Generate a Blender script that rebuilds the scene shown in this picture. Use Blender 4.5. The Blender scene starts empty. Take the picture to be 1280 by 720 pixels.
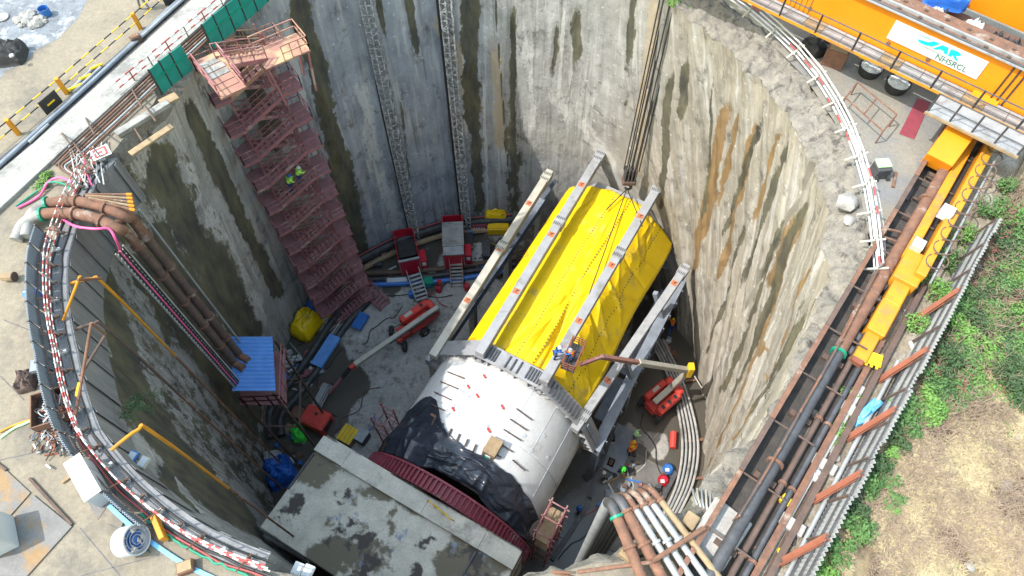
import bpy, bmesh, math, random
import numpy as np
from mathutils import Vector, Matrix, noise as mnoise
R = math.radians
random.seed(7)
rng = np.random.default_rng(7)
scene = bpy.context.scene
COL = scene.collection

# ---------------------------------------------------------------- camera
FPX, TILT, HC = 853.0, R(31), 27.0
cam_data = bpy.data.cameras.new('camera')
cam = bpy.data.objects.new('camera', cam_data); COL.objects.link(cam)
cam.location = (0, 0, HC); cam.rotation_euler = (TILT, 0, 0)
cam_data.sensor_width = 36; cam_data.lens = 36 * FPX / 1280
cam_data.clip_start = 0.5; cam_data.clip_end = 2000
scene.camera = cam
# ---------------------------------------------------------------- light
SUN_EL, SUN_DIR = R(55), Vector((0.97, 0.24, 0)).normalized()   # horizontal travel of light
travel = Vector((SUN_DIR.x * math.cos(SUN_EL), SUN_DIR.y * math.cos(SUN_EL), -math.sin(SUN_EL)))
world = bpy.data.worlds.new('World'); scene.world = world; world.use_nodes = True
wn = world.node_tree
sky = wn.nodes.new('ShaderNodeTexSky'); sky.sky_type = 'NISHITA'; sky.sun_disc = False
sky.sun_elevation = SUN_EL
sky.sun_rotation = math.atan2(-SUN_DIR.x, -SUN_DIR.y)
sky.dust_density = 2.0; sky.air_density = 3.0; sky.ozone_density = 2.0
wn.links.new(sky.outputs[0], wn.nodes['Background'].inputs[0])
wn.nodes['Background'].inputs[1].default_value = 0.15
sl = bpy.data.lights.new('sun', 'SUN'); sl.energy = 2.0; sl.angle = R(0.6); sl.color = (1, .95, .87)
so = bpy.data.objects.new('sun', sl); COL.objects.link(so)
so.rotation_euler = travel.to_track_quat('-Z', 'Y').to_euler(); so.location = (-40, -20, 60)
vs = scene.view_settings
vs.view_transform = 'Standard'; vs.look = 'None'; vs.gamma = 1; vs.exposure = 1.75
scene.cycles.max_bounces = 8; scene.cycles.diffuse_bounces = 6; scene.cycles.glossy_bounces = 3
try: scene.cycles.use_denoising = True
except Exception: pass

# ---------------------------------------------------------------- geometry helpers
S_, C_ = math.sin(TILT), math.cos(TILT)
def P(px, py, z):
    u = (px - 640) / FPX; v = (360 - py) / FPX
    d = Vector((u, v * C_ + S_, v * S_ - C_)); k = (z - HC) / d.z
    return Vector((d.x * k, d.y * k, z))
Z = Vector((0, 0, 1))
def perp(d):
    d = d.normalized()
    a = d.cross(Z)
    if a.length < 1e-3: a = Vector((1, 0, 0))
    a.normalize(); return a, a.cross(d).normalized()

class MB:
    def __init__(self): self.v = []; self.f = []
    def add(self, vs_, fs_):
        o = len(self.v); self.v += [tuple(x) for x in vs_]; self.f += [tuple(i + o for i in q) for q in fs_]; return self
    def hexa(self, b, t):          # two quads, same order
        return self.add(list(b) + list(t), [(3, 2, 1, 0), (4, 5, 6, 7)] + [(i, (i + 1) % 4, (i + 1) % 4 + 4, i + 4) for i in range(4)])
    def box(self, c, s, ax=None, ay=None, az=None):
        c = Vector(c); ax = Vector(ax or (1, 0, 0)); ay = Vector(ay or (0, 1, 0)); az = Vector(az or (0, 0, 1))
        x, y, z = ax * s[0] / 2, ay * s[1] / 2, az * s[2] / 2
        return self.hexa([c - x - y - z, c + x - y - z, c + x + y - z, c - x + y - z], [c - x - y + z, c + x - y + z, c + x + y + z, c - x + y + z])
    def bar(self, p, q, w, h=None, up=None):   # rectangular bar p->q, width w sideways, h vertical
        p, q = Vector(p), Vector(q); h = h or w
        d = (q - p); a, b = perp(d)
        if up is not None:
            b = (up - d * (up.dot(d) / d.length_squared)).normalized(); a = d.normalized().cross(b)
        c = (p + q) / 2
        return self.box(c, (d.length, w, h), d.normalized(), a, b)
    def tube(self, pts, r, n=8, cap=True, radii=None):
        pts = [Vector(p) for p in pts]; m = len(pts); o = len(self.v); fs = []; vsx = []
        d0 = (pts[1] - pts[0]).normalized(); a, b = perp(d0)
        for i, p in enumerate(pts):
            d = (pts[min(i + 1, m - 1)] - pts[max(i - 1, 0)]).normalized()
            a = (a - d * a.dot(d)); a = a.normalized() if a.length > 1e-4 else perp(d)[0]
            b = d.cross(a)
            rr = radii[i] if radii else r
            for k in range(n):
                t = 2 * math.pi * k / n
                vsx.append(p + a * (math.cos(t) * rr) + b * (math.sin(t) * rr))
        for i in range(m - 1):
            for k in range(n):
                k2 = (k + 1) % n
                fs.append((i * n + k, i * n + k2, (i + 1) * n + k2, (i + 1) * n + k))
        if cap: fs += [tuple(range(n))[::-1], tuple((m - 1) * n + k for k in range(n))]
        return self.add(vsx, fs)
    def lathe(self, prof, o, ax, n=24, t0=0, t1=2 * math.pi):   # prof [(r, along)]
        o = Vector(o); ax = Vector(ax).normalized(); a, b = perp(ax); closed = abs(t1 - t0 - 2 * math.pi) < 1e-6
        nn = n if closed else n + 1; vsx = []; fs = []
        for (r, s) in prof:
            for k in range(nn):
                t = t0 + (t1 - t0) * k / n
                vsx.append(o + ax * s + a * (math.cos(t) * r) + b * (math.sin(t) * r))
        for i in range(len(prof) - 1):
            for k in range(n):
                k2 = (k + 1) % nn if closed else k + 1
                fs.append((i * nn + k, i * nn + k2, (i + 1) * nn + k2, (i + 1) * nn + k))
        return self.add(vsx, fs)
    def prism(self, poly, z0, z1):
        n = len(poly); vsx = [(p[0], p[1], z0) for p in poly] + [(p[0], p[1], z1) for p in poly]
        return self.add(vsx, [tuple(range(n))[::-1], tuple(range(n, 2 * n))] + [(i, (i + 1) % n, (i + 1) % n + n, i + n) for i in range(n)])
    def grid(self, fn, nu, nv):
        vsx = [fn(i / nu, j / nv) for j in range(nv + 1) for i in range(nu + 1)]
        w = nu + 1
        return self.add(vsx, [(j * w + i, j * w + i + 1, (j + 1) * w + i + 1, (j + 1) * w + i) for j in range(nv) for i in range(nu)])
    def mesh(self, name, off=(0, 0, 0)):
        me = bpy.data.meshes.new(name)
        ox, oy, oz = off
        me.from_pydata([(x - ox, y - oy, z - oz) for x, y, z in self.v], [], self.f)
        bm = bmesh.new(); bm.from_mesh(me); bmesh.ops.recalc_face_normals(bm, faces=bm.faces); bm.to_mesh(me); bm.free()
        return me
    def build(self, name, m, parent=None, smooth=False, bevel=0, solid=0):
        root = parent
        while root is not None and root.parent is not None: root = root.parent
        off = root.location if root is not None else (0, 0, 0)
        me = self.mesh(name, off)
        o = bpy.data.objects.new(name, me); COL.objects.link(o)
        me.materials.append(m)
        if smooth:
            me.polygons.foreach_set('use_smooth', [True] * len(me.polygons))
            try: me.set_sharp_from_angle(angle=R(40))
            except Exception: pass
        if solid:
            md = o.modifiers.new('s', 'SOLIDIFY'); md.thickness = solid; md.offset = 0
        if bevel:
            md = o.modifiers.new('b', 'BEVEL'); md.width = bevel; md.segments = 1; md.limit_method = 'ANGLE'
        if parent is not None: o.parent = parent
        return o

def tag(o, label=None, cat=None, group=None, kind=None):
    if label: o['label'] = label
    if cat: o['category'] = cat
    if group: o['group'] = group
    if kind: o['kind'] = kind
    return o
def thing(name, label, cat, loc, group=None):
    o = bpy.data.objects.new(name, None); COL.objects.link(o); o.location = Vector(loc); o.empty_display_size = .3
    return tag(o, label, cat, group)
def inst(src, name, parent, loc=None, rotz=None, mat4=None):   # share mesh data
    o = bpy.data.objects.new(name, src.data); COL.objects.link(o); o.parent = parent
    if mat4 is not None: o.matrix_local = mat4
    else:
        if loc is not None: o.location = loc
        if rotz is not None: o.rotation_euler = (0, 0, rotz)
    return o
def dup(root, loc, rotz, label, group=None):
    r = root.copy(); COL.objects.link(r); r.location = loc; r.rotation_euler = (0, 0, rotz); r['label'] = label
    if group: r['group'] = group
    for ch in list(root.children):
        c = ch.copy(); COL.objects.link(c); c.parent = r
        for g in ch.children:
            d = g.copy(); COL.objects.link(d); d.parent = c
    return r
def bez(pts, n=8):   # catmull-rom through points
    pts = [Vector(p) for p in pts]; out = []
    for i in range(len(pts) - 1):
        p0, p1, p2, p3 = pts[max(i - 1, 0)], pts[i], pts[i + 1], pts[min(i + 2, len(pts) - 1)]
        for k in range(n):
            t = k / n
            out.append(.5 * ((2 * p1) + (p2 - p0) * t + (2 * p0 - 5 * p1 + 4 * p2 - p3) * t * t + (3 * p1 - p0 - 3 * p2 + p3) * t ** 3))
    out.append(pts[-1]); return out

# ---------------------------------------------------------------- materials
def pm(name, c1, c2=None, scale=1.0, rough=.75, metal=0., bump=.15, c3=None, f3=.62, stretch=(1, 1, 1), spec=.4, s3=None, detail=8, grain=0):
    """principled material: two-tone noise c1/c2 plus patches of c3 (rust, dirt) by a second noise; world position coordinates"""
    m = bpy.data.materials.new(name); m.use_nodes = True; nt = m.node_tree; N, L = nt.nodes, nt.links
    b = N['Principled BSDF']; b.inputs['Roughness'].default_value = rough; b.inputs['Metallic'].default_value = metal
    b.inputs['Specular IOR Level'].default_value = spec
    g = N.new('ShaderNodeNewGeometry'); mp = N.new('ShaderNodeMapping'); mp.inputs['Scale'].default_value = stretch
    L.new(g.outputs['Position'], mp.inputs[0])
    no = N.new('ShaderNodeTexNoise'); no.inputs['Scale'].default_value = scale; no.inputs['Detail'].default_value = detail; no.inputs['Roughness'].default_value = .65
    L.new(mp.outputs[0], no.inputs['Vector'])
    rp = N.new('ShaderNodeValToRGB'); L.new(no.outputs['Fac'], rp.inputs[0])
    c2 = c2 or tuple(x * .8 for x in c1)
    rp.color_ramp.elements[0].position = .3; rp.color_ramp.elements[0].color = (*c2, 1)
    rp.color_ramp.elements[1].position = .7; rp.color_ramp.elements[1].color = (*c1, 1)
    out = rp.outputs[0]
    if c3:
        n3 = N.new('ShaderNodeTexNoise'); n3.inputs['Scale'].default_value = s3 or scale * .45; n3.inputs['Detail'].default_value = 10; n3.inputs['Roughness'].default_value = .7
        L.new(mp.outputs[0], n3.inputs['Vector'])
        r3 = N.new('ShaderNodeValToRGB'); L.new(n3.outputs['Fac'], r3.inputs[0])
        r3.color_ramp.elements[0].position = f3 - .04; r3.color_ramp.elements[0].color = (0, 0, 0, 1)
        r3.color_ramp.elements[1].position = f3 + .06; r3.color_ramp.elements[1].color = (1, 1, 1, 1)
        mx = N.new('ShaderNodeMixRGB'); L.new(r3.outputs[0], mx.inputs[0]); L.new(out, mx.inputs[1]); mx.inputs[2].default_value = (*c3, 1)
        out = mx.outputs[0]
    if grain:
        for (gs, ga) in ((scale * 9, grain), (scale * 26, grain * .8)):
            ng = N.new('ShaderNodeTexNoise'); ng.inputs['Scale'].default_value = gs; ng.inputs['Detail'].default_value = 6; ng.inputs['Roughness'].default_value = .75
            L.new(mp.outputs[0], ng.inputs['Vector'])
            mr = N.new('ShaderNodeMapRange'); L.new(ng.outputs['Fac'], mr.inputs[0]); mr.inputs[1].default_value = .3; mr.inputs[2].default_value = .7; mr.inputs[3].default_value = 1 - ga; mr.inputs[4].default_value = 1 + ga * .6
            mx = N.new('ShaderNodeMixRGB'); mx.blend_type = 'MULTIPLY'; mx.inputs[0].default_value = 1; L.new(out, mx.inputs[1]); L.new(mr.outputs[0], mx.inputs[2]); out = mx.outputs[0]
    L.new(out, b.inputs['Base Color'])
    if bump:
        bn = N.new('ShaderNodeBump'); bn.inputs['Strength'].default_value = bump; bn.inputs['Distance'].default_value = .08
        n4 = N.new('ShaderNodeTexNoise'); n4.inputs['Scale'].default_value = scale * 4; n4.inputs['Detail'].default_value = 6
        L.new(mp.outputs[0], n4.inputs['Vector']); L.new(n4.outputs['Fac'], bn.inputs['Height']); L.new(bn.outputs[0], b.inputs['Normal'])
    return m
W = {}
W['ground'] = pm('dusty_ground', (.235, .20, .152), (.17, .148, .116), .5, .95, c3=(.14, .125, .105), f3=.53, bump=.5, s3=.22, grain=.22)
W['ground_r'] = pm('pale_pad', (.22, .203, .172), (.17, .162, .147), .7, .95, c3=(.165, .165, .168), f3=.53, bump=.4, s3=.25, grain=.2)
W['soil'] = pm('stony_soil', (.27, .225, .165), (.15, .128, .10), 1.6, .95, c3=(.32, .295, .26), f3=.54, bump=.9, grain=.3)
W['dark_soil'] = pm('dark_soil', (.07, .06, .055), (.03, .03, .03), 1.5, .9, bump=.5)
W['wetgrey'] = pm('grey_wet_gravel', (.20, .22, .25), (.09, .10, .12), 1.3, .8, c3=(.36, .38, .42), f3=.57, bump=.8, grain=.3)  # blue-grey tone standing in for shade on the upper left ground
W['whitecon'] = pm('pale_concrete', (.31, .30, .285), (.22, .215, .205), .8, .9, c3=(.16, .157, .152), f3=.55, bump=.3, s3=.5, grain=.22)
W['con'] = pm('grey_concrete', (.40, .39, .37), (.26, .25, .24), .9, .9, c3=(.15, .14, .13), f3=.6, bump=.4, grain=.2)
W['collar'] = pm('board_marked_concrete', (.21, .21, .22), (.12, .12, .13), 1.6, .85, bump=.4, stretch=(1, 1, .12), grain=.2)
W['shadecon'] = pm('dark_slab', (.16, .15, .14), (.08, .08, .08), .8, .8, bump=.3)  # even dark grey of the steel road plates
W['rust'] = pm('rusted_steel', (.19, .092, .058), (.095, .052, .038), 2.5, .85, c3=(.25, .20, .17), f3=.60, bump=.3)
W['rustdark'] = pm('dark_rust', (.12, .075, .06), (.06, .045, .04), 2.0, .85, bump=.3)
W['rustorange'] = pm('orange_rust_primer', (.21, .065, .035), (.14, .05, .03), 2.5, .8, bump=.2)
W['steel'] = pm('dark_steel', (.10, .10, .11), (.05, .05, .055), 2.0, .55, .4, bump=.15)
W['galv'] = pm('galvanised_steel', (.33, .34, .35), (.22, .23, .245), 1.5, .6, .25, c3=(.19, .165, .15), f3=.58, bump=.08)
W['beam'] = pm('grey_painted_steel', (.28, .287, .30), (.205, .212, .228), 1.2, .6, .0, c3=(.17, .167, .167), f3=.58, bump=.08)
W['beamlow'] = pm('slate_painted_steel', (.22, .25, .30), (.14, .16, .20), 1.2, .6, .1, bump=.08)
W['white'] = pm('white_paint', (.60, .60, .60), (.48, .48, .485), .6, .5, c3=(.36, .345, .335), f3=.60, bump=.04, grain=.12)
W['offwhite'] = pm('off_white_paint', (.40, .385, .335), (.30, .285, .25), 1.5, .6, c3=(.3, .26, .2), f3=.66, bump=.05)
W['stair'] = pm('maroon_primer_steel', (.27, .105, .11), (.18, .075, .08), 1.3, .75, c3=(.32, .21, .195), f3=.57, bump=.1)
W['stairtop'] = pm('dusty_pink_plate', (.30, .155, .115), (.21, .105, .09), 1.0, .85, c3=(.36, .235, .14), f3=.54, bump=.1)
W['stairdeck'] = pm('maroon_deck_plate', (.27, .13, .135), (.18, .088, .093), .9, .85, bump=.1, grain=.15)
W['hred'] = pm('hoist_red', (.42, .012, .03), (.30, .01, .025), 2, .5, bump=.05)
W['lred'] = pm('lift_red', (.58, .055, .04), (.40, .04, .035), 1.5, .5, c3=(.45, .2, .15), f3=.66, bump=.04)
W['ring'] = pm('dark_red_ring', (.24, .04, .06), (.15, .03, .045), 1.5, .6, c3=(.22, .15, .15), f3=.6, bump=.1)
W['rubber'] = pm('black_rubber', (.04, .04, .042), (.02, .02, .02), 2, .85, bump=.2)
W['black'] = pm('black_paint', (.03, .03, .032), (.015, .015, .016), 2, .6, bump=.05)
W['dkmach'] = pm('dark_machinery', (.06, .06, .065), (.02, .02, .022), 1.2, .6, .2, c3=(.16, .13, .11), f3=.62, bump=.3)
W['orange'] = pm('crane_orange', (.62, .21, .004), (.54, .175, .004), .5, .5, c3=(.42, .18, .04), f3=.66, bump=.03)
W['yellow'] = pm('crane_yellow', (.52, .225, .012), (.38, .16, .012), 1.2, .55, c3=(.27, .145, .055), f3=.58, bump=.05)
W['byellow'] = pm('bright_yellow', (.68, .44, .008), (.55, .34, .008), 1.5, .55, bump=.05)
W['blueroof'] = pm('blue_roof_sheet', (.12, .28, .62), (.08, .21, .52), 1.0, .5, c3=(.2, .3, .5), f3=.64, bump=.03)
W['bluetarp'] = pm('blue_tarpaulin', (.02, .13, .50), (.012, .07, .33), 2.0, .4, bump=.3)
W['blue'] = pm('blue_paint', (.03, .14, .42), (.02, .09, .30), 2, .5, bump=.05)
W['skyblue'] = pm('sky_blue_sheet', (.14, .42, .70), (.10, .33, .58), 2, .5, bump=.05)
W['teal'] = pm('teal_sheet', (.0, .22, .19), (.0, .15, .13), 1.5, .5, bump=.05)
W['green'] = pm('bright_green', (.06, .55, .06), (.03, .36, .03), 3, .7, bump=.3)
W['palegreen'] = pm('pale_green', (.45, .72, .36), (.35, .6, .28), 3, .6, bump=.1)
W['palegrey'] = pm('pale_grey_box', (.42, .445, .48), (.34, .365, .40), 1, .5, bump=.03)
W['wood'] = pm('weathered_timber', (.29, .21, .125), (.18, .13, .08), 3, .85, stretch=(1, 1, 1), bump=.3)
W['maroon'] = pm('maroon_mat', (.22, .035, .055), (.15, .03, .045), 2, .8, bump=.1)
W['pink'] = pm('pink_hose', (.75, .10, .28), (.55, .08, .2), 3, .5, bump=0)
W['greenhose'] = pm('green_hose', (.0, .22, .13), (.0, .15, .09), 3, .5, bump=0)
W['redw'] = pm('red_tube', (.34, .06, .06), (.24, .05, .05), 6, .6, bump=0)
W['plate'] = pm('worn_steel_plate', (.16, .152, .148), (.10, .10, .105), .9, .65, .1, c3=(.21, .13, .06), f3=.54, bump=.1, s3=.5, grain=.18)
W['skin'] = pm('skin', (.35, .20, .13), None, 5, .6, bump=0)
W['hivis'] = pm('hi_vis_green', (.45, .85, .12), None, 5, .7, bump=.1)
W['hiorange'] = pm('hi_vis_orange', (.90, .24, .02), None, 5, .7, bump=.1)
W['navy'] = pm('navy_cloth', (.03, .05, .14), None, 5, .9, bump=.1)
W['clothred'] = pm('red_cloth', (.5, .05, .04), None, 5, .9, bump=.1)
W['clothgrey'] = pm('grey_cloth', (.2, .2, .22), None, 5, .9, bump=.1)
W['rock'] = pm('grey_stone', (.29, .285, .275), (.18, .173, .165), 2.5, .9, bump=.6)
W['trash'] = pm('pale_litter', (.50, .50, .50), (.28, .29, .305), 6, .8, bump=.2)
W['sheet'] = pm('galvanised_sheet', (.34, .355, .37), (.26, .27, .285), .8, .5, .2, c3=(.40, .36, .32), f3=.66, bump=.03)
W['sheetdark'] = pm('slate_sheet', (.21, .25, .31), (.15, .18, .22), .8, .6, .1, bump=.05)
W['greenmoss'] = pm('green_water', (.05, .16, .08), (.03, .08, .04), 1, .5, bump=.1)
W['logo'] = pm('logo_turquoise', (.0, .48, .48), (.0, .46, .46), 1, .6, bump=0)
W['ink'] = pm('sign_ink', (.04, .16, .13), None, 1, .6, bump=0)
W['rope'] = pm('wire_rope', (.035, .033, .03), None, 4, .6, bump=0)
W['label'] = pm('orange_label', (.50, .13, .04), (.38, .10, .04), 3, .6, bump=0)

def tarp_mat(name, c1, c2, rough, sheen=0, trans=.0, wr=.35, sc=1.2, dirt=None):
    m = pm(name, c1, c2, sc, rough, bump=0, c3=dirt, f3=.60, s3=.6)
    nt = m.node_tree; N, L = nt.nodes, nt.links; b = N['Principled BSDF']
    g = N.new('ShaderNodeNewGeometry'); no = N.new('ShaderNodeTexNoise'); no.inputs['Scale'].default_value = 1.1; no.inputs['Detail'].default_value = 5; no.inputs['Distortion'].default_value = 1.2
    L.new(g.outputs['Position'], no.inputs['Vector'])
    bn = N.new('ShaderNodeBump'); bn.inputs['Strength'].default_value = wr; bn.inputs['Distance'].default_value = .25
    L.new(no.outputs['Fac'], bn.inputs['Height']); L.new(bn.outputs[0], b.inputs['Normal'])
    return m
W['ytarp'] = tarp_mat('yellow_tarpaulin', (.68, .465, .002), (.60, .39, .002), .5, wr=.12, dirt=(.42, .30, .05))
W['btarp'] = tarp_mat('black_plastic_sheet', (.03, .036, .05), (.015, .018, .026), .24, wr=.2)
W['mast'] = pm('mottled_mast_steel', (.62, .62, .62), (.03, .03, .035), 3.2, .6, .2, bump=0)

def leafmat(name, a, b_, c=None):
    m = pm(name, a, b_, 2.5, .7, bump=0, c3=c, f3=.6, s3=1.2)
    return m
W['leaf'] = leafmat('green_leaf', (.09, .185, .05), (.045, .105, .03))
W['leaf2'] = leafmat('fresh_leaf', (.14, .27, .055), (.07, .165, .035))
W['leafdark'] = leafmat('dark_leaf', (.05, .095, .035), (.028, .06, .022))
W['redleaf'] = leafmat('dry_red_leaf', (.22, .06, .06), (.13, .05, .04))
W['dry'] = leafmat('dry_grass', (.38, .31, .185), (.25, .20, .12), (.15, .118, .08))
W['twig'] = pm('dry_twig', (.26, .19, .14), (.16, .12, .09), 3, .9, bump=0)
W['grassgreen'] = leafmat('green_grass', (.14, .28, .05), (.08, .18, .03))

# ================================================================ SHAFT
C0 = Vector((-2.5, 25.0, 0)); ZF = -35.0
def vnoise(x, y, seed=0):
    xi = np.floor(x).astype(int); yi = np.floor(y).astype(int); fx = x - xi; fy = y - yi
    fx = fx * fx * (3 - 2 * fx); fy = fy * fy * (3 - 2 * fy)
    def h(a, b):
        n = (a * 374761393 + b * 668265263 + seed * 982451653) & 0x7fffffff
        n = ((n ^ (n >> 13)) * 1274126177) & 0x7fffffff
        return ((n ^ (n >> 16)) & 0xffff) / 65535.0
    return (h(xi, yi) * (1 - fx) + h(xi + 1, yi) * fx) * (1 - fy) + (h(xi, yi + 1) * (1 - fx) + h(xi + 1, yi + 1) * fx) * fy
def fbm(x, y, o=5, seed=0):
    t = 0; a = .5; s = 0
    for i in range(o):
        t = t + a * vnoise(x * 2 ** i + 17.3 * i, y * 2 ** i + 5.1 * i, seed + i); s += a; a *= .55
    return t / s
rim_px = [(860, 25, -1.2), (940, 92, -1.2), (1000, 180, -1.2), (1026, 255, -1.2), (1030, 330, -1.2), (1003, 420, -1.2), (962, 500, -1.2), (905, 590, -1.2), (850, 642, -1.0), (760, 690, -.8), (640, 716, -.6),
          (480, 730, -.3), (345, 712, -.2), (250, 672, -.2), (165, 606, -.2), (118, 548, -.2), (90, 450, -.2), (80, 400, -.2), (78, 330, -.2), (95, 275, -.2), (120, 228, -.3), (165, 205, -1.2), (210, 150, -1.2), (320, 15, -1.2)]
rp = []
for a in rim_px:
    p = P(*a); d = p - C0; rp.append((math.atan2(d.y, d.x), math.hypot(d.x, d.y), a[2]))
rp += [(R(112), 19.6, -1.2), (R(90), 20.2, -1.2), (R(72), 19.6, -1.2)]
rp = sorted(((t % (2 * math.pi)), r, z) for t, r, z in rp)
_t = np.array([a[0] for a in rp]); _r = np.array([a[1] for a in rp]); _z = np.array([a[2] for a in rp])
def rim(t):
    t = np.mod(t, 2 * np.pi)
    return np.interp(t, np.r_[_t[-1] - 2 * np.pi, _t, _t[0] + 2 * np.pi], np.r_[_r[-1], _r, _r[0]]), np.interp(t, np.r_[_t[-1] - 2 * np.pi, _t, _t[0] + 2 * np.pi], np.r_[_z[-1], _z, _z[0]])
RB = 21.0
def wall_hit(px, py, Rr=20.2):
    u = (px - 640) / FPX; v = (360 - py) / FPX
    d = Vector((u, v * C_ + S_, v * S_ - C_)); ox, oy = -C0.x, -C0.y
    a = d.x ** 2 + d.y ** 2; b = 2 * (ox * d.x + oy * d.y); c = ox * ox + oy * oy - Rr * Rr
    k = (-b + math.sqrt(max(b * b - 4 * a * c, 0))) / (2 * a)
    return math.atan2(d.y * k + oy, d.x * k + ox), HC + d.z * k
NT, NZ = 900, 130
th = np.linspace(0, 2 * np.pi, NT, endpoint=False)
rt, zt = rim(th)
TH = np.repeat(th[None, :], NZ + 1, 0); fz = np.linspace(0, 1, NZ + 1)[:, None]
ZZ = zt[None, :] * (1 - fz) + ZF * fz
U = TH * 20.0
flat = 20 * (1 - np.cos(((TH + .13) % (2 * np.pi / 20)) - np.pi / 20)) * .9         # polygonal panels
RR = rt[None, :] * (1 - fz ** .8) + RB * fz ** .8 + flat
adeg = np.degrees(((TH + np.pi) % (2 * np.pi)) - np.pi)
warm = np.clip((62 - adeg) / 25, 0, 1) * np.clip((adeg + 100) / 20, 0, 1)            # the sandy shotcrete side
ridge = np.abs(fbm(U * .55 + 2.2 * fbm(U * .1, ZZ * .12, 3, 5), ZZ * .055, 4, 3) - .5) * 2
RR += (fbm(U * .3, ZZ * .07, 3, 1) - .5) * .30 + (fbm(U * 1.6, ZZ * .8, 3, 9) - .5) * .12
_ta, _za = wall_hit(1003, 300); _tb, _zb = wall_hit(884, 570); SHEAR = -(_tb - _ta) * 20 / (_zb - _za)
slant = U + ZZ * SHEAR * warm
RR += warm * ((fbm(slant * .55, ZZ * .03, 3, 3) - .5) * 1.0 + (fbm(slant * 1.5, ZZ * .05, 3, 11) - .5) * .5 + (fbm(U * 2.2, ZZ * .7, 3, 13) - .5) * .22)
streaks = [  # top px, bottom px, width m, kind, strength
    ((372, 15), (425, 210), 1.5, 'moss', 1.1), ((425, 210), (455, 320), 2.3, 'moss', 1.1), ((585, -20), (592, 160), 1.15, 'moss', 1.3), ((592, 160), (601, 265), .9, 'moss', .9),
    ((508, -20), (517, 34), .55, 'moss', 1.3), ((470, -20), (474, 10), .4, 'moss', 1.0), ((212, 150), (345, 358), 1.3, 'moss', 1.3), ((165, 215), (250, 335), 2.6, 'moss', 1.2), ((250, 335), (318, 430), 3.2, 'moss', 1.1), ((180, 330), (330, 520), 4.5, 'moss', .9),
    ((130, 360), (250, 560), 3.6, 'moss', 1.1), ((160, 470), (330, 640), 4.5, 'moss', 1.1), ((255, 590), (340, 700), 3.0, 'moss', 1.1), ((290, 60), (330, 160), 2.2, 'moss', .7),
    ((848, 112), (838, 205), .7, 'moss', 1.25), ((838, 205), (832, 240), .4, 'moss', .9), ((799, 12), (795, 45), .5, 'moss', 1.1), ((722, 40), (724, 52), .8, 'moss', 1.0), ((872, 95), (870, 115), .7, 'moss', .9), ((696, 62), (694, 66), .4, 'moss', .9),
    ((641, 40), (640, 230), .5, 'moss', .8), ((1000, 205), (940, 330), .8, 'moss', .95), ((1008, 285), (915, 480), .9, 'moss', 1.05), ((965, 175), (920, 270), .5, 'moss', .8), ((985, 300), (900, 480), .5, 'moss', .8), ((930, 300), (880, 430), .4, 'moss', .75), ((1012, 400), (930, 560), .6, 'moss', .7), ((905, 120), (885, 260), .35, 'moss', .7), ((1010, 420), (960, 490), 2.0, 'moss', .6), ((640, 170), (640, 270), 1.4, 'moss', .55),
    ((800, 45), (790, 110), .3, 'moss', .5), ((505, 150), (520, 290), .25, 'moss', .5), ((620, 20), (636, 250), .12, 'moss', .9),
    ((918, 155), (880, 290), 1.2, 'rust', 1.3), ((880, 290), (868, 330), .7, 'rust', 1.0), ((1000, 310), (880, 570), .6, 'rust', 1.0), ((965, 430), (885, 620), .8, 'rust', .95), ((1004, 300), (930, 450), .5, 'rust', 1.0), ((960, 180), (905, 330), .6, 'rust', .9), ((1015, 360), (930, 540), .5, 'rust', .95), ((985, 200), (960, 250), .5, 'rust', .8), ((940, 160), (915, 230), .6, 'rust', .8), ((1000, 290), (975, 345), .9, 'rust', .7), ((590, 95), (597, 140), 1.0, 'rust', .55), ((395, 120), (420, 200), 1.0, 'rust', .5),
    ((830, 20), (812, 110), .75, 'tan', 1.2), ((812, 110), (802, 195), .7, 'tan', 1.0), ((705, 40), (700, 95), .25, 'pale', 1.0), ((716, 60), (714, 90), .2, 'pale', 1.0), ((555, 40), (590, 130), 1.5, 'tan', .5), ((620, 85), (625, 180), 1.0, 'tan', .7), ((355, 40), (372, 120), .8, 'pale', .6), ((200, 215), (330, 400), 1.6, 'pale', .5), ((150, 440), (260, 600), .9, 'pale', .7),
    ((455, 120), (470, 200), 1.6, 'pale', .5), ((480, 230), (500, 290), 1.8, 'pale', .5), ((700, 130), (760, 200), 3.0, 'pale', .45), ((660, 60), (665, 160), 1.0, 'pale', .5), ((605, 130), (609, 260), .22, 'pale', 1.0), ((578, 50), (582, 160), .2, 'pale', .8)]
masks = {k: np.zeros_like(U) for k in ('moss', 'rust', 'tan', 'pale')}
for (a, b, w, kind, st) in streaks:
    t0, z0 = wall_hit(*a); t1, z1 = wall_hit(*b)
    if z0 < z1: t0, z0, t1, z1 = t1, z1, t0, z0
    f = (ZZ - z0) / (z1 - z0 - 1e-6); fc = np.clip(f, 0, 1)
    tc = t0 + (((t1 - t0 + np.pi) % (2 * np.pi)) - np.pi) * fc
    dd = ((TH - tc + np.pi) % (2 * np.pi) - np.pi) * 20
    dd = dd + (fbm(ZZ * .22 + 3 * t0, U * .2, 3, 21) - .5) * w * .6 + (fbm(ZZ * 1.3 + 5 * t0, U * 1.3, 3, 23) - .5) * min(w, 1.2) * .5
    ww = w * .5 * (.85 + .3 * fbm(ZZ * .3 + 9 * t0, U * 0 + 1, 2, 31))
    ends = np.exp(-np.maximum(np.abs(f - .5) - .5, 0) ** 2 * ((z1 - z0) / 2.4) ** 2)
    mk = np.clip(1.5 - np.abs(dd) / (ww * 1.0), 0, 1) * ends * st
    masks[kind] = np.maximum(masks[kind], mk)
left_dark = np.clip((adeg % 360 - 163) / 10, 0, 1) * np.clip((232 - adeg % 360) / 14, 0, 1)  # broad darker mottling over the left wall
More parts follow.
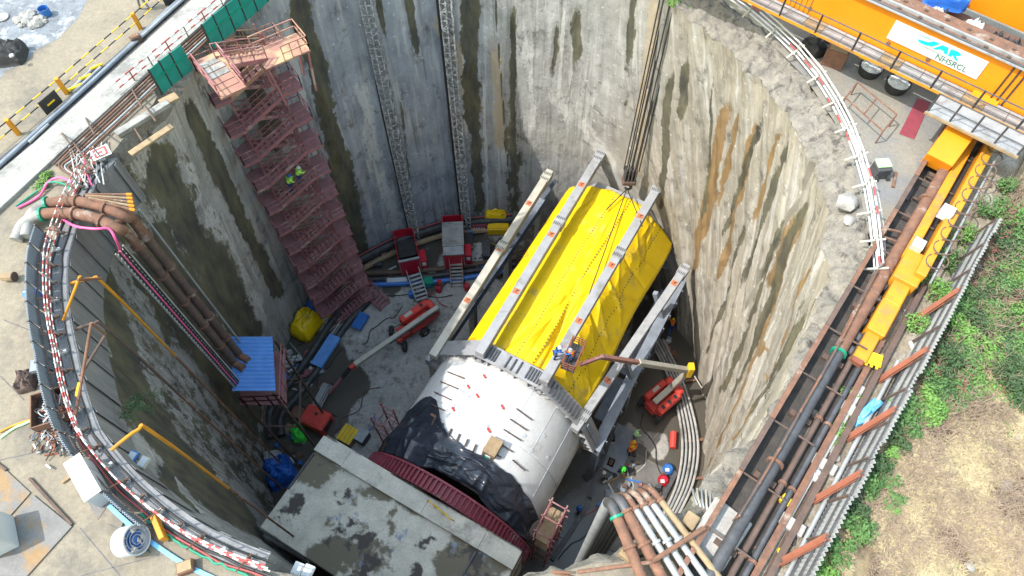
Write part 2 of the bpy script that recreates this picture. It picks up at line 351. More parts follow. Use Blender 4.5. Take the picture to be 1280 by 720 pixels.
masks['moss'] = np.maximum(masks['moss'], left_dark * (.02 + .55 * np.clip(fbm(U * .22, ZZ * .05, 4, 71) * 1.6 - .3, 0, 1)))  # the broad left darkening shares the moss mask
RR += np.clip(masks['moss'], 0, 1) * .10
verts = np.stack([C0.x + RR * np.cos(TH), C0.y + RR * np.sin(TH), ZZ], -1).reshape(-1, 3)
ii = np.arange(NT); jj = np.arange(NZ)[:, None]
q = np.stack([jj * NT + ii, jj * NT + (ii + 1) % NT, (jj + 1) * NT + (ii + 1) % NT, (jj + 1) * NT + ii], -1).reshape(-1, 4)
def np_mesh(name, verts, quads):
    me = bpy.data.meshes.new(name)
    me.vertices.add(len(verts)); me.vertices.foreach_set('co', np.asarray(verts, np.float32).ravel())
    me.loops.add(quads.size); me.loops.foreach_set('vertex_index', quads.astype(np.int32).ravel())
    me.polygons.add(len(quads)); k = quads.shape[1]
    me.polygons.foreach_set('loop_start', np.arange(0, quads.size, k, dtype=np.int32)); me.polygons.foreach_set('loop_total', np.full(len(quads), k, np.int32))
    me.update(calc_edges=True); me.validate(); return me
def np_attr(me, name, arr):
    at = me.attributes.new(name, 'FLOAT', 'POINT'); at.data.foreach_set('value', np.asarray(arr, np.float32).ravel())
me = np_mesh('shaft_wall', verts, q)
for k, v in masks.items(): np_attr(me, k, v)
np_attr(me, 'warm', warm)
cool_shade = np.clip((adeg - 84) / 12, 0, 1) * np.clip((150 - adeg) / 14, 0, 1)  # back-left zone; its bluish shade is put into the wall colour
np_attr(me, 'cool', cool_shade)
np_attr(me, 'su', U + ZZ * SHEAR * warm)
def attr_node(N, n):
    a = N.new('ShaderNodeAttribute'); a.attribute_name = n; return a.outputs['Fac']
def wall_material():
    m = bpy.data.materials.new('shaft_wall_concrete'); m.use_nodes = True; nt = m.node_tree; N, L = nt.nodes, nt.links
    b = N['Principled BSDF']; b.inputs['Roughness'].default_value = .9; b.inputs['Specular IOR Level'].default_value = .25
    g = N.new('ShaderNodeNewGeometry'); sp = N.new('ShaderNodeSeparateXYZ'); L.new(g.outputs['Position'], sp.inputs[0])
    cb = N.new('ShaderNodeCombineXYZ'); L.new(attr_node(N, 'su'), cb.inputs[0]); L.new(sp.outputs[2], cb.inputs[1])
    def nz(sx, sz, detail=8, rough=.65, dist=0):
        mp = N.new('ShaderNodeMapping'); mp.inputs['Scale'].default_value = (sx, sz, 1); L.new(cb.outputs[0], mp.inputs[0])
        n = N.new('ShaderNodeTexNoise'); n.inputs['Scale'].default_value = 1; n.inputs['Detail'].default_value = detail; n.inputs['Roughness'].default_value = rough; n.inputs['Distortion'].default_value = dist
        L.new(mp.outputs[0], n.inputs['Vector']); return n.outputs['Fac']
    def ramp(src, p0, p1, c0=(0, 0, 0), c1=(1, 1, 1)):
        r = N.new('ShaderNodeValToRGB'); L.new(src, r.inputs[0]); e = r.color_ramp.elements
        e[0].position = p0; e[0].color = (*c0, 1); e[1].position = p1; e[1].color = (*c1, 1); return r.outputs[0]
    def mix(f, a, c):
        x = N.new('ShaderNodeMixRGB')
        for s, i in ((f, 0), (a, 1), (c, 2)):
            if isinstance(s, tuple): x.inputs[i].default_value = (*s, 1)
            elif isinstance(s, float): x.inputs[i].default_value = s
            else: L.new(s, x.inputs[i])
        return x.outputs[0]
    def mth(op, a, c):
        x = N.new('ShaderNodeMath'); x.operation = op; x.use_clamp = True
        for s, i in ((a, 0), (c, 1)):
            if isinstance(s, (int, float)): x.inputs[i].default_value = s
            else: L.new(s, x.inputs[i])
        return x.outputs[0]
    cool_shade_c = ramp(nz(.35, .25, 10), .28, .72, (.14, .153, .185), (.35, .375, .43))
    mid_c = ramp(nz(.35, .25, 10), .28, .72, (.20, .197, .19), (.375, .37, .36))
    warm_c = ramp(nz(1.1, .06, 10, .72, .3), .30, .68, (.155, .136, .108), (.365, .335, .28))
    col = mix(attr_node(N, 'cool'), mid_c, cool_shade_c); col = mix(attr_node(N, 'warm'), col, warm_c)
    col = mix(mth('MULTIPLY', ramp(nz(1.6, .10, 6), .50, .66), .6), col, (.47, .465, .46))       # pale run marks
    col = mix(mth('MULTIPLY', mth('MULTIPLY', ramp(nz(2.2, .07, 8), .52, .66), mth('SUBTRACT', 1.0, mth('MULTIPLY', attr_node(N, 'warm'), .35))), .6), col, (.10, .095, .085))     # thin dark runs
    col = mix(mth('MULTIPLY', ramp(nz(.8, .5, 12, .75), .545, .64), .7), col, (.075, .072, .07))  # blotches
    col = mix(mth('MULTIPLY', ramp(nz(3.0, 2.6, 6), .62, .66), .75), col, (.56, .55, .54))       # pale spots
    # horizontal pour joints
    wv = N.new('ShaderNodeMath'); wv.operation = 'PINGPONG'; L.new(mth('ADD', 0, 0), wv.inputs[0])
    zz = N.new('ShaderNodeMath'); zz.operation = 'MULTIPLY'; L.new(sp.outputs[2], zz.inputs[0]); zz.inputs[1].default_value = 1 / 5.0
    fr = N.new('ShaderNodeMath'); fr.operation = 'FRACT'; L.new(zz.outputs[0], fr.inputs[0])
    ln = ramp(fr.outputs[0], .0, .012, (1, 1, 1), (0, 0, 0)); col = mix(mth('MULTIPLY', ln, .35), col, (.12, .12, .12))
    ea = nz(1.1, .35, 12, .8); em = N.new('ShaderNodeMapRange'); L.new(ea, em.inputs[0]); em.inputs[1].default_value = .32; em.inputs[2].default_value = .68; em.inputs[3].default_value = 0; em.inputs[4].default_value = 1; edge = em.outputs[0]
    def stain(att, lo, hi):
        s = mth('ADD', attr_node(N, att), 0)
        a = N.new('ShaderNodeMath'); a.operation = 'ADD'; L.new(attr_node(N, att), a.inputs[0]); L.new(edge, a.inputs[1])
        return ramp(a.outputs[0], lo, hi)
    lo = .86
    pal = stain('pale', .85, 1.7); col = mix(mth('MULTIPLY', pal, .42), col, (.62, .61, .59))
    tan = stain('tan', .85, 1.5); col = mix(mth('MULTIPLY', tan, .75), col, (.36, .29, .205))
    rus = stain('rust', .9, 1.6); col = mix(mth('MULTIPLY', rus, .85), col, ramp(nz(1.5, .2, 8), .35, .65, (.11, .065, .025), (.25, .145, .045)))
    mos = stain('moss', .85, 1.35); col = mix(mth('MULTIPLY', mos, .93), col, ramp(nz(1.0, .25, 10), .35, .68, (.034, .034, .032), (.125, .115, .065)))
    L.new(col, b.inputs['Base Color'])
    bn = N.new('ShaderNodeBump'); bn.inputs['Strength'].default_value = .6; bn.inputs['Distance'].default_value = .15
    L.new(nz(1.8, 1.2, 10, .7), bn.inputs['Height']); L.new(bn.outputs[0], b.inputs['Normal'])
    return m
WALLM = wall_material(); me.materials.append(WALLM)
o = bpy.data.objects.new('shaft_wall', me); COL.objects.link(o); tag(o, kind='structure')
me.polygons.foreach_set('use_smooth', np.ones(len(me.polygons), bool))

# lip: rough broken concrete from wall top outwards to the ground edge
def lip_w(t):
    a = np.degrees(((t + np.pi) % (2 * np.pi)) - np.pi)
    right = np.clip((75 - a) / 12, 0, 1) * np.clip((a + 75) / 20, 0, 1)
    left = np.clip((a - 105) / 20, 0, 1) * np.clip((168 - a) / 6, 0, 1)
    return .35 + 1.75 * right + 1.6 * left, right
NL = 26; lw, lr = lip_w(th)
fr_ = np.linspace(0, 1, NL + 1)[:, None]
TL = np.repeat(th[None, :], NL + 1, 0)
r0 = RR[0][None, :] - .02
RL = r0 + (rt[None, :] + lw[None, :] - r0) * fr_
UL = TL * 20
ZL = zt[None, :] * (1 - fr_) ** 1.3 - .05 * fr_
amp = np.sin(np.pi * np.clip(fr_, 0, 1)) ** .5
ZL = ZL + lr[None, :] * amp * ((fbm(UL * .9, RL * .9, 5, 41) - .45) * 1.3 + (fbm(UL * 3.2, RL * 3.2, 3, 45) - .5) * .45) + amp * (1 - lr[None, :]) * (fbm(UL, RL, 4, 43) - .5) * .25
ZL = ZL - lr[None, :] * np.exp(-((fr_ - .93) / .05) ** 2) * (.5 + .8 * (fbm(UL * .5, RL * 0, 3, 47) > .42))       # the crack behind the lip
vl = np.stack([C0.x + RL * np.cos(TL), C0.y + RL * np.sin(TL), ZL], -1).reshape(-1, 3)
jj = np.arange(NL)[:, None]
ql = np.stack([jj * NT + ii, jj * NT + (ii + 1) % NT, (jj + 1) * NT + (ii + 1) % NT, (jj + 1) * NT + ii], -1).reshape(-1, 4)
me = np_mesh('shaft_lip', vl, ql)
W['lip'] = pm('broken_concrete', (.24, .222, .195), (.12, .112, .104), 1.6, .95, c3=(.075, .07, .066), f3=.575, bump=1.0, grain=.35, s3=1.4)
me.materials.append(W['lip']); me.polygons.foreach_set('use_smooth', np.ones(len(me.polygons), bool))
o = bpy.data.objects.new('shaft_lip', me); COL.objects.link(o); tag(o, kind='structure')

# ground with the shaft opening
rg = rt + lw - .02
rad = np.r_[0, np.geomspace(.5, 170, 34)][:, None]
TG = np.repeat(th[None, ::3], len(rad), 0); RG = rg[None, ::3] + rad
n3 = TG.shape[1]
zg = np.where(rad == 0, -.05, 0) + 0 * TG
vg = np.stack([C0.x + RG * np.cos(TG), C0.y + RG * np.sin(TG), zg], -1).reshape(-1, 3)
i3 = np.arange(n3); jj = np.arange(len(rad) - 1)[:, None]
qg = np.stack([jj * n3 + i3, jj * n3 + (i3 + 1) % n3, (jj + 1) * n3 + (i3 + 1) % n3, (jj + 1) * n3 + i3], -1).reshape(-1, 4)
me = np_mesh('ground', vg, qg); me.materials.append(W['ground'])
o = bpy.data.objects.new('ground', me); COL.objects.link(o); tag(o, kind='structure')

# shaft floor: puddled concrete, with shade painted into the right-hand tone
def floor_material():
    m = pm('wet_floor', (.37, .355, .335), (.22, .215, .205), .5, .85, bump=.3, c3=(.13, .12, .105), f3=.575, s3=.9, grain=.28)
    nt = m.node_tree; N, L = nt.nodes, nt.links; b = N['Principled BSDF']
    src = b.inputs['Base Color'].links[0].from_socket
    g = N.new('ShaderNodeNewGeometry')
    no = N.new('ShaderNodeTexNoise'); no.inputs['Scale'].default_value = .16; no.inputs['Detail'].default_value = 9; no.inputs['Roughness'].default_value = .55; no.inputs['Distortion'].default_value = .6
    L.new(g.outputs['Position'], no.inputs['Vector'])
    at_ = N.new('ShaderNodeAttribute'); at_.attribute_name = 'wet'
    ad = N.new('ShaderNodeMath'); ad.operation = 'ADD'; L.new(no.outputs['Fac'], ad.inputs[0]); L.new(at_.outputs['Fac'], ad.inputs[1])
    rp_ = N.new('ShaderNodeValToRGB'); L.new(ad.outputs[0], rp_.inputs[0]); rp_.color_ramp.elements[0].position = .56; rp_.color_ramp.elements[1].position = .60
    mx = N.new('ShaderNodeMixRGB'); L.new(rp_.outputs[0], mx.inputs[0]); L.new(src, mx.inputs[1]); mx.inputs[2].default_value = (.065, .058, .048, 1)
    L.new(mx.outputs[0], b.inputs['Base Color'])
    mr = N.new('ShaderNodeMapRange'); L.new(rp_.outputs[0], mr.inputs[0]); mr.inputs[3].default_value = .85; mr.inputs[4].default_value = .28; L.new(mr.outputs[0], b.inputs['Roughness'])
    return m
NF = 120
xs = np.linspace(-23, 23, NF + 1); XX, YY = np.meshgrid(xs + C0.x, xs + C0.y)
wet_shade = np.full_like(XX, .055)
for (px, py, r_, a_) in [(380, 470, 6, .25), (450, 480, 2.2, .25), (470, 330, 4, .2), (560, 300, 5, .12), (520, 440, 4.5, -.35), (500, 500, 4, -.35), (450, 415, 3, -.1), (470, 400, 2.5, -.3), (600, 375, 2.5, -.2), (440, 560, 3, -.25), (560, 330, 1.5, -.2), (800, 560, 5.5, .22), (828, 560, 1.5, -.5), (790, 545, 1.5, -.35), (760, 600, 3.5, .15), (850, 520, 4, .2), (840, 450, 4, .2), (700, 660, 5, .25), (360, 550, 4, .3), (400, 520, 3, .15), (860, 560, 2, .2)]:  # right-hand spots paint pit shade along with the wet
    c = P(px, py, ZF); wet_shade += a_ * np.exp(-((XX - c.x) ** 2 + (YY - c.y) ** 2) / r_ ** 2)
vf = np.stack([XX, YY, np.full_like(XX, ZF) + (fbm(XX * .5, YY * .5, 3, 51) - .5) * .1], -1).reshape(-1, 3)
w_ = NF + 1; jj, i_ = np.meshgrid(np.arange(NF), np.arange(NF), indexing='ij')
qf = np.stack([jj * w_ + i_, jj * w_ + i_ + 1, (jj + 1) * w_ + i_ + 1, (jj + 1) * w_ + i_], -1).reshape(-1, 4)
me = np_mesh('shaft_floor', vf, qf); np_attr(me, 'wet', wet_shade); me.materials.append(floor_material())
o = bpy.data.objects.new('shaft_floor', me); COL.objects.link(o); tag(o, kind='structure')

# board-marked concrete collar along the left rim
def rimpt(tdeg, dr=0, z=0):
    r, _ = rim(R(tdeg)); r = float(r); return Vector((C0.x + (r + dr) * math.cos(R(tdeg)), C0.y + (r + dr) * math.sin(R(tdeg)), z))
def ang(px, py, z=0):
    d = P(px, py, z) - C0; return math.degrees(math.atan2(d.y, d.x)) % 360
def ring_strip(t0, t1, prof, n, wob=0):   # closed profile [(dr,z)] swept round the rim
    mb = MB(); k = len(prof)
    vsx = []; fs = []
    for i in range(n + 1):
        t = t0 + (t1 - t0) * i / n
        for (dr, z) in prof: vsx.append(rimpt(t, dr, z))
    for i in range(n):
        for j in range(k):
            j2 = (j + 1) % k; fs.append((i * k + j, i * k + j2, (i + 1) * k + j2, (i + 1) * k + j))
    fs += [tuple(range(k)), tuple(n * k + j for j in range(k))[::-1]]
    return mb.add(vsx, fs)
tA, tB = ang(128, 200), ang(330, 712)
o = ring_strip(tA, tB, [(-.45, .12), (.35, .12), (.35, -3.0), (-.45, -3.1)], 90).build('collar_wall', W['collar'])
tag(o, 'grey board-marked concrete collar round the left rim of the shaft', 'collar')
k = 0
for i in range(0, 46, 3):              # formwork board ribs on the collar face
    t = tA + (tB - tA) * (i + .5) / 46
    a = rimpt(t, -.49, .06); b_ = rimpt(t, -.49, -3.05)
    MB().bar(a, b_, .34 if i % 3 else .5, .025, up=(C0 - a).normalized()).build('formwork_strip', W['collar'], o)

# ================================================================ TUNNELLING MACHINE
TA = Vector((.49, .872, 0)).normalized(); TN = Vector((TA.y, -TA.x, 0)); TO = Vector((0, 21.7, 0)); TZ = -27.6; TR = 6.75
def tb(s, l, z): return TO + TA * s + TN * l + Z * z
def tc(s, phi, r=TR): return tb(s, r * math.sin(phi), TZ + r * math.cos(phi))      # phi from the top
def nzv(x, y=0., z=0.): return mnoise.noise(Vector((x, y, z)))
def crease_field(X, Y, lines):      # sharp ridges along line segments
    H_ = np.zeros_like(X)
    for (x0, y0, x1, y1, a, w) in lines:
        dx, dy = x1 - x0, y1 - y0; L2 = dx * dx + dy * dy + 1e-9
        f = np.clip(((X - x0) * dx + (Y - y0) * dy) / L2, 0, 1); d = np.hypot(X - x0 - f * dx, Y - y0 - f * dy)
        H_ += a * np.exp(-d / w) * (.35 + .65 * np.sin(np.pi * np.clip(f * .94 + .03, 0, 1)))
    return H_
# white shield
t = thing('tunnel_shield', 'white cylindrical tunnel boring machine shield lying at the shaft bottom', 'tunnel machine', tb(-4.5, 0, ZF))
MB().lathe([(TR - 1.2, -9.2), (TR - .25, -9.2), (TR, -9.0), (TR, -4.9), (TR - .05, -4.88), (TR - .05, -4.82), (TR, -4.8), (TR, -.25), (TR - .12, -.1), (TR - 1.2, -.1), (TR - 1.2, -9.2)], TO + Z * TZ, TA, 96).build('shield_skin', W['white'], t, smooth=True)
MB().lathe([(TR + .28, -.25), (TR + .28, .25), (TR - .2, .25), (TR - .2, -.25), (TR + .28, -.25)], TO + Z * TZ, TA, 96).build('tail_ring', W['byellow'], t, smooth=True)
MB().lathe([(TR - 1.0, -9.1), (.1, -9.1)], TO + Z * TZ, TA, 48).build('bulkhead', W['dkmach'], t)
MB().lathe([(TR - 1.0, -.3), (.1, -.3)], TO + Z * TZ, TA, 48).build('rear_bulkhead', W['dkmach'], t)
for l in (-3.2, 3.2):
    MB().box(tb(-4.5, l, ZF + .75), (9, 1.6, 1.5), TA, TN).build('cradle', W['steel'], t)
def shield_pt(px, py, dr=.0):       # pixel -> (s, phi) on the shield surface
    r = TR + dr; u = (px - 640) / FPX; v = (360 - py) / FPX
    d = Vector((u, v * C_ + S_, v * S_ - C_)); o_ = Vector((0, 0, HC)) - (TO + Z * TZ)
    dp = d - TA * d.dot(TA); op = o_ - TA * o_.dot(TA)
    a, b_, c = dp.dot(dp), 2 * dp.dot(op), op.dot(op) - r * r
    disc = b_ * b_ - 4 * a * c
    k_ = (-b_ - math.sqrt(max(disc, 0))) / (2 * a); p = o_ + d * k_
    return p.dot(TA), math.atan2(p.dot(TN), p.z)
def sbar(px0, py0, px1, py1, w, h, name, m, par, dr=.06):
    a = tc(*shield_pt(px0, py0), TR + dr); b_ = tc(*shield_pt(px1, py1), TR + dr)
    nrm = ((a + b_) / 2 - (TO + Z * TZ)); nrm = (nrm - TA * nrm.dot(TA)).normalized()
    return MB().bar(a, b_, w, h, up=nrm).build(name, m, par)
for a in [(561, 466, 581, 474), (552, 478, 573, 487), (544, 491, 565, 501), (540, 506, 556, 514), (645, 511, 664, 525), (637, 524, 658, 538), (629, 537, 651, 551), (619, 551, 640, 565), (606, 560, 626, 572), (640, 575, 655, 588)]:
    sbar(*a, .07, .11, 'lifting_lug', W['rustdark'], t, .12)
for (x, y) in [(586, 484), (567, 512), (628, 509), (611, 538), (597, 495), (606, 471)]:
    s, ph = shield_pt(x, y); p = tc(s, ph, TR + .12); n_ = (tc(s, ph, TR + 1) - tc(s, ph, TR)).normalized()
    MB().box(p - n_ * .05, (.16, .42, .14), (TA + TN * .6).normalized(), n_.cross(TA + TN * .6).normalized(), n_).build('red_marker', W['lred'], t, bevel=.04)
for (x, y) in [(679, 545), (684, 573), (664, 564), (655, 545)]:
    s, ph = shield_pt(x, y); p = tc(s, ph, TR + .01); n_ = (tc(s, ph, TR + 1) - tc(s, ph, TR)).normalized()
    MB().box(p - n_ * .01, (.34, .26, .05), (TA + TN * .3).normalized(), n_.cross(TA + TN * .3).normalized(), n_).build('port_cover', W['palegrey'], t)
for k in range(9):
    ph = R(-78 + 19.5 * k)
    n_ = (tc(0, ph, 2) - tc(0, ph, 1)).normalized()
    MB().bar(tc(-8.9 if k % 2 else -4.8, ph, TR + .005), tc(-.3, ph, TR + .005), .05, .03, up=n_).build('weld_seam', W['palegrey'], t)
# rusty walkway rail along the shield crown and a timber board on it
o = sbar(541, 520, 617, 569, .18, .18, 'walkway_beam', W['rust'], t, .25); 
sbar(548, 534, 610, 574, .14, .10, 'walkway_beam', W['greenhose'], t, .1)
for i in range(8):
    f = i / 7; s, ph = shield_pt(545 + 70 * f, 524 + 45 * f); sbar(545 + 70 * f, 524 + 45 * f, 541 + 70 * f, 533 + 45 * f, .12, .1, 'walkway_bracket', W['rustdark'], t, .15)
s, ph = shield_pt(615, 560)
b_ = MB().box(tc(s, ph, TR + .35), (1.3, 1.0, .5), TA, TN).build('timber_box', W['wood']); tag(b_, 'tan timber box on the crown of the white shield', 'box')
# red scaffold railing at shield sides
def railing(name, label, pts, m, hh=1.1, w=.05, rails=(1.0, .55), group=None, cat='railing', posts=None, root=None):
    pts = [Vector(p) for p in pts]
    r = root or thing(name, label, cat, pts[0], group)
    for p in pts: MB().bar(p, p + Z * hh, w).build('post', m, r)
    for h in rails:
        for a, b_ in zip(pts[:-1], pts[1:]): MB().bar(a + Z * h, b_ + Z * h, w).build('rail', m, r)
    return r
sc_ = thing('scaffold', 'red tubular scaffold tower beside the right front of the white shield', 'scaffold', tb(-8.0, 7.6, ZF))
for s in (-9.2, -8.0, -6.8):
    for l in (7.1, 8.3):
        MB().tube([tb(s, l, ZF), tb(s, l, -23.2)], .07, 6).build('standard', W['stair'], sc_)
    for z in (-33, -30.5, -28, -25.5, -23.6): MB().tube([tb(s, 6.9, z), tb(s, 8.6, z)], .06, 6).build('transom', W['stair'], sc_)
for z in (-33, -30.5, -28, -25.5, -24.4, -23.6):
    for l in (7.1, 8.3): MB().tube([tb(-9.5, l, z), tb(-6.5, l, z)], .06, 6).build('ledger', W['stair'], sc_)
for z in (-28, -25.5): MB().box(tb(-8, 7.7, z + .1), (2.6, 1.1, .06), TA, TN).build('deck_board', W['wood'], sc_)
sc2 = thing('scaffold', 'maroon tubular scaffold beside the left front of the black sheet', 'scaffold', tb(-6.8, -8.2, ZF))
for s in (-7.6, -6.2):
    for l in (-7.6, -8.8): MB().tube([tb(s, l, ZF), tb(s, l, -25.5)], .07, 6).build('standard', W['stair'], sc2)
for z in (-33, -31, -29, -27.5, -26):
    for l in (-7.6, -8.8): MB().tube([tb(-7.8, l, z), tb(-6.0, l, z)], .055, 6).build('ledger', W['stair'], sc2)
    for s in (-7.6, -6.2): MB().tube([tb(s, -7.4, z), tb(s, -9.0, z)], .055, 6).build('transom', W['stair'], sc2)
# black plastic sheet crumpled over the shield's front
rk = random.Random(11); BU, BV = 240, 70
_X, _Y = np.meshgrid(np.linspace(0, 17.5, BU + 1), np.linspace(0, 4.2, BV + 1))
lns = []
for k in range(110):
    x, y = rk.uniform(0, 17.5), rk.uniform(-.2, 4.2); a = rk.gauss(.25, .55); L = rk.uniform(.8, 3.6)
    lns.append((x, y, x + L * math.cos(a), y + L * math.sin(a) * .8, rk.choice((1, 1, -1)) * rk.uniform(.08, .26), rk.uniform(.08, .30)))
for k in range(14): x = k * 1.25 + rk.uniform(-.3, .3); lns.append((x, -.2, x + rk.uniform(-.5, .9), 2.4, rk.uniform(.12, .3), .22))
BH = crease_field(_X, _Y, lns)
def blk(u, v):
    ph = R(-66) + u * R(140)
    mid = -8.7 + .35 * math.sin(u * 5) + .2 * math.sin(u * 11 + 1)
    wid = 1.4 + 1.7 * math.exp(-((u - .17) / .14) ** 2) + .25 * math.sin(u * 9) - .35 * (u > .8) * (u - .8) * 5
    s = mid + (v - .42) * 2 * wid + .25 * nzv(u * 9, v * 2, 3) + .10 * nzv(u * 30, v * 2, 3)
    r = TR + .10 + .8 * max(-.09, BH[round(v * BV), round(u * BU)]) + .35 * math.exp(-((v - .40) / .25) ** 2) * (.6 + .4 * math.sin(u * 13)) * min(1, 4 * (1 - u))
    if s < -9.85: r -= min((-9.85 - s) * .9, 1.6); s = -9.85 - (-9.85 - s) * .1
    return tc(s, ph, r)
o = MB().grid(blk, BU, BV).build('black_sheet', W['btarp'], smooth=False, solid=.03)
o.data.polygons.foreach_set('use_smooth', [True] * len(o.data.polygons))
tag(o, 'crumpled black plastic sheet draped over the front of the white shield', 'plastic sheet')
# dark red ribbed entry ring
t = thing('entry_ring', 'dark red ribbed steel ring between black sheet and concrete block', 'steel ring', tb(-10.4, 0, ZF))
MB().lathe([(7.05, -11.1), (7.05, -10.1), (6.6, -10.1), (6.6, -11.1), (7.05, -11.1)], TO + Z * TZ, TA, 96).build('ring_shell', W['ring'], t, smooth=True)
MB().lathe([(7.3, -10.15), (7.3, -10.0), (6.6, -10.0), (6.6, -10.15), (7.3, -10.15)], TO + Z * TZ, TA, 96).build('flange', W['ring'], t, smooth=True)
for i in range(56):
    ph = R(-82) + R(164) * i / 55
    n_ = (tc(0, ph, 2) - tc(0, ph, 1)).normalized()
    MB().bar(tc(-11.05, ph, 7.17), tc(-10.16, ph, 7.17), .10, .28, up=n_).build('rib', W['ring'], t)
# concrete headwall block
def block_material():
    m = pm('stained_block', (.60, .555, .475), (.40, .37, .315), .9, .92, bump=.3, grain=.2)
    nt = m.node_tree; N, L = nt.nodes, nt.links; b = N['Principled BSDF']; src = b.inputs['Base Color'].links[0].from_socket
    g = N.new('ShaderNodeNewGeometry')
    for (sc__, lo, hi, colr, loc) in [(.30, .50, .54, (.145, .125, .09), (3.4, 1.2, 0)), (.55, .57, .62, (.07, .06, .055), (9, 4, 0)), (.9, .60, .68, (.20, .23, .30), (1, 7, 3))]:
        mp = N.new('ShaderNodeMapping'); mp.inputs['Location'].default_value = loc; L.new(g.outputs['Position'], mp.inputs[0])
        no = N.new('ShaderNodeTexNoise'); no.inputs['Scale'].default_value = sc__; no.inputs['Detail'].default_value = 10; no.inputs['Roughness'].default_value = .6; L.new(mp.outputs[0], no.inputs['Vector'])
        r_ = N.new('ShaderNodeValToRGB'); L.new(no.outputs['Fac'], r_.inputs[0]); r_.color_ramp.elements[0].position = lo; r_.color_ramp.elements[1].position = hi
        mx = N.new('ShaderNodeMixRGB'); L.new(r_.outputs[0], mx.inputs[0]); L.new(src, mx.inputs[1]); mx.inputs[2].default_value = (*colr, 1); src = mx.outputs[0]
    L.new(src, b.inputs['Base Color']); return m
W['block'] = block_material(); W['edgecon'] = pm('pale_edge_concrete', (.56, .52, .45), (.40, .375, .33), .9, .92, bump=.3, c3=(.28, .26, .23), f3=.57, grain=.2)
t = thing('concrete_headwall', 'big concrete headwall block with brown stained top beside the dark red ring', 'concrete block', tb(-15, -1, ZF))
ZB = -21.2
MB().box(tb(-14.9, -1.1, (ZF + ZB) / 2 - .15), (7.5, 16.4, ZB - ZF), TA, TN).build('block_body', W['block'], t, bevel=.06)
for i, (l0, l1) in enumerate([(-9.3, -6.9), (-6.85, -.2), (-.15, 4.4), (4.45, 7.1)]):
    MB().box(tb(-11.95, (l0 + l1) / 2, ZB - .02), (1.3 if i else 1.2, l1 - l0 + .03, .36), TA, TN).build('edge_slab', W['edgecon'], t, bevel=.01)
for (s, l, n_) in [(-14.2, -9.2, 2.9), (-13.8, 4.4, 2.0), (-14.6, 7.0, 2.0)]: MB().box(tb(s, l, ZB + .02 - .1), (n_, .12, .2), TA, TN).build('joint_strip', W['steel'], t)
for (a, l) in [(-11.6, -.2), (-11.7, .5), (-11.8, 1.2)]:
    o = MB().tube(bez([tb(a, l, ZB + .18), tb(a, l + .2, ZB + .55), tb(a - .1, l + .7, ZB + .55), tb(a, l + .9, ZB + .2)], 5), .045, 6).build('yellow_strap', W['byellow'])
    tag(o, 'small yellow lifting strap loop on the edge of the headwall, %s' % {-.2: 'nearest the middle joint', .5: 'between the two other loops', 1.2: 'farthest to the right'}[l], 'strap', 'yellow strap loops on the headwall')

# dark machine body under the yellow tarpaulin
t = thing('machine_body', 'dark tunnel machine body mostly hidden under the yellow tarpaulin', 'tunnel machine', tb(10, 0, ZF))
MB().lathe([(.5, .5), (5.4, .5), (5.6, .8), (5.6, 19.0), (5.3, 19.3), (.5, 19.3)], TO + Z * TZ, TA, 64).build('body_shell', W['dkmach'], t, smooth=True)
for i in range(9):
    MB().lathe([(5.6, 1.2 + i * 2.1), (5.8, 1.2 + i * 2.1), (5.8, 1.55 + i * 2.1), (5.6, 1.55 + i * 2.1)], TO + Z * TZ, TA, 64).build('rib_ring', W['steel'], t)
for l in (-3.0, 3.0): MB().box(tb(10, l, ZF + .8), (19, 1.4, 1.6), TA, TN).build('cradle', W['steel'], t)
# yellow tarpaulin
YU, YV = 190, 250
_X, _Y = np.meshgrid(np.linspace(-5.6, 7.4, YU + 1), np.linspace(0, 20.2, YV + 1))      # arc metres, length metres
lns = []; rk = random.Random(23)
for k in range(16): x = rk.uniform(-2.4, 2.4); lns.append((rk.uniform(.6, 2.2), rk.uniform(6, 9), x, rk.uniform(-.3, .6), rk.choice((1, -1)) * rk.uniform(.08, .22), rk.uniform(.14, .30)))   # fan to the front beam
for k in range(10): lns.append((2.6, rk.uniform(2, 6), rk.uniform(3, 6.8), rk.uniform(0, 3), rk.choice((1, -1)) * rk.uniform(.1, .24), rk.uniform(.15, .35)))
for k in range(16): y = rk.uniform(4, 20); lns.append((rk.uniform(2.5, 3.2), y, rk.uniform(5.5, 7.4), y + rk.uniform(-5, 2), rk.choice((1, 1, -1)) * rk.uniform(.10, .28), rk.uniform(.15, .4)))
for k in range(26): x, y = rk.uniform(-5.4, 2.5), rk.uniform(0, 20); lns.append((x, y, x + rk.uniform(-.5, .5), y + rk.uniform(2, 6), rk.choice((1, -1)) * rk.uniform(.03, .10), rk.uniform(.12, .3)))
for k in range(22): x, y = rk.uniform(-5, 7), rk.uniform(15, 20); lns.append((x, y, x + rk.uniform(-2, 2), y + rk.uniform(1, 4), rk.choice((1, -1)) * rk.uniform(.06, .2), rk.uniform(.12, .3)))
YH = crease_field(_X, _Y, lns)
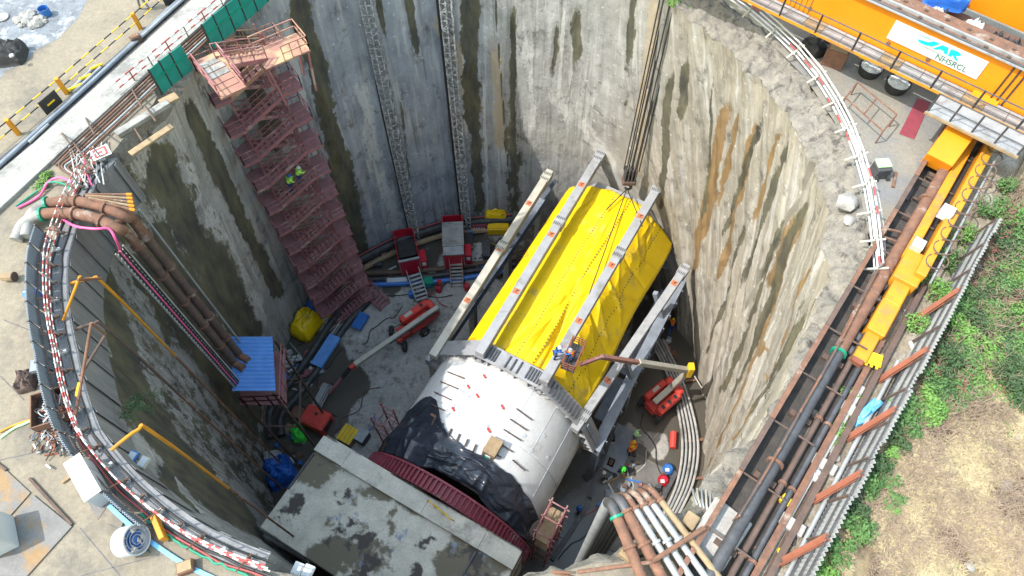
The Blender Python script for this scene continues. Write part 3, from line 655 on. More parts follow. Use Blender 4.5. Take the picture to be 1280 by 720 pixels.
def ytarp(u, v):
    s = .45 + v * 20.2
    lo, hi = R(-47), R(63) + R(1.5) * math.sin(v * 9)
    ph = lo + (hi - lo) * u
    r = 6.72
    dseg = [R(-47), R(-22), R(0), R(22), R(63)]
    for a, b_ in zip(dseg[:-1], dseg[1:]):
        if a <= ph <= b_:
            f = (ph - a) / (b_ - a); r -= (.10 if b_ - a < .5 else .42) * math.sin(math.pi * f)
    fold = 1.3 * YH[min(YV, round(v * YV)), min(YU, round(u * YU))] + .05 * nzv(ph * 5 + s * .4, s * .5, 8)
    edge_f = max(0, min(1, u / .05, (1 - u) / .05)); r = min(r + fold * (.3 + .7 * edge_f), 7.0)
    e = max(0, (s - 19.2)); r -= e * e * 1.2
    p = tc(s, ph, r)
    if u < .02: p.z -= .3
    if u > .985: p.z -= .35
    return p
o = MB().grid(ytarp, YU, YV).build('yellow_tarpaulin', W['ytarp'], solid=.02); o.data.polygons.foreach_set('use_smooth', [True] * len(o.data.polygons))
tag(o, 'huge bright yellow tarpaulin draped over the tunnel machine', 'tarpaulin')
for ph0 in (R(-2), R(10), R(44)):      # eyelet rows along the seams
    mb = MB()
    for i in range(62):
        u = (ph0 - R(-47)) / R(110); v = (i + .5) / 62; p = ytarp(u, v); n_ = (p - (TO + Z * TZ)); n_ = (n_ - TA * n_.dot(TA)).normalized()
        mb.box(p + n_ * .03, (.10, .10, .03), TA, n_.cross(TA), n_)
    e = mb.build('eyelet_row', W['rustdark'], o); e['kind'] = 'stuff'

# ------------------------------------------------ steel support frame over the machine
t = thing('support_frame', 'grey steel portal frame with four long beams over the yellow tarpaulin', 'steel frame', tb(0, 0, ZF))
BW = .74
beams = [((545, 440), (686, 218), -24.0, -23.4), ((603, 437), (752, 192), -19.75, -19.75), ((683, 472), (824, 232), -19.75, -19.75), ((722, 532), (856, 336), -24.0, -24.0)]
for bi, (a, b_, z0, z1) in enumerate(beams):
    p, q = P(*a, z0), P(*b_, z1); d = (q - p).normalized()
    bo = MB().bar(p - d * .5, q + d * .3, BW * (1 if bi in (1, 2) else .95), .8).build('top_beam', W['beam'] if bi else W['offwhite'], t, bevel=.03)
    sd = d.cross(Z).normalized()
    for f in ((.60, .97) if bi in (1, 2) else (.55, .97) if bi == 0 else (.05, .97)):     # splice plates with bolt rows
        c = p + (q - p) * f
        MB().bar(c - d * .45, c + d * .45, BW + .14, .9).build('splice_plate', W['beam'] if bi else W['offwhite'], bo, bevel=.03)
        for k in range(5):
            for s2 in (-.32, .32): MB().box(c + sd * (-.32 + .16 * k) + d * s2 + Z * .46, (.26, .05, .07), d, sd).build('bolt_bar', W['steel'], bo)
    for f in ((.25, .53, .80) if bi != 3 else (.25, .88)):
        c = p + (q - p) * f + Z * .41
        lb = MB().box(c, (.5, .5, .02), d, sd).build('label_plate', W['label'], bo)
        m2 = MB().box(c + Z * .016, (.3, .08, .012), d, sd); m2.box(c + Z * .016 + d * .12 + sd * .08, (.22, .1, .012), (d + sd).normalized(), (sd - d).normalized()); m2.build('label_mark', W['steel'], bo)
# front arch: polygonal girder with stiffeners
def arch(s, wid, nm, k=1., dz=0.):
    prof = [(l_ * k, z_ + dz) for l_, z_ in [(-8.0, -27.5), (-6.7, -24.2), (-2.9, -20.3), (2.9, -20.3), (6.7, -24.2), (8.0, -27.5)]]
    for (l0, z0), (l1, z1) in zip(prof[:-1], prof[1:]):
        a, b_ = tb(s, l0, z0), tb(s, l1, z1); dd = (b_ - a).normalized(); up = TA.cross(dd)
        if up.z < 0: up = -up
        g_ = MB().bar(a, b_, wid, .12, up=up); g_.bar(a - up * .9, b_ - up * .9, wid, .12, up=up); g_.bar(a - up * .45, b_ - up * .45, .14, .86, up=up)
        go = g_.build(nm, W['beam'], t, bevel=.02)
        n_ = max(3, int((b_ - a).length / .55))
        for k in range(n_ + 1):
            f = k / n_
            if abs(f - .5) < .3 and k % 2: continue
            for sg in (-1, 1):
                MB().box(a + (b_ - a) * f - up * .43 + TA * sg * wid * .29, (.07, wid * .40, .84), dd, TA, up).build('stiffener', W['beam'], go)
arch(-.05, 1.45, 'arch_girder'); arch(20.0, .7, 'arch_girder', .8, -1.4)
# top face slots on the front girder
for (l0, l1, n_) in ((-2.7, -1.2, 7), (-.6, .9, 3), (1.3, 2.7, 6), (3.3, 5.9, 9)):
    for k in range(n_):
        l = l0 + (l1 - l0) * (k + .5) / n_; z = -20.16 if l < 2.9 else -20.16 - (l - 2.9) * 3.9 / 3.8
        MB().box(tb(-.05, l, z), (1.05, .10, .14), TA, TN).build('stiffener', W['steel'], t)
for sgn in (-1, 1):
    for s in (-.05, 6.8, 13.6, 20.4):
        MB().bar(tb(s, 8.0 * sgn, -27.4), tb(s, 8.3 * sgn, ZF), .6, .6).build('column', W['beamlow'] if sgn > 0 else W['offwhite'], t)
        MB().bar(tb(s, 6.7 * sgn, -24.2), tb(s, 8.0 * sgn, -27.5), .4, .4).build('knee_brace', W['beamlow'], t)
    go = MB().bar(tb(-.5, 8.0 * sgn, -27.9), tb(20.8, 8.0 * sgn, -27.9), .9, 1.0).build('side_girder', W['beamlow'], t)
    for k in range(14): MB().box(tb(.6 + k * 1.5, (8.0 + .5) * sgn, -27.9), (.08, .25, .9), TA, TN).build('stiffener', W['beamlow'], go)
# dark deck & services along the right flank
for s0, s1 in ((3, 7.5), (8, 13), (13.5, 18)):
    o = MB().box(tb((s0 + s1) / 2, 7.2, -30.2), (s1 - s0, 1.3, .3), TA, TN).build('side_platform', W['beamlow'], t)
# hoist ropes and hook block
rp_ = P(787, 222, -19.0)
hk = thing('hook_block', 'dark steel crane hook block on ropes above the far end of the tarpaulin', 'crane hook', rp_)
for k, dx in enumerate((-.45, -.15, .15, .45)): MB().box(rp_ + Vector((dx, 0, 0)) + Z * .5, (.14, .75, 1.5)).build('sheave_plate', W['steel'], hk, bevel=.05)
MB().box(rp_ + Z * -.4, (1.2, .9, .5)).build('crosshead', W['rustdark'], hk, bevel=.08)
MB().tube(bez([rp_ + Vector((0, 0, -.6)), rp_ + Vector((.1, 0, -1.0)), rp_ + Vector((.35, 0, -1.3)), rp_ + Vector((.1, 0, -1.6)), rp_ + Vector((-.25, 0, -1.35))], 5), .12, 8).build('hook', W['steel'], hk, smooth=True)
for i, (dx, dy) in enumerate(((-.62, .1), (-.45, -.2), (-.2, .2), (.02, -.15), (.05, .25), (.3, -.2), (.5, .15), (.66, -.1))):
    o = MB().tube([rp_ + Vector((dx, dy, .9)), rp_ + Vector((dx, dy, 24))], .05, 6).build('rope', W['rope'], hk)
# sling wires from the hook to the beams and the front
for i, (px, py, z, w_) in enumerate([(758, 262, -20.6, 'short wire sling from the crane hook to the tarpaulin'), (803, 283, -19.2, 'wire sling from the crane hook to the right top beam'), (735, 372, -20.6, 'long wire sling running down the tarpaulin from the crane hook')]):
    o = MB().tube([rp_ - Z * 1.5, P(px, py, z)], .05, 5).build('wire_sling', W['rope']); tag(o, w_, 'wire', 'slings on the crane hook')

# ================================================================ STAIR TOWER
SL, SR = Vector((-18.65, 33.3, 0)), Vector((-15.4, 35.6, 0))
se = (SR - SL).normalized(); sw = Vector((se.y, -se.x, 0))      # sw points towards the shaft centre
t = thing('stair_tower', 'tall maroon steel zigzag stair tower against the back left wall', 'staircase', (SL + SR) / 2 + Z * ZF)
RISE, NFL = 1.40, 24
L0 = (SR - SL).length; LW = .95
tread_src = None
zbase = ZF + .2
Lp, Rp = SL + se * .3, SR - se * .3
roff = t.location
for k in range(NFL):
    z0 = zbase + k * RISE; z1 = z0 + RISE
    lane = .52 if k % 2 == 0 else -.52
    a, b_ = (Lp, Rp) if k % 2 == 0 else (Rp, Lp)
    p, q = a + sw * lane + Z * z0, b_ + sw * lane + Z * z1
    fm = MB()
    for s2 in (-LW / 2, LW / 2): fm.bar(p + sw * s2, q + sw * s2, .06, .28)
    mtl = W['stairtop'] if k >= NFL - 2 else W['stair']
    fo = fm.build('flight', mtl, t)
    n_ = 8
    for i in range(n_):
        c = p + (q - p) * ((i + .5) / n_) + Z * .06
        if tread_src is None:
            tread_src = MB().box(c, (.27, LW, .04), se, sw).build('tread', W['stairdeck'], fo); c00 = c
        else: inst(tread_src, 'tread', fo, c - c00)
    for s2 in (-LW / 2, LW / 2):       # handrails
        r_ = MB()
        for h in (1.0, .55): r_.bar(p + sw * s2 + Z * h, q + sw * s2 + Z * h, .05)
        for i in range(5):
            c = p + (q - p) * (i / 4) + sw * s2; r_.bar(c, c + Z * 1.0, .045)
        r_.build('handrail', mtl, fo)
    # landing at the flight's upper end
    e = b_; out = se if k % 2 == 0 else -se
    c = e + out * .58 + Z * (z1 - .03)
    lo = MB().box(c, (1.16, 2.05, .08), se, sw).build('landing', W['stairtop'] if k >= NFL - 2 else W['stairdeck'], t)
    g = MB(); cc = [c - out * .56 + sw * 1.0, c + out * .56 + sw * 1.0, c + out * .56 - sw * 1.0, c - out * .56 - sw * 1.0]
    for u_, v_ in zip(cc[:-1], cc[1:]):
        for h in (1.05, .55): g.bar(u_ + Z * h, v_ + Z * h, .05)
        for f in (0, .5, 1): w0 = u_ + (v_ - u_) * f; g.bar(w0, w0 + Z * 1.05, .05)
        g.bar(u_ - Z * .1, v_ - Z * .1, .08, .2)
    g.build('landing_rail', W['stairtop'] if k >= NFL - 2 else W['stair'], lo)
    if k % 2:   # outrigger ties to the wall
        MB().bar(c - sw * 1.0, c - sw * 2.6 - Z * .1, .1).build('wall_tie', W['stair'], t)
for cx in (SL + se * .3, SR - se * .3):
    for s2 in (-1.05, .0): MB().bar(cx + sw * s2 + Z * ZF, cx + sw * s2 + Z * (zbase + NFL * RISE), .13).build('column', W['stair'], t)
zt_ = zbase + NFL * RISE
# top deck and entry flight
tp = P(352, 64, zt_ + .5)
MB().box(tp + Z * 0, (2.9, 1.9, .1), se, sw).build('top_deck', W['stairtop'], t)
g = MB(); cc = [tp - se * 1.4 - sw * .92, tp + se * 1.42 - sw * .92, tp + se * 1.42 + sw * .92, tp - se * .2 + sw * .92]
for u_, v_ in zip(cc[:-1], cc[1:]):
    for h in (1.05, .55): g.bar(u_ + Z * h, v_ + Z * h, .06)
    for f in (0, .33, .67, 1): w0 = u_ + (v_ - u_) * f; g.bar(w0, w0 + Z * 1.05, .05)
g.build('top_deck_rail', W['stairtop'], t)
for sx in (-1.3, 1.3):
    for sy in (-.85, .85): MB().bar(tp + se * sx + sw * sy, Vector((0, 0, 0)) + Vector((tp.x, tp.y, zt_ - 2.5)) + se * sx * .8 + sw * sy, .12).build('column', W['stair'], t)
ga, gb = P(262, 78, .35), P(289, 112, .25)
def steps(par, a, b_, wid, n_, m_s, m_t, nm='flight', rails=True):
    d = (b_ - a); hd = Vector((d.x, d.y, 0)).normalized(); sd = Vector((hd.y, -hd.x, 0))
    fm = MB()
    for s2 in (-wid / 2, wid / 2):
        fm.bar(a + sd * s2, b_ + sd * s2, .07, .24)
        if rails:
            for h in (1.0, .5): fm.bar(a + sd * s2 + Z * h, b_ + sd * s2 + Z * h, .05)
            for i in range(4): c = a + d * (i / 3) + sd * s2; fm.bar(c, c + Z * 1.0, .05)
    fo = fm.build(nm, m_s, par)
    for i in range(n_): MB().box(a + d * ((i + .5) / n_) + Z * .05, (min(.27, .62 * d.length / n_), wid, .04), hd, sd).build('tread', m_t, fo)
    return fo
steps(t, P(279, 78, .5), P(326, 70, zt_ + .5), 1.15, 9, W['stair'], W['stairtop'])
gd = (gb - ga).normalized(); gs = Vector((gd.y, -gd.x, 0)).normalized()
go = MB().bar(ga - gd * .5, gb + gd * .35, 1.5, .14).build('gangway', W['stairtop'], t)
for i in range(5):
    c = ga + (gb - ga) * ((i + .3) / 5) + Z * .09; MB().box(c, (.42, 1.2, .05), gd, gs).build('deck_plate', W['whitecon'] if i < 3 else W['stairtop'], go)
g = MB()
for s2 in (-.75, .75):
    for h in (1.0, .5): g.bar(ga + gs * s2 + Z * h, gb + gd * .35 + gs * s2 + Z * h, .06)
    for f in (0, .5, 1.08): c = ga + (gb - ga) * f + gs * s2; g.bar(c - Z * .15, c + Z * 1.0, .06)
g.build('gangway_rail', W['stair'], go)
# lower gang stair to the floor
ls = thing('floor_stair', 'short maroon stair flight from the stair tower foot to the floor', 'staircase', P(484, 384, ZF))
steps(ls, P(440, 342, ZF + 2.2), P(482, 384, ZF + .1), 1.3, 11, W['stair'], W['stair'])

# ================================================================ HOISTS
def lattice_mast(name, label, base, top, w=.85):
    r = thing(name, label, 'hoist mast', base, 'rack hoist masts')
    H = 1.51; n_ = int((top - base.z) / H)
    mb = MB(); c4 = [Vector((sx * w / 2, sy * w / 2, 0)) for sx, sy in ((-1, -1), (1, -1), (1, 1), (-1, 1))]
    for i in range(4):
        a, b_ = c4[i], c4[(i + 1) % 4]
        mb.bar(a, a + Z * H, .09); mb.bar(a + Z * .05, b_ + Z * .05, .07); mb.bar(a + Z * H * .5, b_ + Z * H * .5, .05); mb.bar(a, b_ + Z * H * .5, .05); mb.bar(b_ + Z * H * .5, a + Z * H, .05)
    mb.bar(Vector((0, -w / 2 - .06, 0)), Vector((0, -w / 2 - .06, H)), .12, .06)
    src = mb.build('mast_section', W['mast'], r); src.location = (0, 0, 0)
    me0 = src.data
    for v in me0.vertices: v.co += Vector(base)     # undo the root offset of build()
    for i in range(1, n_): inst(src, 'mast_section', r, (0, 0, i * H))
    for i in range(4, n_, 5):
        for sx in (-.5, .5): MB().bar(base + Vector((sx, .3, i * H)), base + Vector((sx * 2, 2.2, i * H)), .08).build('wall_tie', W['galv'], r)
    MB().tube([base + Vector((-w * .75, .1, 0)), Vector((base.x - w * .75, base.y + .1, top))], .11, 6).build('power_cable', W['black'], r)
    return r
m1 = Vector((-10.55, 43.3, ZF)); m2 = Vector((-4.95, 44.6, ZF))
lattice_mast('hoist_mast', 'grey lattice hoist mast above the open red hoist car, left of the two', m1, 1.0)
lattice_mast('hoist_mast', 'grey lattice hoist mast beside the hoist car with pale roof, right of the two', m2, 1.0)
def hoist_car(label, c, rz, roof, z0, long_):
    r = thing('hoist_car', label, 'hoist', Vector((c.x, c.y, z0)), 'passenger hoist cars at the shaft bottom')
    ex = Vector((math.cos(rz), math.sin(rz), 0)); ey = Vector((-ex.y, ex.x, 0)); c = Vector((c.x, c.y, z0)); w, l, h = 2.1, long_, 2.6
    MB().box(c + Z * .1, (w, l, .2), ex, ey).build('car_floor', W['black'], r)
    for sx in (-1, 1): MB().box(c + ex * sx * w / 2 + Z * h / 2, (.08, l, h), ex, ey).build('side_panel', W['hred'], r)
    for sy in (-1, 1): MB().box(c + ey * sy * l / 2 + Z * h / 2, (w, .08, h), ex, ey).build('end_panel', W['hred'], r)
    for sx in (-1, 1):
        for sy in (-1, 1): MB().box(c + ex * sx * w / 2 + ey * sy * l / 2 + Z * h / 2, (.16, .16, h + .1), ex, ey).build('corner_post', W['stair'], r)
    MB().box(c - ey * (l / 2 + .02) + Z * (h + .05), (w + .1, .22, .16), ex, ey).build('lintel', W['galv'], r)
    MB().box(c + ex * (w / 2 + .42) - ey * (l * .28) + Z * .85, (.7, 1.5, 1.7), ex, ey).build('control_cabin', W['hred'], r, bevel=.04)
    MB().box(c + ex * (w / 2 + .42) - ey * (l * .28 + .78) + Z * 1.1, (.4, .05, .5), ex, ey).build('notice', W['white'], r)
    if roof:
        ro = MB().box(c + Z * (h + .1), (w + .15, l * .62, .12), ex, ey).build('roof', W['whitecon'], r)
        for i in range(4): MB().box(c - ey * (l * .31) + ey * (l * .62 * (i + .5) / 4) + Z * (h + .18), (w, .05, .04), ex, ey).build('roof_seam', W['galv'], ro)
        MB().box(c - ey * l * .37 + Z * (h + .02), (w, l * .2, .08), ex, ey).build('roof_hatch', W['galv'], r)
        MB().box(c + ex * (w / 2 + .5) + ey * .3 + Z * 1.2, (.9, 1.6, .2), ex, ey).build('machine_deck', W['black'], r)
    else:
        MB().box(c + Z * 1.9 + ey * .0, (w - .2, l * .55, .08), ex, ey).build('roof_mesh', W['black'], r)
    return r, ex, ey
h1c = P(511, 322, ZF + .6); h1, ex1, ey1 = hoist_car('open-topped red hoist car at the foot of the left mast', h1c, R(14), False, ZF + .5, 4.0)
h2c = P(568, 308, ZF + 1.2); h2, ex2, ey2 = hoist_car('red hoist car with pale grey roof at the foot of the right mast', h2c, R(4), True, ZF + .8, 5.0)
for nm, lab, a, b_, m_ in (('access_steps', 'pale metal access steps below the open red hoist car', P(517, 342, ZF + 1.6), P(528, 376, ZF), W['galv']), ('access_steps', 'pink-grey metal access steps below the pale-roofed hoist car', P(570, 329, ZF + 1.7), P(572, 359, ZF), W['stairtop'])):
    r = thing(nm, lab, 'steps', b_); steps(r, a, b_, 1.3, 7, m_, m_ if m_ == W['galv'] else W['whitecon'])

# ================================================================ BOOM LIFTS
def wheel(c, ax, r_, w, par, steer=0):
    ax = (Matrix.Rotation(steer, 3, 'Z') @ ax).normalized()
    tyre = MB().lathe([(r_ * .55, -w / 2), (r_ * .92, -w / 2), (r_, -w * .32), (r_, w * .32), (r_ * .92, w / 2), (r_ * .55, w / 2), (r_ * .55, -w / 2)], c, ax, 20).build('tyre', W['rubber'], par, smooth=True)
    MB().lathe([(0, -w * .3), (r_ * .56, -w * .3), (r_ * .56, w * .3), (0, w * .3)], c, ax, 14).build('rim', W['offwhite'], tyre)
    for i in range(12):
        th_ = i * math.pi / 6; a, b_ = perp(ax); n_ = a * math.cos(th_) + b_ * math.sin(th_)
        MB().box(c + n_ * r_, (w * .8, .12, .05), ax, n_.cross(ax), n_).build('tread_lug', W['rubber'], tyre)
def chassis(r, c, d, steer=.5):
    sd = Vector((d.y, -d.x, 0))
    MB().box(c + Z * .62, (3.0, 1.1, .4), d, sd).build('chassis', W['lred'], r, bevel=.06)
    for s1 in (-1, 1):
        MB().box(c + d * s1 * 1.25 + Z * .55, (.3, 2.2, .28), d, sd).build('axle', W['steel'], r, bevel=.03)
        for s2 in (-1, 1): wheel(c + d * s1 * 1.25 + sd * s2 * 1.15 + Z * .52, sd, .52, .42, r, steer if s1 > 0 else 0)
    MB().lathe([(.6, .8), (.6, 1.0)], c, Z, 16).build('slew_ring', W['steel'], r)
bd_root = P(548, 384, ZF + 2.6); bd_tip = P(441, 458, ZF + 2.9)
bdv = (bd_tip - bd_root); bd = Vector((bdv.x, bdv.y, 0)).normalized(); bs = Vector((bd.y, -bd.x, 0))
c = P(513, 416, ZF); 
r = thing('boom_lift', 'red boom lift with long cream boom lowered, left of the tarpaulin', 'boom lift', c, 'boom lifts')
chassis(r, c + bd * .2, bd, .9)
MB().box(c - bd * 1.3 + bs * .72 + Z * 1.75, (3.4, .75, 1.0), bd, bs).build('engine_cover', W['lred'], r, bevel=.12)
MB().box(c - bd * 1.3 - bs * .72 + Z * 1.65, (3.0, .65, .85), bd, bs).build('tank_cover', W['lred'], r, bevel=.12)
for k in (-.6, .1, .8): MB().box(c - bd * (1.3 + k) + bs * 1.1 + Z * 1.75, (.4, .03, .45), bd, bs).build('vent_grille', W['black'], r)
MB().box(c - bd * .6 + bs * .72 + Z * 2.27, (.9, .4, .03), bd, bs).build('decal', W['offwhite'], r); MB().box(c - bd * 2.2 + bs * .72 + Z * 2.27, (.35, .3, .04), bd, bs).build('hatch', W['black'], r)
MB().tube(bez([c + Z * 1.4 + bs * .3, c + bd * .8 + Z * 2.2 + bs * .3, c + bd * 2.2 + Z * 2.7 + bs * .3], 5), .05, 6).build('hydraulic_hose', W['black'], r)
MB().box(c - bd * 3.0 + Z * 1.7, (.7, 1.9, 1.0), bd, bs).build('counterweight', W['lred'], r, bevel=.15)
MB().box(c - bd * .6 + Z * 1.25, (3.6, 1.3, .25), bd, bs).build('turntable', W['lred'], r, bevel=.04)
bo = MB().bar(bd_root, bd_root + bdv * .98, .46, .55).build('boom', W['offwhite'], r, bevel=.04)
MB().bar(bd_root + bdv * .95, bd_tip + bdv.normalized() * .3, .36, .42).build('boom_head', W['lred'], bo)
MB().tube([bd_root - bs * .3 + bdv * .05, bd_root - bs * .3 + bdv * .6], .06, 6).build('boom_hose', W['black'], bo)
j0 = bd_tip + bdv.normalized() * .4; j1 = P(412, 492, ZF + 1.0)
MB().bar(j0, j0 + (j1 - j0) * .35, .3, .3).build('jib_knuckle', W['black'], r)
MB().bar(j0 + (j1 - j0) * .3, j1, .26, .3).build('jib', W['stair'], r)
pf = P(403, 494, ZF + .6); pd = (P(412, 478, ZF) - P(396, 508, ZF)).normalized(); ps_ = Vector((pd.y, -pd.x, 0))
MB().box(pf, (2.4, 1.0, .15), pd, ps_).build('platform', W['galv'], r)
g = MB()
for u_, v_ in (((-1.2, -.5), (1.2, -.5)), ((1.2, -.5), (1.2, .5)), ((1.2, .5), (-1.2, .5)), ((-1.2, .5), (-1.2, -.5))):
    a, b_ = pf + pd * u_[0] + ps_ * u_[1], pf + pd * v_[0] + ps_ * v_[1]
    for h in (.5, 1.0): g.bar(a + Z * h, b_ + Z * h, .05)
    g.bar(a, a + Z, .05)
g.build('platform_rail', W['rustdark'], r)
# right boom lift: articulated, basket raised above the tarpaulin
c = P(823, 505, ZF); d = (P(800, 525, ZF) - P(843, 488, ZF)).normalized(); sd = Vector((d.y, -d.x, 0))
r = thing('boom_lift', 'red articulated boom lift raised beside the right wall with basket over tarpaulin', 'boom lift', c, 'boom lifts')
chassis(r, c, d, .2)
MB().box(c + Z * 1.2, (2.9, 1.6, .3), d, sd).build('turntable', W['lred'], r, bevel=.05)
MB().box(c - sd * .85 + Z * 1.7, (2.8, .75, 1.0), d, sd).build('engine_cover', W['lred'], r, bevel=.12)
MB().box(c + sd * .85 + Z * 1.7, (2.6, .7, .95), d, sd).build('tank_cover', W['lred'], r, bevel=.12)
MB().box(c - d * 1.6 + Z * 1.7, (.8, 2.0, 1.1), d, sd).build('counterweight', W['lred'], r, bevel=.15)
for k in (-.8, 0, .8): MB().box(c - sd * .85 + d * k + Z * 2.22, (.3, .4, .03), d, sd).build('vent_grille', W['black'], r)
MB().box(c + sd * .85 + Z * 2.19, (.8, .35, .03), d, sd).build('decal', W['offwhite'], r)
base_p = c + Z * 2.1 + d * 1.1; base_q = c + Z * 2.5 - d * 1.2
elb = P(862, 463, -27.0)
MB().bar(base_p, base_q, .55, .6).build('lower_arm', W['offwhite'], r, bevel=.04)
MB().bar(base_q, elb, .45, .5).build('riser_arm', W['offwhite'], r, bevel=.04)
tipm = P(752, 446, -19.2)
dv = (tipm - elb)
MB().bar(elb - Z * .8, elb + Z * .9, .5, .7).build('elbow_knuckle', W['byellow'], r, bevel=.05)
bo = MB().bar(elb, elb + dv * .62, .42, .5).build('upper_boom', W['offwhite'], r, bevel=.03)
MB().bar(elb + dv * .55, tipm, .3, .36).build('boom_extension', W['stairtop'], bo)
jt = P(725, 456, -18.4)
MB().bar(tipm, jt, .22, .26).build('jib', W['stair'], r)
bk = P(716, 447, -18.9); be = (P(722, 432, -18.9) - P(708, 464, -18.9)).normalized(); bn_ = Vector((be.y, -be.x, 0))
MB().box(bk, (2.3, 1.0, .08), be, bn_).build('basket_floor', W['dkmach'], r)
g = MB()
for u_, v_ in (((-1.15, -.5), (1.15, -.5)), ((1.15, -.5), (1.15, .5)), ((1.15, .5), (-1.15, .5)), ((-1.15, .5), (-1.15, -.5))):
    a, b_ = bk + be * u_[0] + bn_ * u_[1], bk + be * v_[0] + bn_ * v_[1]
    for h in (.4, .75, 1.1): g.bar(a + Z * h, b_ + Z * h, .06)
    g.bar(a, a + Z * 1.1, .06); g.bar((a + b_) / 2, (a + b_) / 2 + Z * 1.1, .06)
g.build('basket_rail', W['rustorange'], r)
BASKET = bk, be, bn_

# ================================================================ SHED ON STAGING
ZS = -18.0
cs = [P(290, 423, ZS), P(342, 423, ZS), P(339, 488, ZS), P(289, 487, ZS)]
t = thing('roofed_shed', 'small shed with bright blue corrugated roof on tall staging by the left wall', 'shed', Vector((sum(p.x for p in cs) / 4, sum(p.y for p in cs) / 4, ZF)))
ux = (cs[1] - cs[0]).normalized(); uy = (cs[0] - cs[3]).normalized(); wx = (cs[1] - cs[0]).length; wy = (cs[0] - cs[3]).length
nsh = 4
for i in range(nsh):            # roof sheets, ribs across
    def sh(u, v, i=i):
        y = (i + v * 1.02) / nsh; ph = y * wy / .30 * 2 * math.pi
        return cs[3] + ux * (u * wx) + uy * (y * wy) + Z * (.05 * math.sin(ph) + .5 * (y) - .25 + .012 * i)
    MB().grid(sh, 1, 40).build('roof_sheet', W['blueroof'], t, solid=.015)
for p in cs: MB().bar(Vector((p.x, p.y, ZF)), Vector((p.x, p.y, ZS - .3)), .16).build('leg', W['rustdark'], t)
for zz in (-20.6, -25.5):
    for a, b_ in zip(cs, cs[1:] + cs[:1]):
        MB().bar(Vector((a.x, a.y, zz)), Vector((b_.x, b_.y, zz)), .14).build('ledger', W['rustdark'], t)
cx_ = sum((p for p in cs), Vector()) / 4
MB().box(Vector((cx_.x, cx_.y, -20.55)), (wx + .4, wy + .3, .12), ux, uy).build('deck', W['stairdeck'], t)
g = MB()
for a, b_ in zip(cs[1:3] + cs[2:3], cs[2:4] + cs[3:4]):
    a2, b2 = a + ux * .35 - uy * .1, b_ + ux * .35 - uy * .3
    for h in (-19.5, -18.7): g.bar(Vector((a2.x, a2.y, h)), Vector((b2.x, b2.y, h)), .07)
    for f in (0, .33, .67, 1): c = a2 + (b2 - a2) * f; g.bar(Vector((c.x, c.y, -20.6)), Vector((c.x, c.y, -18.7)), .07)
g.build('guard_rail', W['stair'], t)

# ================================================================ FLOOR CLUTTER
def solo(mb, name, m, label, cat, smooth=False, bevel=0, group=None):
    o = mb.build(name, m, smooth=smooth, bevel=bevel); return tag(o, label, cat, group)
def pipe(px, r, m, name, label, cat='pipe', n=8, group=None, seg=6, raw=False):
    pts = [p if raw else P(*p) for p in px]
    return solo(MB().tube(bez(pts, seg), r, n), name, m, label, cat, smooth=True, group=group)
zf = ZF
G1 = 'dark pipes curving round the left floor'
pipe([(352, 545, zf + .4), (352, 520, zf + .4), (376, 490, zf + .4), (402, 455, zf + .4), (430, 410, zf + .4), (465, 372, zf + .4)], .38, W['dkmach'], 'floor_pipe', 'thick dark floor pipe curving past the blue cover, right one of the pair', group=G1)
pipe([(338, 548, zf + .4), (338, 515, zf + .4), (362, 480, zf + .4), (390, 440, zf + .4), (415, 402, zf + .4), (450, 365, zf + .4)], .36, W['dkmach'], 'floor_pipe', 'thick dark floor pipe between shed and blue cover, left one of the pair', group=G1)
pipe([(365, 395, zf + .9), (352, 420, zf + .9), (345, 460, zf + .9), (336, 500, zf + .9)], .3, W['rustdark'], 'floor_pipe', 'rusty pipe along the wall foot beside the yellow bundle', group=G1)
pipe([(400, 375, zf + .9), (375, 392, zf + .9)], .25, W['rustdark'], 'floor_pipe', 'short dark pipe above the blue sheet bundle', group=G1)
pipe([(432, 392, zf + .3), (408, 428, zf + .3)], .14, W['galv'], 'thin_pipe', 'thin pale pipe beside the blue pipe cover', group=G1)
for (a, b_, y, m_, lab) in [((452, 342), (645, 322), .5, W['rustdark'], 'rusty service pipe along the back floor below the hoists'), ((450, 350), (645, 330), .4, W['dkmach'], 'dark service pipe along the back floor, in front of the rusty one'), ((465, 356), (640, 338), .35, W['blue'], 'blue service pipe along the back floor')]:
    pipe([(*a, zf + y), ((a[0] + b_[0]) / 2, (a[1] + b_[1]) / 2 + 4, zf + y), (*b_, zf + y)], .28, m_, 'service_pipe', lab, group='service pipes along the back floor')
bp = [P(445, 328, zf + 1.4), P(490, 305, zf + 1.4), P(530, 290, zf + 1.4), P(565, 281, zf + 1.4), P(640, 274, zf + 1.4)]
pipe(bp, .45, W['dkmach'], 'wall_duct', 'fat slate duct lying along the foot of the back wall', raw=True)
pipe([p + Vector((.1, -.6, -.8)) for p in bp], .3, W['wood'], 'wall_duct', 'tan pipe under the slate duct at the back wall', raw=True)
pipe([p + Vector((0, .2, .6)) for p in bp], .07, W['redw'], 'cable', 'thin red cable above the slate duct at the back wall', 'cable', raw=True)
def boxp(px, py, z, sx, sy, sz, ang_, m, name, label, cat, bevel=.05, group=None):
    c = P(px, py, z); ex = Vector((math.cos(R(ang_)), math.sin(R(ang_)), 0)); ey = Vector((-ex.y, ex.x, 0))
    return solo(MB().box(c + Z * sz / 2, (sx, sy, sz), ex, ey), name, m, label, cat, bevel=bevel, group=group), c, ex, ey
a_ = math.degrees(math.atan2(*(P(420, 418, zf) - P(396, 455, zf)).yx))
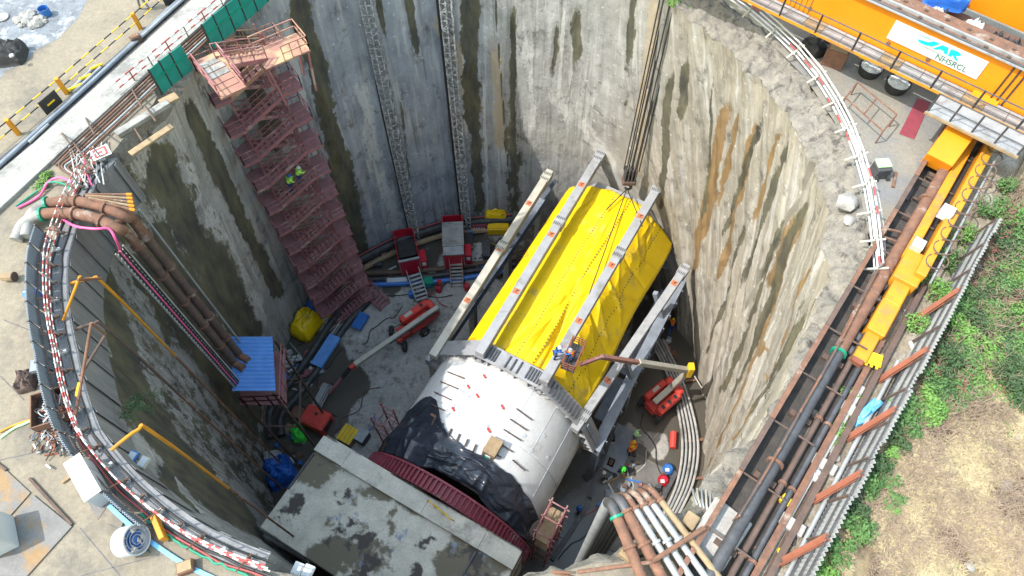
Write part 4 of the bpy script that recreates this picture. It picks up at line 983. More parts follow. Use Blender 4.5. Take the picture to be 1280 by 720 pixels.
for nm, px, py, l, w, m_, lab in (('pipe_cover', 407, 438, 3.6, 1.15, W['blueroof'], 'long blue sheet cover lying over the floor pipe'), ('pipe_cover', 450, 401, 1.9, 1.0, W['blue'], 'short dark blue cover over the floor pipe, farther back')):
    o, c, ex, ey = boxp(px, py, zf + .85, l, w, .06, a_, m_, nm, lab, 'cover', .02)
    for k in range(4): MB().box(c + Z * .08 + ex * (-l * .4 + k * l * .27), (.06, w, .04), ex, ey).build('rib', m_, o)
    for s in (-1, 1): MB().box(c + ey * s * w * .5 - Z * .15, (l, .05, .4), ex, ey).build('side_flap', m_, o)
def bundle(px, py, z, sx, sy, sz, ang_, m, name, label, cat, seed, amp=.25, nu=36):
    c = P(px, py, z); ca, sa = math.cos(R(ang_)), math.sin(R(ang_))
    def f(u, v):
        th_ = u * 2 * math.pi; ph = v * math.pi * .55
        q = .45
        cx = math.copysign(abs(math.cos(th_)) ** q, math.cos(th_)); cy = math.copysign(abs(math.sin(th_)) ** q, math.sin(th_))
        rr = math.sin(ph / .55 * .5) ** .6 if v > 0 else 0
        rr *= 1 + .12 * nzv(math.cos(th_) * 2, math.sin(th_) * 2, seed + v * 2)
        h = max(0, math.cos(ph)) ** .55 if v < 1 else 0
        n_ = amp * nzv(cx * rr * 2.2 + seed, cy * rr * 2.2, seed) + amp * .6 * nzv(cx * rr * 6, cy * rr * 6 + seed, 1)
        x, y = cx * rr * sx / 2, cy * rr * sy / 2
        return c + Vector((x * ca - y * sa, x * sa + y * ca, h * sz + n_ * (h + .15) * sz))
    o = MB().grid(f, nu, 14).build(name, m); o.data.polygons.foreach_set('use_smooth', [True] * len(o.data.polygons))
    return tag(o, label, cat)
bundle(385, 410, zf, 3.2, 2.3, 2.2, a_, W['ytarp'], 'covered_bundle', 'yellow sheet bundle with black straps near the blue shed', 'bundle', 1)
bundle(397, 387, zf, 1.9, 1.5, 2.0, a_, W['bluetarp'], 'covered_bundle', 'glossy blue sheet bundle behind the yellow bundle', 'bundle', 2)
bundle(352, 592, zf, 2.6, 2.8, 2.0, 30, W['bluetarp'], 'covered_bundle', 'blue tarpaulin heap beside the concrete headwall', 'bundle', 3, .5)
bundle(344, 575, zf, 1.6, 1.0, 1.6, 10, W['trash'], 'covered_bundle', 'pale plastic heap above the blue tarpaulin heap', 'bundle', 4, .5)
bundle(374, 543, zf, 1.2, 1.9, 1.0, 20, W['green'], 'green_bag', 'bright green sack left of the red generator', 'sack', 5, .4)
bundle(620, 274, zf + 1.0, 2.6, 1.2, 1.3, 0, W['ytarp'], 'covered_bundle', 'crumpled yellow sheet at the back wall, upper of the two', 'bundle', 6, .4)
o, c, ex, ey = boxp(623, 290, zf + .3, 2.4, .9, 1.1, 0, W['byellow'], 'yellow_skip', 'yellow box below the crumpled yellow sheet', 'box', .1); MB().box(c + Z * 1.15, (2.2, .7, .05), ex, ey).build('lid', W['byellow'], o)
o, c, ex, ey = boxp(399, 529, zf, 2.5, 1.9, 1.7, -25, W['lred'], 'generator', 'red generator box left of the headwall', 'generator', .12)
MB().box(c + Z * 1.72, (1.9, 1.4, .06), ex, ey).build('top_panel', W['lred'], o, bevel=.02); MB().tube([c + Z * 1.7 + ey * .3, c + Z * 2.1 + ey * .3], .12, 8).build('exhaust', W['steel'], o); MB().box(c + ex * 1.26 + Z * .9, (.06, 1.2, .9), ex, ey).build('grille', W['black'], o)
o, c, ex, ey = boxp(376, 521, zf, 1.1, 1.0, 1.1, -15, W['rustdark'], 'tool_box', 'brown steel box beside the red generator', 'box', .06); MB().box(c + Z * 1.12, (1.15, 1.05, .06), ex, ey).build('lid', W['rust'], o)
o, c, ex, ey = boxp(437, 547, zf, 1.5, 1.6, 1.0, -28, W['wood'], 'yellow_crate', 'yellow ochre crate at the corner of the headwall', 'crate', .05)
for k in range(4): MB().box(c + Z * 1.02 + ex * (-.55 + k * .37), (.3, 1.6, .05), ex, ey).build('slat', W['byellow'], o)
o, c, ex, ey = boxp(455, 549, zf, .9, 1.2, 1.2, -28, W['steel'], 'tool_box', 'dark steel box between ochre crate and headwall ring', 'box', .06); MB().box(c + Z * 1.22, (.95, 1.25, .06), ex, ey).build('lid', W['galv'], o)
# white buckets by the shed
k = 0
for i in range(22):
    px, py = 360 + random.gauss(0, 7.5), 447 + random.gauss(0, 9); c = P(px, py, zf + (.0 if i < 14 else .45))
    o = MB().lathe([(0, .0), (.17, 0), (.22, .42), (.20, .42), (.16, .05), (0, .05)], c, Z if i % 3 else Vector((random.uniform(-1, 1), random.uniform(-1, 1), .3)), 10).build('bucket', W['trash'] if i % 4 else W['white'], smooth=True)
    tag(o, 'small white bucket in the heap between the shed and the floor pipes', 'bucket', 'white buckets heaped by the shed')
for (px, py, m_, lab) in [(481, 322, W['stairtop'], 'pale pink drum left of the open hoist car'), (588, 296, W['blue'], 'blue drum right of the pale-roofed hoist car'), (515, 371, W['blue'], 'blue drum beside the pale access steps'), (549, 364, W['hred'], 'red drum between the two access steps'), (411, 395, W['byellow'], 'small yellow drum near the blue sheet bundle'), (377, 372, W['green'], 'green drum by the stair tower foot'), (380, 383, W['rustdark'], 'brown drum beside the green drum'), (584, 362, W['hred'], 'small red drum right of the pink-grey steps')]:
    c = P(px, py, zf)
    o = MB().lathe([(0, 0), (.3, 0), (.3, .3), (.325, .32), (.3, .34), (.3, .6), (.325, .62), (.3, .64), (.3, .9), (.27, .9), (.27, .86), (0, .86)], c, Z, 14).build('drum', m_, smooth=True); tag(o, lab, 'drum', 'drums on the shaft floor')
    MB().lathe([(0, .03), (.05, .03), (.05, -.02)], c + Vector((.12, .08, .87)), Z, 6).build('bung', W['galv'], o)
o, c, ex, ey = boxp(598, 290, zf, 1.9, .5, 1.5, 3, W['maroon'], 'notice_board', 'purple notice board with white lettering by the back wall', 'sign', .02)
for k in range(6): MB().box(c + ex * (-.7 + .27 * k) - ey * .27 + Z * 1.0, (.16, .02, .3), ex, ey).build('letter_mark', W['white'], o)
for (px, py, sx, sy, sz, m_, lab) in [(597, 318, 2.2, 2.6, .4, W['con'], 'pale concrete slab right of the pale-roofed hoist car'), (608, 318, .9, 2.0, 1.2, W['steel'], 'dark cabinet right of the pale concrete slab'), (626, 322, 1.4, 1.6, 1.0, W['rustdark'], 'brown cabinet under the left top beam'), (618, 345, 1.5, .8, .9, W['steel'], 'dark tool chest near the left portal leg'), (470, 330, 1.5, 1.2, .7, W['steel'], 'dark crate below the pale pink drum'), (497, 353, 2.2, .7, .6, W['palegrey'], 'pale grey cylinder rack beside the service pipes'), (536, 355, 1.0, .9, .8, W['greenhose'], 'green box between the two access steps')]:
    o, c, ex, ey = boxp(px, py, zf, sx, sy, sz, 4, m_, 'floor_box', lab, 'box', .06)
    MB().box(c + Z * (sz + .02), (sx * .9, sy * .9, .05), ex, ey).build('lid', m_, o)
# pipe racks / timber under the left beam
for i in range(7):
    a = P(600 + i * 4, 345 - i * 4, zf + .3); b_ = P(640 + i * 4, 335 - i * 4, zf + .3)
    o = solo(MB().bar(a, b_, .18, .2), 'timber_baulk', W['rustdark'], 'brown timber baulk in the stack under the left top beam', 'timber', group='timber stack under the left beam')
# right floor: steel road plates, rails, pipes
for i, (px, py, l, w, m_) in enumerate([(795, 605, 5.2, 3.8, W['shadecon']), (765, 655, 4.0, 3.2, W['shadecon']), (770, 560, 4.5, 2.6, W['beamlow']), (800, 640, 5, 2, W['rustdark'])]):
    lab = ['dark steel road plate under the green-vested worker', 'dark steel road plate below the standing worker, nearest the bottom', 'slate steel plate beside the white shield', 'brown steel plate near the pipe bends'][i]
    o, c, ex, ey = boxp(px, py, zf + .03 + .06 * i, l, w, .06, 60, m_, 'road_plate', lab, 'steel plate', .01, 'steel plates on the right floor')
for i, (a, b_) in enumerate([((737, 622), (772, 520)), ((758, 545), (786, 480)), ((800, 655), (835, 585)), ((812, 655), (845, 590)), ((690, 700), (735, 630))]):
    lab = ['dark steel beam lying between shield and road plates', 'dark beam lying beside the right boom lift', 'dark rail beam, left of the pair by the pipe bends', 'dark rail beam, right of the pair by the pipe bends', 'dark beam lying beside the headwall corner'][i]
    p, q = P(*a, zf + .2), P(*b_, zf + .2); m3 = MB().bar(p - Z * .13, q - Z * .13, .4, .06); m3.bar(p, q, .08, .26); m3.bar(p + Z * .16, q + Z * .16, .4, .06)
    solo(m3, 'steel_beam', W['steel'], lab, 'beam', group='loose steel beams on the right floor')
for i in range(5):
    o5 = i * 5.2
    pts = [(812 + o5 * .8, 424, zf + .5), (835 + o5 * .75, 470, zf + .5), (848 + o5 * .85, 515, zf + .5), (853 + o5 * .95, 560, zf + .5), (846 + o5 * .95, 605, zf + .5), (826 + o5 * .9, 650, zf + .5)]
    pipe(pts, .12, W['galv'] if i % 2 else W['con'], 'slurry_pipe', ['pale floor pipe nearest the boom lift in the bundle along the right wall', 'second pipe from the boom lift in the right wall bundle', 'middle pipe of the bundle along the right wall', 'fourth pipe from the boom lift in the right wall bundle', 'outermost pipe of the bundle, closest to the right wall'][i], group='pipe bundle along the right wall foot')
for (px, py) in [(845, 478), (858, 552), (858, 600)]:
    o = solo(MB().bar(P(px - 6, py, zf + .25), P(px + 24, py - 3, zf + .25), .25, .2), 'pipe_support', W['rust'], {478: 'rust pipe support beam near the boom lift', 552: 'rust pipe support beam midway along the right pipe bundle', 600: 'rust pipe support beam at the lower right pipe bundle'}[py], 'support', group='supports under the right pipe bundle')
pipe([(868, 470, zf + .6), (884, 500, zf + .3), (886, 540, zf + .2), (880, 600, zf + .3)], .06, W['offwhite'], 'hose', 'thin pale hose hanging along the foot of the right wall', 'hose')
o = pipe([(842, 540, zf + .4), (841, 560, zf + .4)], .3, W['lred'], 'gas_cylinder', 'red cylinder lying beside the right pipe bundle', 'cylinder')
for (px, py, m_, lab) in [(829, 601, W['hred'], 'red and white round cover on the dark plates'), (835, 587, W['blue'], 'blue drum beside the right pipe bundle')]:
    c = P(px, py, zf); o = MB().lathe([(0, .62), (.3, .6), (.5, .4), (.55, 0)], c, Z, 16).build('round_cover', m_, smooth=True); tag(o, lab, 'cover'); MB().box(c + Vector((-.2, -.2, .6)), (.35, .3, .06)).build('patch', W['white'], o)

rk = random.Random(31)
def rope_on_floor(px0, py0, px1, py1, m, lab, r_=.05, grp='hoses trailing on the shaft floor'):
    n_ = 6; pts = []
    for k in range(n_ + 1):
        f = k / n_; pts.append((px0 + (px1 - px0) * f + rk.uniform(-6, 6), py0 + (py1 - py0) * f + rk.uniform(-6, 6), ZF + .1))
    pipe(pts, r_, m, 'floor_hose', lab, 'hose', n=6, seg=5, group=grp)
for (a, m_, lab) in [((360, 470, 430, 400), 'black', 'black hose between the shed and the floor pipes'), ((345, 500, 420, 520), 'black', 'black hose left of the red generator'), ((470, 480, 395, 560), 'rustdark', 'brown hose from the lift basket to the green sack'), ((420, 560, 470, 520), 'blue', 'blue hose near the ochre crate'), ((450, 360, 560, 372), 'black', 'black hose in front of the access steps'), ((560, 380, 500, 350), 'redw', 'red hose in front of the access steps'), ((365, 430, 345, 540), 'rustdark', 'brown hose beside the bucket heap'),
    ((780, 470, 745, 600), 'black', 'black hose beside the white shield on the right floor'), ((800, 520, 830, 600), 'black', 'black hose right of the orange workers'), ((760, 640, 700, 700), 'black', 'black hose at the bottom right floor'), ((820, 540, 770, 650), 'offwhite', 'pale hose across the right floor'), ((735, 690, 790, 600), 'rustdark', 'brown hose across the dark plates'), ((430, 440, 380, 500), 'black', 'black hose under the long cream boom'), ((500, 385, 450, 430), 'black', 'black hose behind the left boom lift'), ((620, 300, 600, 345), 'black', 'black hose beside the brown cabinet')]:
    rope_on_floor(*a, W[m_], lab)
zones = [(375, 470, 26, 34, 34), (430, 395, 26, 16, 22), (600, 325, 26, 22, 26), (775, 600, 30, 42, 40), (835, 440, 10, 18, 12), (365, 560, 18, 26, 18), (500, 345, 34, 10, 16)]
wh = ['left of the long cream boom', 'at the stair tower foot', 'under the left top beam', 'on the dark right floor', 'at the far right portal leg', 'beside the concrete headwall', 'below the hoist cars']
for zi, (cx, cy, dx, dy, n_) in enumerate(zones):
    for k in range(n_):
        px, py = cx + rk.gauss(0, dx * .6), cy + rk.gauss(0, dy * .6); p = P(px, py, ZF)
        if (p - C0 - Z * ZF).length > 20: continue
        if abs((p - TO).dot(TN)) < 8 and -19 < (p - TO).dot(TA) < 21: continue
        a = rk.uniform(0, 3.14); d = Vector((math.cos(a), math.sin(a), 0)); sz = rk.choice(((1.4, .16, .12), (.5, .4, .35), (.9, .25, .2), (2.2, .12, .1), (.35, .3, .3), (.8, .6, .15)))
        mk_ = rk.choice(['rustdark', 'steel', 'rust', 'wood', 'dkmach', 'palegrey', 'trash', 'beamlow', 'black', 'stair', 'blue']); m_ = W[mk_]
        cw = dict(rustdark='dark brown', steel='dark grey', rust='rusty', wood='timber', dkmach='grimy black', palegrey='pale grey', trash='off-white', beamlow='slate', black='black', stair='maroon', blue='blue')[mk_]; sw_ = {1.4: 'bar', .5: 'block', .9: 'short beam', 2.2: 'long strip', .35: 'small cube', .8: 'flat panel'}[sz[0]]
        mb = MB().box(p + Z * (sz[2] / 2 + .06), sz, d, Vector((-d.y, d.x, 0)))
        if sz[0] < 1: mb.box(p + Z * (sz[2] + .1), (sz[0] * .7, sz[1] * .6, .1), d, Vector((-d.y, d.x, 0)))
        tag(mb.build('scrap_piece', m_), cw + ' ' + sw_ + ' lying loose on the shaft floor ' + wh[zi], 'scrap', 'floor debris ' + wh[zi])

# ================================================================ LEFT RIM
# guard panels (slate corrugated sheets) standing on the collar
tG0, tG1 = ang(66, 300), ang(205, 648)
NP = 15
gp = thing('rim_hoarding', 'slate corrugated sheet hoarding along the left rim of the shaft', 'hoarding', rimpt((tG0 + tG1) / 2, .55, 0))
for i in range(NP):
    a0 = tG0 + (tG1 - tG0) * i / NP + .12; a1 = tG0 + (tG1 - tG0) * (i + 1) / NP - .12
    hgt = 1.25 if i < 10 else .95
    def f(u, v, a0=a0, a1=a1, hgt=hgt):
        return rimpt(a0 + (a1 - a0) * u, .62 + .035 * math.sin(u * 2 * math.pi * 9) + .1 * v, .05 + v * hgt)
    MB().grid(f, 54, 1).build('sheet_panel', W['sheetdark'], gp, solid=.02)
    p = rimpt(a0, .72, 0); MB().bar(p, p + Z * (hgt + .1), .09).build('post', W['steel'], gp)
    MB().bar(rimpt(a0, .56, .7), rimpt(a1, .56, .7), .05).build('girt', W['rustdark'], gp)
# red and white tube guardrail
tR0, tR1 = ang(120, 205), ang(345, 712)
NR = 26
gr = thing('rim_guardrail', 'red and white tube guardrail on the left rim of the shaft', 'guardrail', rimpt((tR0 + tR1) / 2, .1, .1))
for i in range(NR):
    a0, a1 = tR0 + (tR1 - tR0) * i / NR, tR0 + (tR1 - tR0) * (i + 1) / NR
    p = rimpt(a0, .05, .1); MB().tube([p, p + Z * 1.15], .04, 6).build('post', W['galv'], gr)
    if i % 2: MB().bar(rimpt(a0, -.2, .3), rimpt(a0, .55, .85), .04).build('stay', W['rust'], gr)
    MB().box(p + Z * .25, (.3, .12, .1), (math.cos(R(a0)), math.sin(R(a0)), 0), (-math.sin(R(a0)), math.cos(R(a0)), 0)).build('clamp', W['rustdark'] if i % 3 else W['trash'], gr)
    for h, off in ((1.1, 0), (.75, .05), (.4, .1)):
        for j in range(4):
            b0, b1 = a0 + (a1 - a0) * j / 4, a0 + (a1 - a0) * (j + 1) / 4
            MB().tube([rimpt(b0, .05 + off, .1 + h), rimpt(b1, .05 + off, .1 + h)], .03, 6).build('tube', W['redw'] if (j + i + (h > .9)) % 2 else W['white'], gr)
# cables lying on the rim
for i, (m_, dr, lab, n_) in enumerate([(W['black'], .28, 'black cable lying along the left rim', .05), (W['redw'], .4, 'red cable lying along the left rim beside the black cable', .04), (W['greenhose'], .5, 'green hose lying along the lower left rim', .05), (W['black'], -.15, 'black cable on the shaft edge of the left rim', .045)]):
    a0, a1 = (tR0, tR1) if i != 2 else (ang(180, 640), tR1)
    pts = [rimpt(a0 + (a1 - a0) * k / 40, dr + .1 * nzv(k * .5, i), .16 + .03 * nzv(k, i + 3)) for k in range(41)]
    pipe(pts, n_, m_, 'rim_cable', lab, 'cable', raw=True, seg=2, n=6, group='cables along the left rim')
pts = [rimpt(a, 1.0, .06) for a in np.linspace(ang(152, 618), ang(330, 716), 24)]
o = MB()
for a, b_ in zip(pts[:-1], pts[1:]): o.bar(a, b_, .16, .12)
tag(o.build('blue_kerb', W['skyblue']), 'bright blue edging strip on the ground at the lower left rim', 'edging')
# vertical poles hanging inside the rim
G2 = 'thin vertical pipes down the left wall'
for (px, py, z0, z1, m_, lab) in [(118, 352, -.5, -30, W['rust'], 'thin rusty yellow vertical pipe down the left wall, uppermost of three'), (120, 408, -.5, -30, W['rustdark'], 'thin brown vertical pipe down the left wall, middle of three'), (176, 540, .4, -30, W['rust'], 'thin rusty vertical pipe down the left wall, lowest of three')]:
    p = P(px, py, z0); d = (p - C0); d.z = 0; d.normalize()
    p = p - d * .25
    t = thing('wall_pipe', lab, 'pipe', Vector((p.x, p.y, z1)), G2)
    MB().tube([Vector((p.x, p.y, z1)), Vector((p.x, p.y, -9))], .07, 8).build('lower_length', W['rust'], t, smooth=True)
    MB().tube(bez([Vector((p.x, p.y, -9)), Vector((p.x, p.y, z0 - .6)), Vector((p.x, p.y, z0)) + d * .25 + Z * .25, p + d * 1.4 + Z * .45], 5), .075, 8).build('upper_length', W['yellow'] if m_ is W['rust'] else W['rustdark'], t, smooth=True)
# A-frame of scaffold tubes at the rim
af = thing('leaning_scaffold', 'A-shaped frame of rusty scaffold tubes leaning on the left rim', 'scaffold', P(90, 530, 0))
for a, b_, m_ in [((91, 540, .1), (114, 404, 2.2), W['rust']), ((100, 470, .9), (131, 420, .8), W['rustdark']), ((114, 404, 2.2), (131, 418, .9), W['rust']), ((79, 400, .2), (100, 345, 2.0), W['yellow']), ((97, 350, 2), (127, 348, .4), W['rust'])]:
    MB().tube([P(*a), P(*b_)], .06, 8).build('tube', m_, af)
MB().tube([P(96, 495, .75), P(100, 478, 1.05)], .075, 8).build('sleeve', W['byellow'], af)

# big rusty pipes bending over the rim and dropping to the shed
V1, V2 = P(176, 288, -2.6), P(166, 300, -2.6)
def over(px_list, V, label):
    t = thing('dewatering_pipe', label, 'pipe', Vector((V.x, V.y, ZS)), 'big rusty pipes over the left rim')
    pts = bez([P(*a) for a in px_list] + [Vector((V.x, V.y, -1.2)) - Vector((V.x, V.y, 0)).normalized() * 0, Vector((V.x, V.y, -3.2))], 7)
    n_ = len(px_list)
    MB().tube(pts[:7 * 2 + 1], .27, 14).build('outer_bend', W['whitecon'], t, smooth=True)
    MB().tube(pts[14:], .27, 14).build('bend', W['rust'], t, smooth=True)
    MB().tube([Vector((V.x, V.y, -3.2)), Vector((V.x, V.y, ZS + .35))], .27, 14).build('riser', W['rustdark'], t, smooth=True)
    MB().tube(bez([Vector((V.x, V.y, ZS + .35)), Vector((V.x + .1, V.y - .1, ZS + .1)), Vector((V.x + .8, V.y - .5, ZS + .1))], 5), .27, 14).build('foot_elbow', W['rust'], t, smooth=True)
    for k, zz in enumerate((-3.2, -6.2, -9.2, -12.2, -15.2)): MB().tube([Vector((V.x, V.y, zz)), Vector((V.x, V.y, zz + .14))], .36, 14).build('flange', W['rust'], t)
    for k in (14, 21, 28):
        if k < len(pts) - 1: d = (pts[k + 1] - pts[k]).normalized(); MB().tube([pts[k], pts[k] + d * .12], .36, 14).build('flange', W['rust'] if k > 14 else W['greenhose'], t)
over([(33, 296, .3), (38, 272, .45), (58, 255, .6), (95, 252, .75), (130, 259, .7), (160, 272, .2)], V1, 'fat rusty pipe bending over the left rim, upper of the pair')
over([(20, 300, .3), (30, 280, .45), (52, 268, .6), (92, 267, .75), (125, 275, .7), (152, 288, .2)], V2, 'fat rusty pipe bending over the left rim, lower of the pair')
# cable ladder down the wall
cl = P(149, 312, -1.2)
e1 = (V2 - V1); e1.z = 0; e1.normalize()
t = thing('cable_ladder', 'pale cable ladder with pink and black cables dropping to the blue shed', 'cable ladder', Vector((cl.x, cl.y, ZS - 1)))
for s in (-.28, .28): MB().bar(cl + e1 * s, Vector((cl.x, cl.y, ZS - .5)) + e1 * s, .06, .10).build('side_rail', W['galv'], t)
src = None
for k in range(46):
    c = cl + Z * (-.35 * k - .2)
    if src is None: src = MB().bar(c - e1 * .27, c + e1 * .27, .05, .08).build('rung', W['white'], t)
    else: inst(src, 'rung', t, (0, 0, -.35 * k))
inw = (C0 - cl); inw.z = 0; inw.normalize()
for k, (o_, m_) in enumerate(((-.14, W['black']), (.0, W['black']), (.12, W['pink']), (.2, W['black']))):
    MB().tube([cl + e1 * o_ + inw * .08, Vector((cl.x, cl.y, ZS - .5)) + e1 * o_ + inw * .08], .045, 6).build('cable', m_, t)
pipe([(80, 275, .5), (95, 283, .8), (118, 286, .9), (136, 286, .7), (145, 300, .2), (150, 312, -1.2)], .06, W['pink'], 'pink_hose', 'pink hose looping over the left rim to the cable ladder', 'hose')
pipe([(22, 260, .1), (48, 246, .1), (60, 228, .3), (75, 222, .4), (90, 228, .6)], .06, W['pink'], 'pink_hose', 'pink hose on the ground above the fat rusty pipes', 'hose')
pipe([(20, 258, .1), (45, 240, .1), (62, 228, .3), (80, 230, .4), (88, 236, .5)], .05, W['greenhose'], 'green_hose', 'green hose beside the pink hose above the rusty pipes', 'hose')
for k, (a, b_) in enumerate((((170, 252, .1), (308, 480, ZS)), )):
    p = P(174, 262, -2.0)
    o = solo(MB().tube([p, Vector((p.x, p.y, ZS))], .07, 8), 'conduit', W['galv'], 'slim grey conduit beside the fat rusty pipes down the wall', 'conduit')
for k in range(5):
    p = P(105 + 2 * k, 243 + 1.5 * k, .9 + .05 * k); q = P(158 + k, 243 + 4.5 * k, .7)
    o = solo(MB().tube([p, q], .06, 6), 'scaffold_tube', W['wood'] if k % 2 else W['rust'], 'rusty scaffold tube with orange tip over the left rim, %s of five' % ['topmost', 'second from top', 'middle', 'second from below', 'lowest'][k], 'tube', group='scaffold tubes over the rusty pipes')
    MB().tube([q, q + (q - p).normalized() * .25], .075, 6).build('tip', W['orange'], o)
for k in range(9):
    a = (82 + 6 * k + random.uniform(-4, 4), 175 + random.uniform(0, 10), .1); b_ = (95 + 5 * k, 232 + random.uniform(-8, 8), .3)
    pipe([a, ((a[0] + b_[0]) / 2 + random.uniform(-8, 8), (a[1] + b_[1]) / 2, .25), b_], .035, random.choice([W['galv'], W['black'], W['pink'], W['trash']]), 'tangled_cable', 'thin cable in the tangle between the road kerb and the left rim', 'cable', n=5, seg=5, group='tangled cables by the left rim')
# small red sign with white mark on the rim end
c = P(125, 190, .75); o, c, ex, ey = boxp(126, 191, .5, .9, .8, .04, 35, W['white'], 'warning_sign', 'small white sign with a red square ring on the upper left rim', 'sign', 0)
for (dx, dy, sx, sy) in ((-.28, 0, .12, .62), (.28, 0, .12, .62), (0, .27, .5, .1), (0, -.27, .5, .1)): MB().box(c + ex * dx + ey * dy + Z * .05, (sx, sy, .012), ex, ey).build('red_stroke', W['redw'], o)
MB().box(c + Z * .05, (.2, .16, .012), ex, ey).build('red_stroke', W['redw'], o)

# ================================================================ UPPER LEFT GROUND
def strip(pxs, z, m, name, kind='structure', thick=.0, label=None, cat=None):
    pts = [P(*a, z) for a in pxs]
    if thick: o = MB().prism([(p.x, p.y) for p in pts], z - thick, z).build(name, m, bevel=.02)
    else: o = MB().add(pts, [tuple(range(len(pts)))]).build(name, m)
    return tag(o, label, cat, kind=kind)
strip([(-60, 175), (-60, -60), (165, -60), (110, -2), (98, 22), (70, 50), (45, 62), (30, 80), (8, 88), (-10, 110)], .006, W['wetgrey'], 'gravel_yard')  # sheet paints the shadow of something out of view onto the yard
kb = MB(); a0, a1, b0, b1 = P(243, -4, 0), P(-30, 236, 0), P(279, -2, 0), P(-20, 285, 0)
bd_ = (a1 - a0)
o = strip([(243, -4), (300, -30), (279, 6), (86, 180), (-30, 288), (-60, 262), (40, 180)], .22, W['whitecon'], 'concrete_track', thick=.3)
strip([(225, -4), (241, -4), (38, 182), (-40, 250), (-60, 240), (24, 178)], .012, W['steel'], 'drain_channel')
for i, (off, m_, r_, lab) in enumerate([(0, W['galv'], .10, 'long grey pipe in the drain beside the pale concrete track, upper'), (5, W['beamlow'], .12, 'long slate pipe in the drain beside the pale concrete track, lower')]):
    pipe([(232 - off, -4 + off * .2, .15), (130 - off, 88 + off, .15), (30 - off, 178 + off, .15), (-20 - off, 224 + off, .15)], r_, m_, 'drain_pipe', lab, group='pipes in the drain channel')
G3 = 'thin pipes along the pale concrete track'
for i in range(6):
    o5 = i * 2.6
    pipe([(300 + o5, -6 + o5 * .4, .2), (215 + o5, 66 + o5, .2), (140 + o5, 136 + o5, .2), (88 + o5, 184 + o5, .2), (66 + o5 * 1.5, 206 + o5 * .4, .2)] + ([(100 + o5, 226 + o5 * .2, .25)] if i > 1 else []), .055, (W['rustdark'], W['rust'], W['rustdark'], W['rust'], W['galv'], W['rust'])[i], 'track_pipe',
         ['rusty pipe closest to the pale concrete track', 'second rusty pipe from the pale concrete track', 'third pipe from the pale concrete track', 'fourth pipe from the pale concrete track', 'pale fifth pipe from the concrete track', 'outermost of the six thin pipes by the concrete track'][i], group=G3, n=6)
# red/white rail by the track top
pts = [P(281 - 22 * k, 12 + 18.5 * k, 0) for k in range(7)]
rr_ = thing('track_guardrail', 'red and white low guardrail between pale track and teal panels', 'guardrail', pts[0])
for i, (a, b_) in enumerate(zip(pts[:-1], pts[1:])):
    MB().tube([a, a + Z * .9], .04, 6).build('post', W['rust'], rr_)
    for h in (.5, .9):
        for j in range(4): MB().tube([a + (b_ - a) * (j / 4) + Z * h, a + (b_ - a) * ((j + 1) / 4) + Z * h], .04, 6).build('tube', W['redw'] if (i + j) % 2 else W['white'], rr_)
# yellow barrier posts with striped bars
bp_ = [(-32, 215), (24, 168), (84, 117), (176, 36), (212, 3), (250, -32)]
br = thing('yellow_barrier', 'yellow post barrier with black and yellow striped bars on the beige yard', 'barrier', P(84, 117, 0))
bps = [P(x, y, 0) for x, y in bp_]
for i, p in enumerate(bps):
    MB().box(p + Z * .55, (.22, .22, 1.1), SUN_DIR, Vector((-SUN_DIR.y, SUN_DIR.x, 0))).build('post', W['yellow'], br, bevel=.02)
    if i:
        a = bps[i - 1]
        n_ = int((p - a).length / .55)
        for h in (1.0, .5):
            for j in range(n_): MB().tube([a + (p - a) * (j / n_) + Z * h, a + (p - a) * ((j + 1) / n_) + Z * h], .035, 6).build('bar_band', W['byellow'] if j % 2 else W['black'], br)
c = P(63, 128, .55); d = (bps[2] - bps[1]).normalized()
o = solo(MB().box(c, (1.15, .06, .85), d, Vector((d.y, -d.x, 0))), 'hanging_board', W['black'], 'black panel hung on the yellow barrier between two posts', 'panel'); MB().box(c + Vector((d.y, -d.x, 0)) * .05, (.5, .03, .08), d, Vector((d.y, -d.x, 0))).build('yellow_dash', W['byellow'], o)
o, c, ex, ey = boxp(216, 2, 0, 1.0, .5, .9, 30, W['black'], 'hanging_board', 'black box on the barrier at the top edge of the picture', 'box', .03); MB().box(c + Z * .92, (.8, .4, .04), ex, ey).build('lid', W['black'], o)
for i, (a, b_) in enumerate([((88, 113), (120, 82)), ((92, 116), (126, 84)), ((60, 155), (36, 178))]):
    pipe([(*a, .1), (*b_, .1)], .09, W['galv'], 'loose_pipe', ['loose grey pipe by the barrier, upper of two', 'loose grey pipe by the barrier, lower of two', 'loose grey pipe near the lower yellow post'][i], group='loose pipes by the barrier')
for (px, py, sx) in [(94, 110, .8), (107, 97, .7), (121, 84, .7)]:
    o, c, ex, ey = boxp(px, py, .1, sx, .16, .1, 40, W['byellow'], 'yellow_block', 'small yellow block resting on the loose pipes, %s' % {94: 'lowest', 107: 'middle', 121: 'topmost'}[px], 'block', .01, 'yellow blocks on the loose pipes')
o, c, ex, ey = boxp(172, 52, 0, .6, .4, .4, 40, W['rustdark'], 'rusty_block', 'rusty brown block near the upper yellow post', 'block', .03); MB().box(c + Z * .42, (.5, .3, .04), ex, ey).build('cap', W['rust'], o)
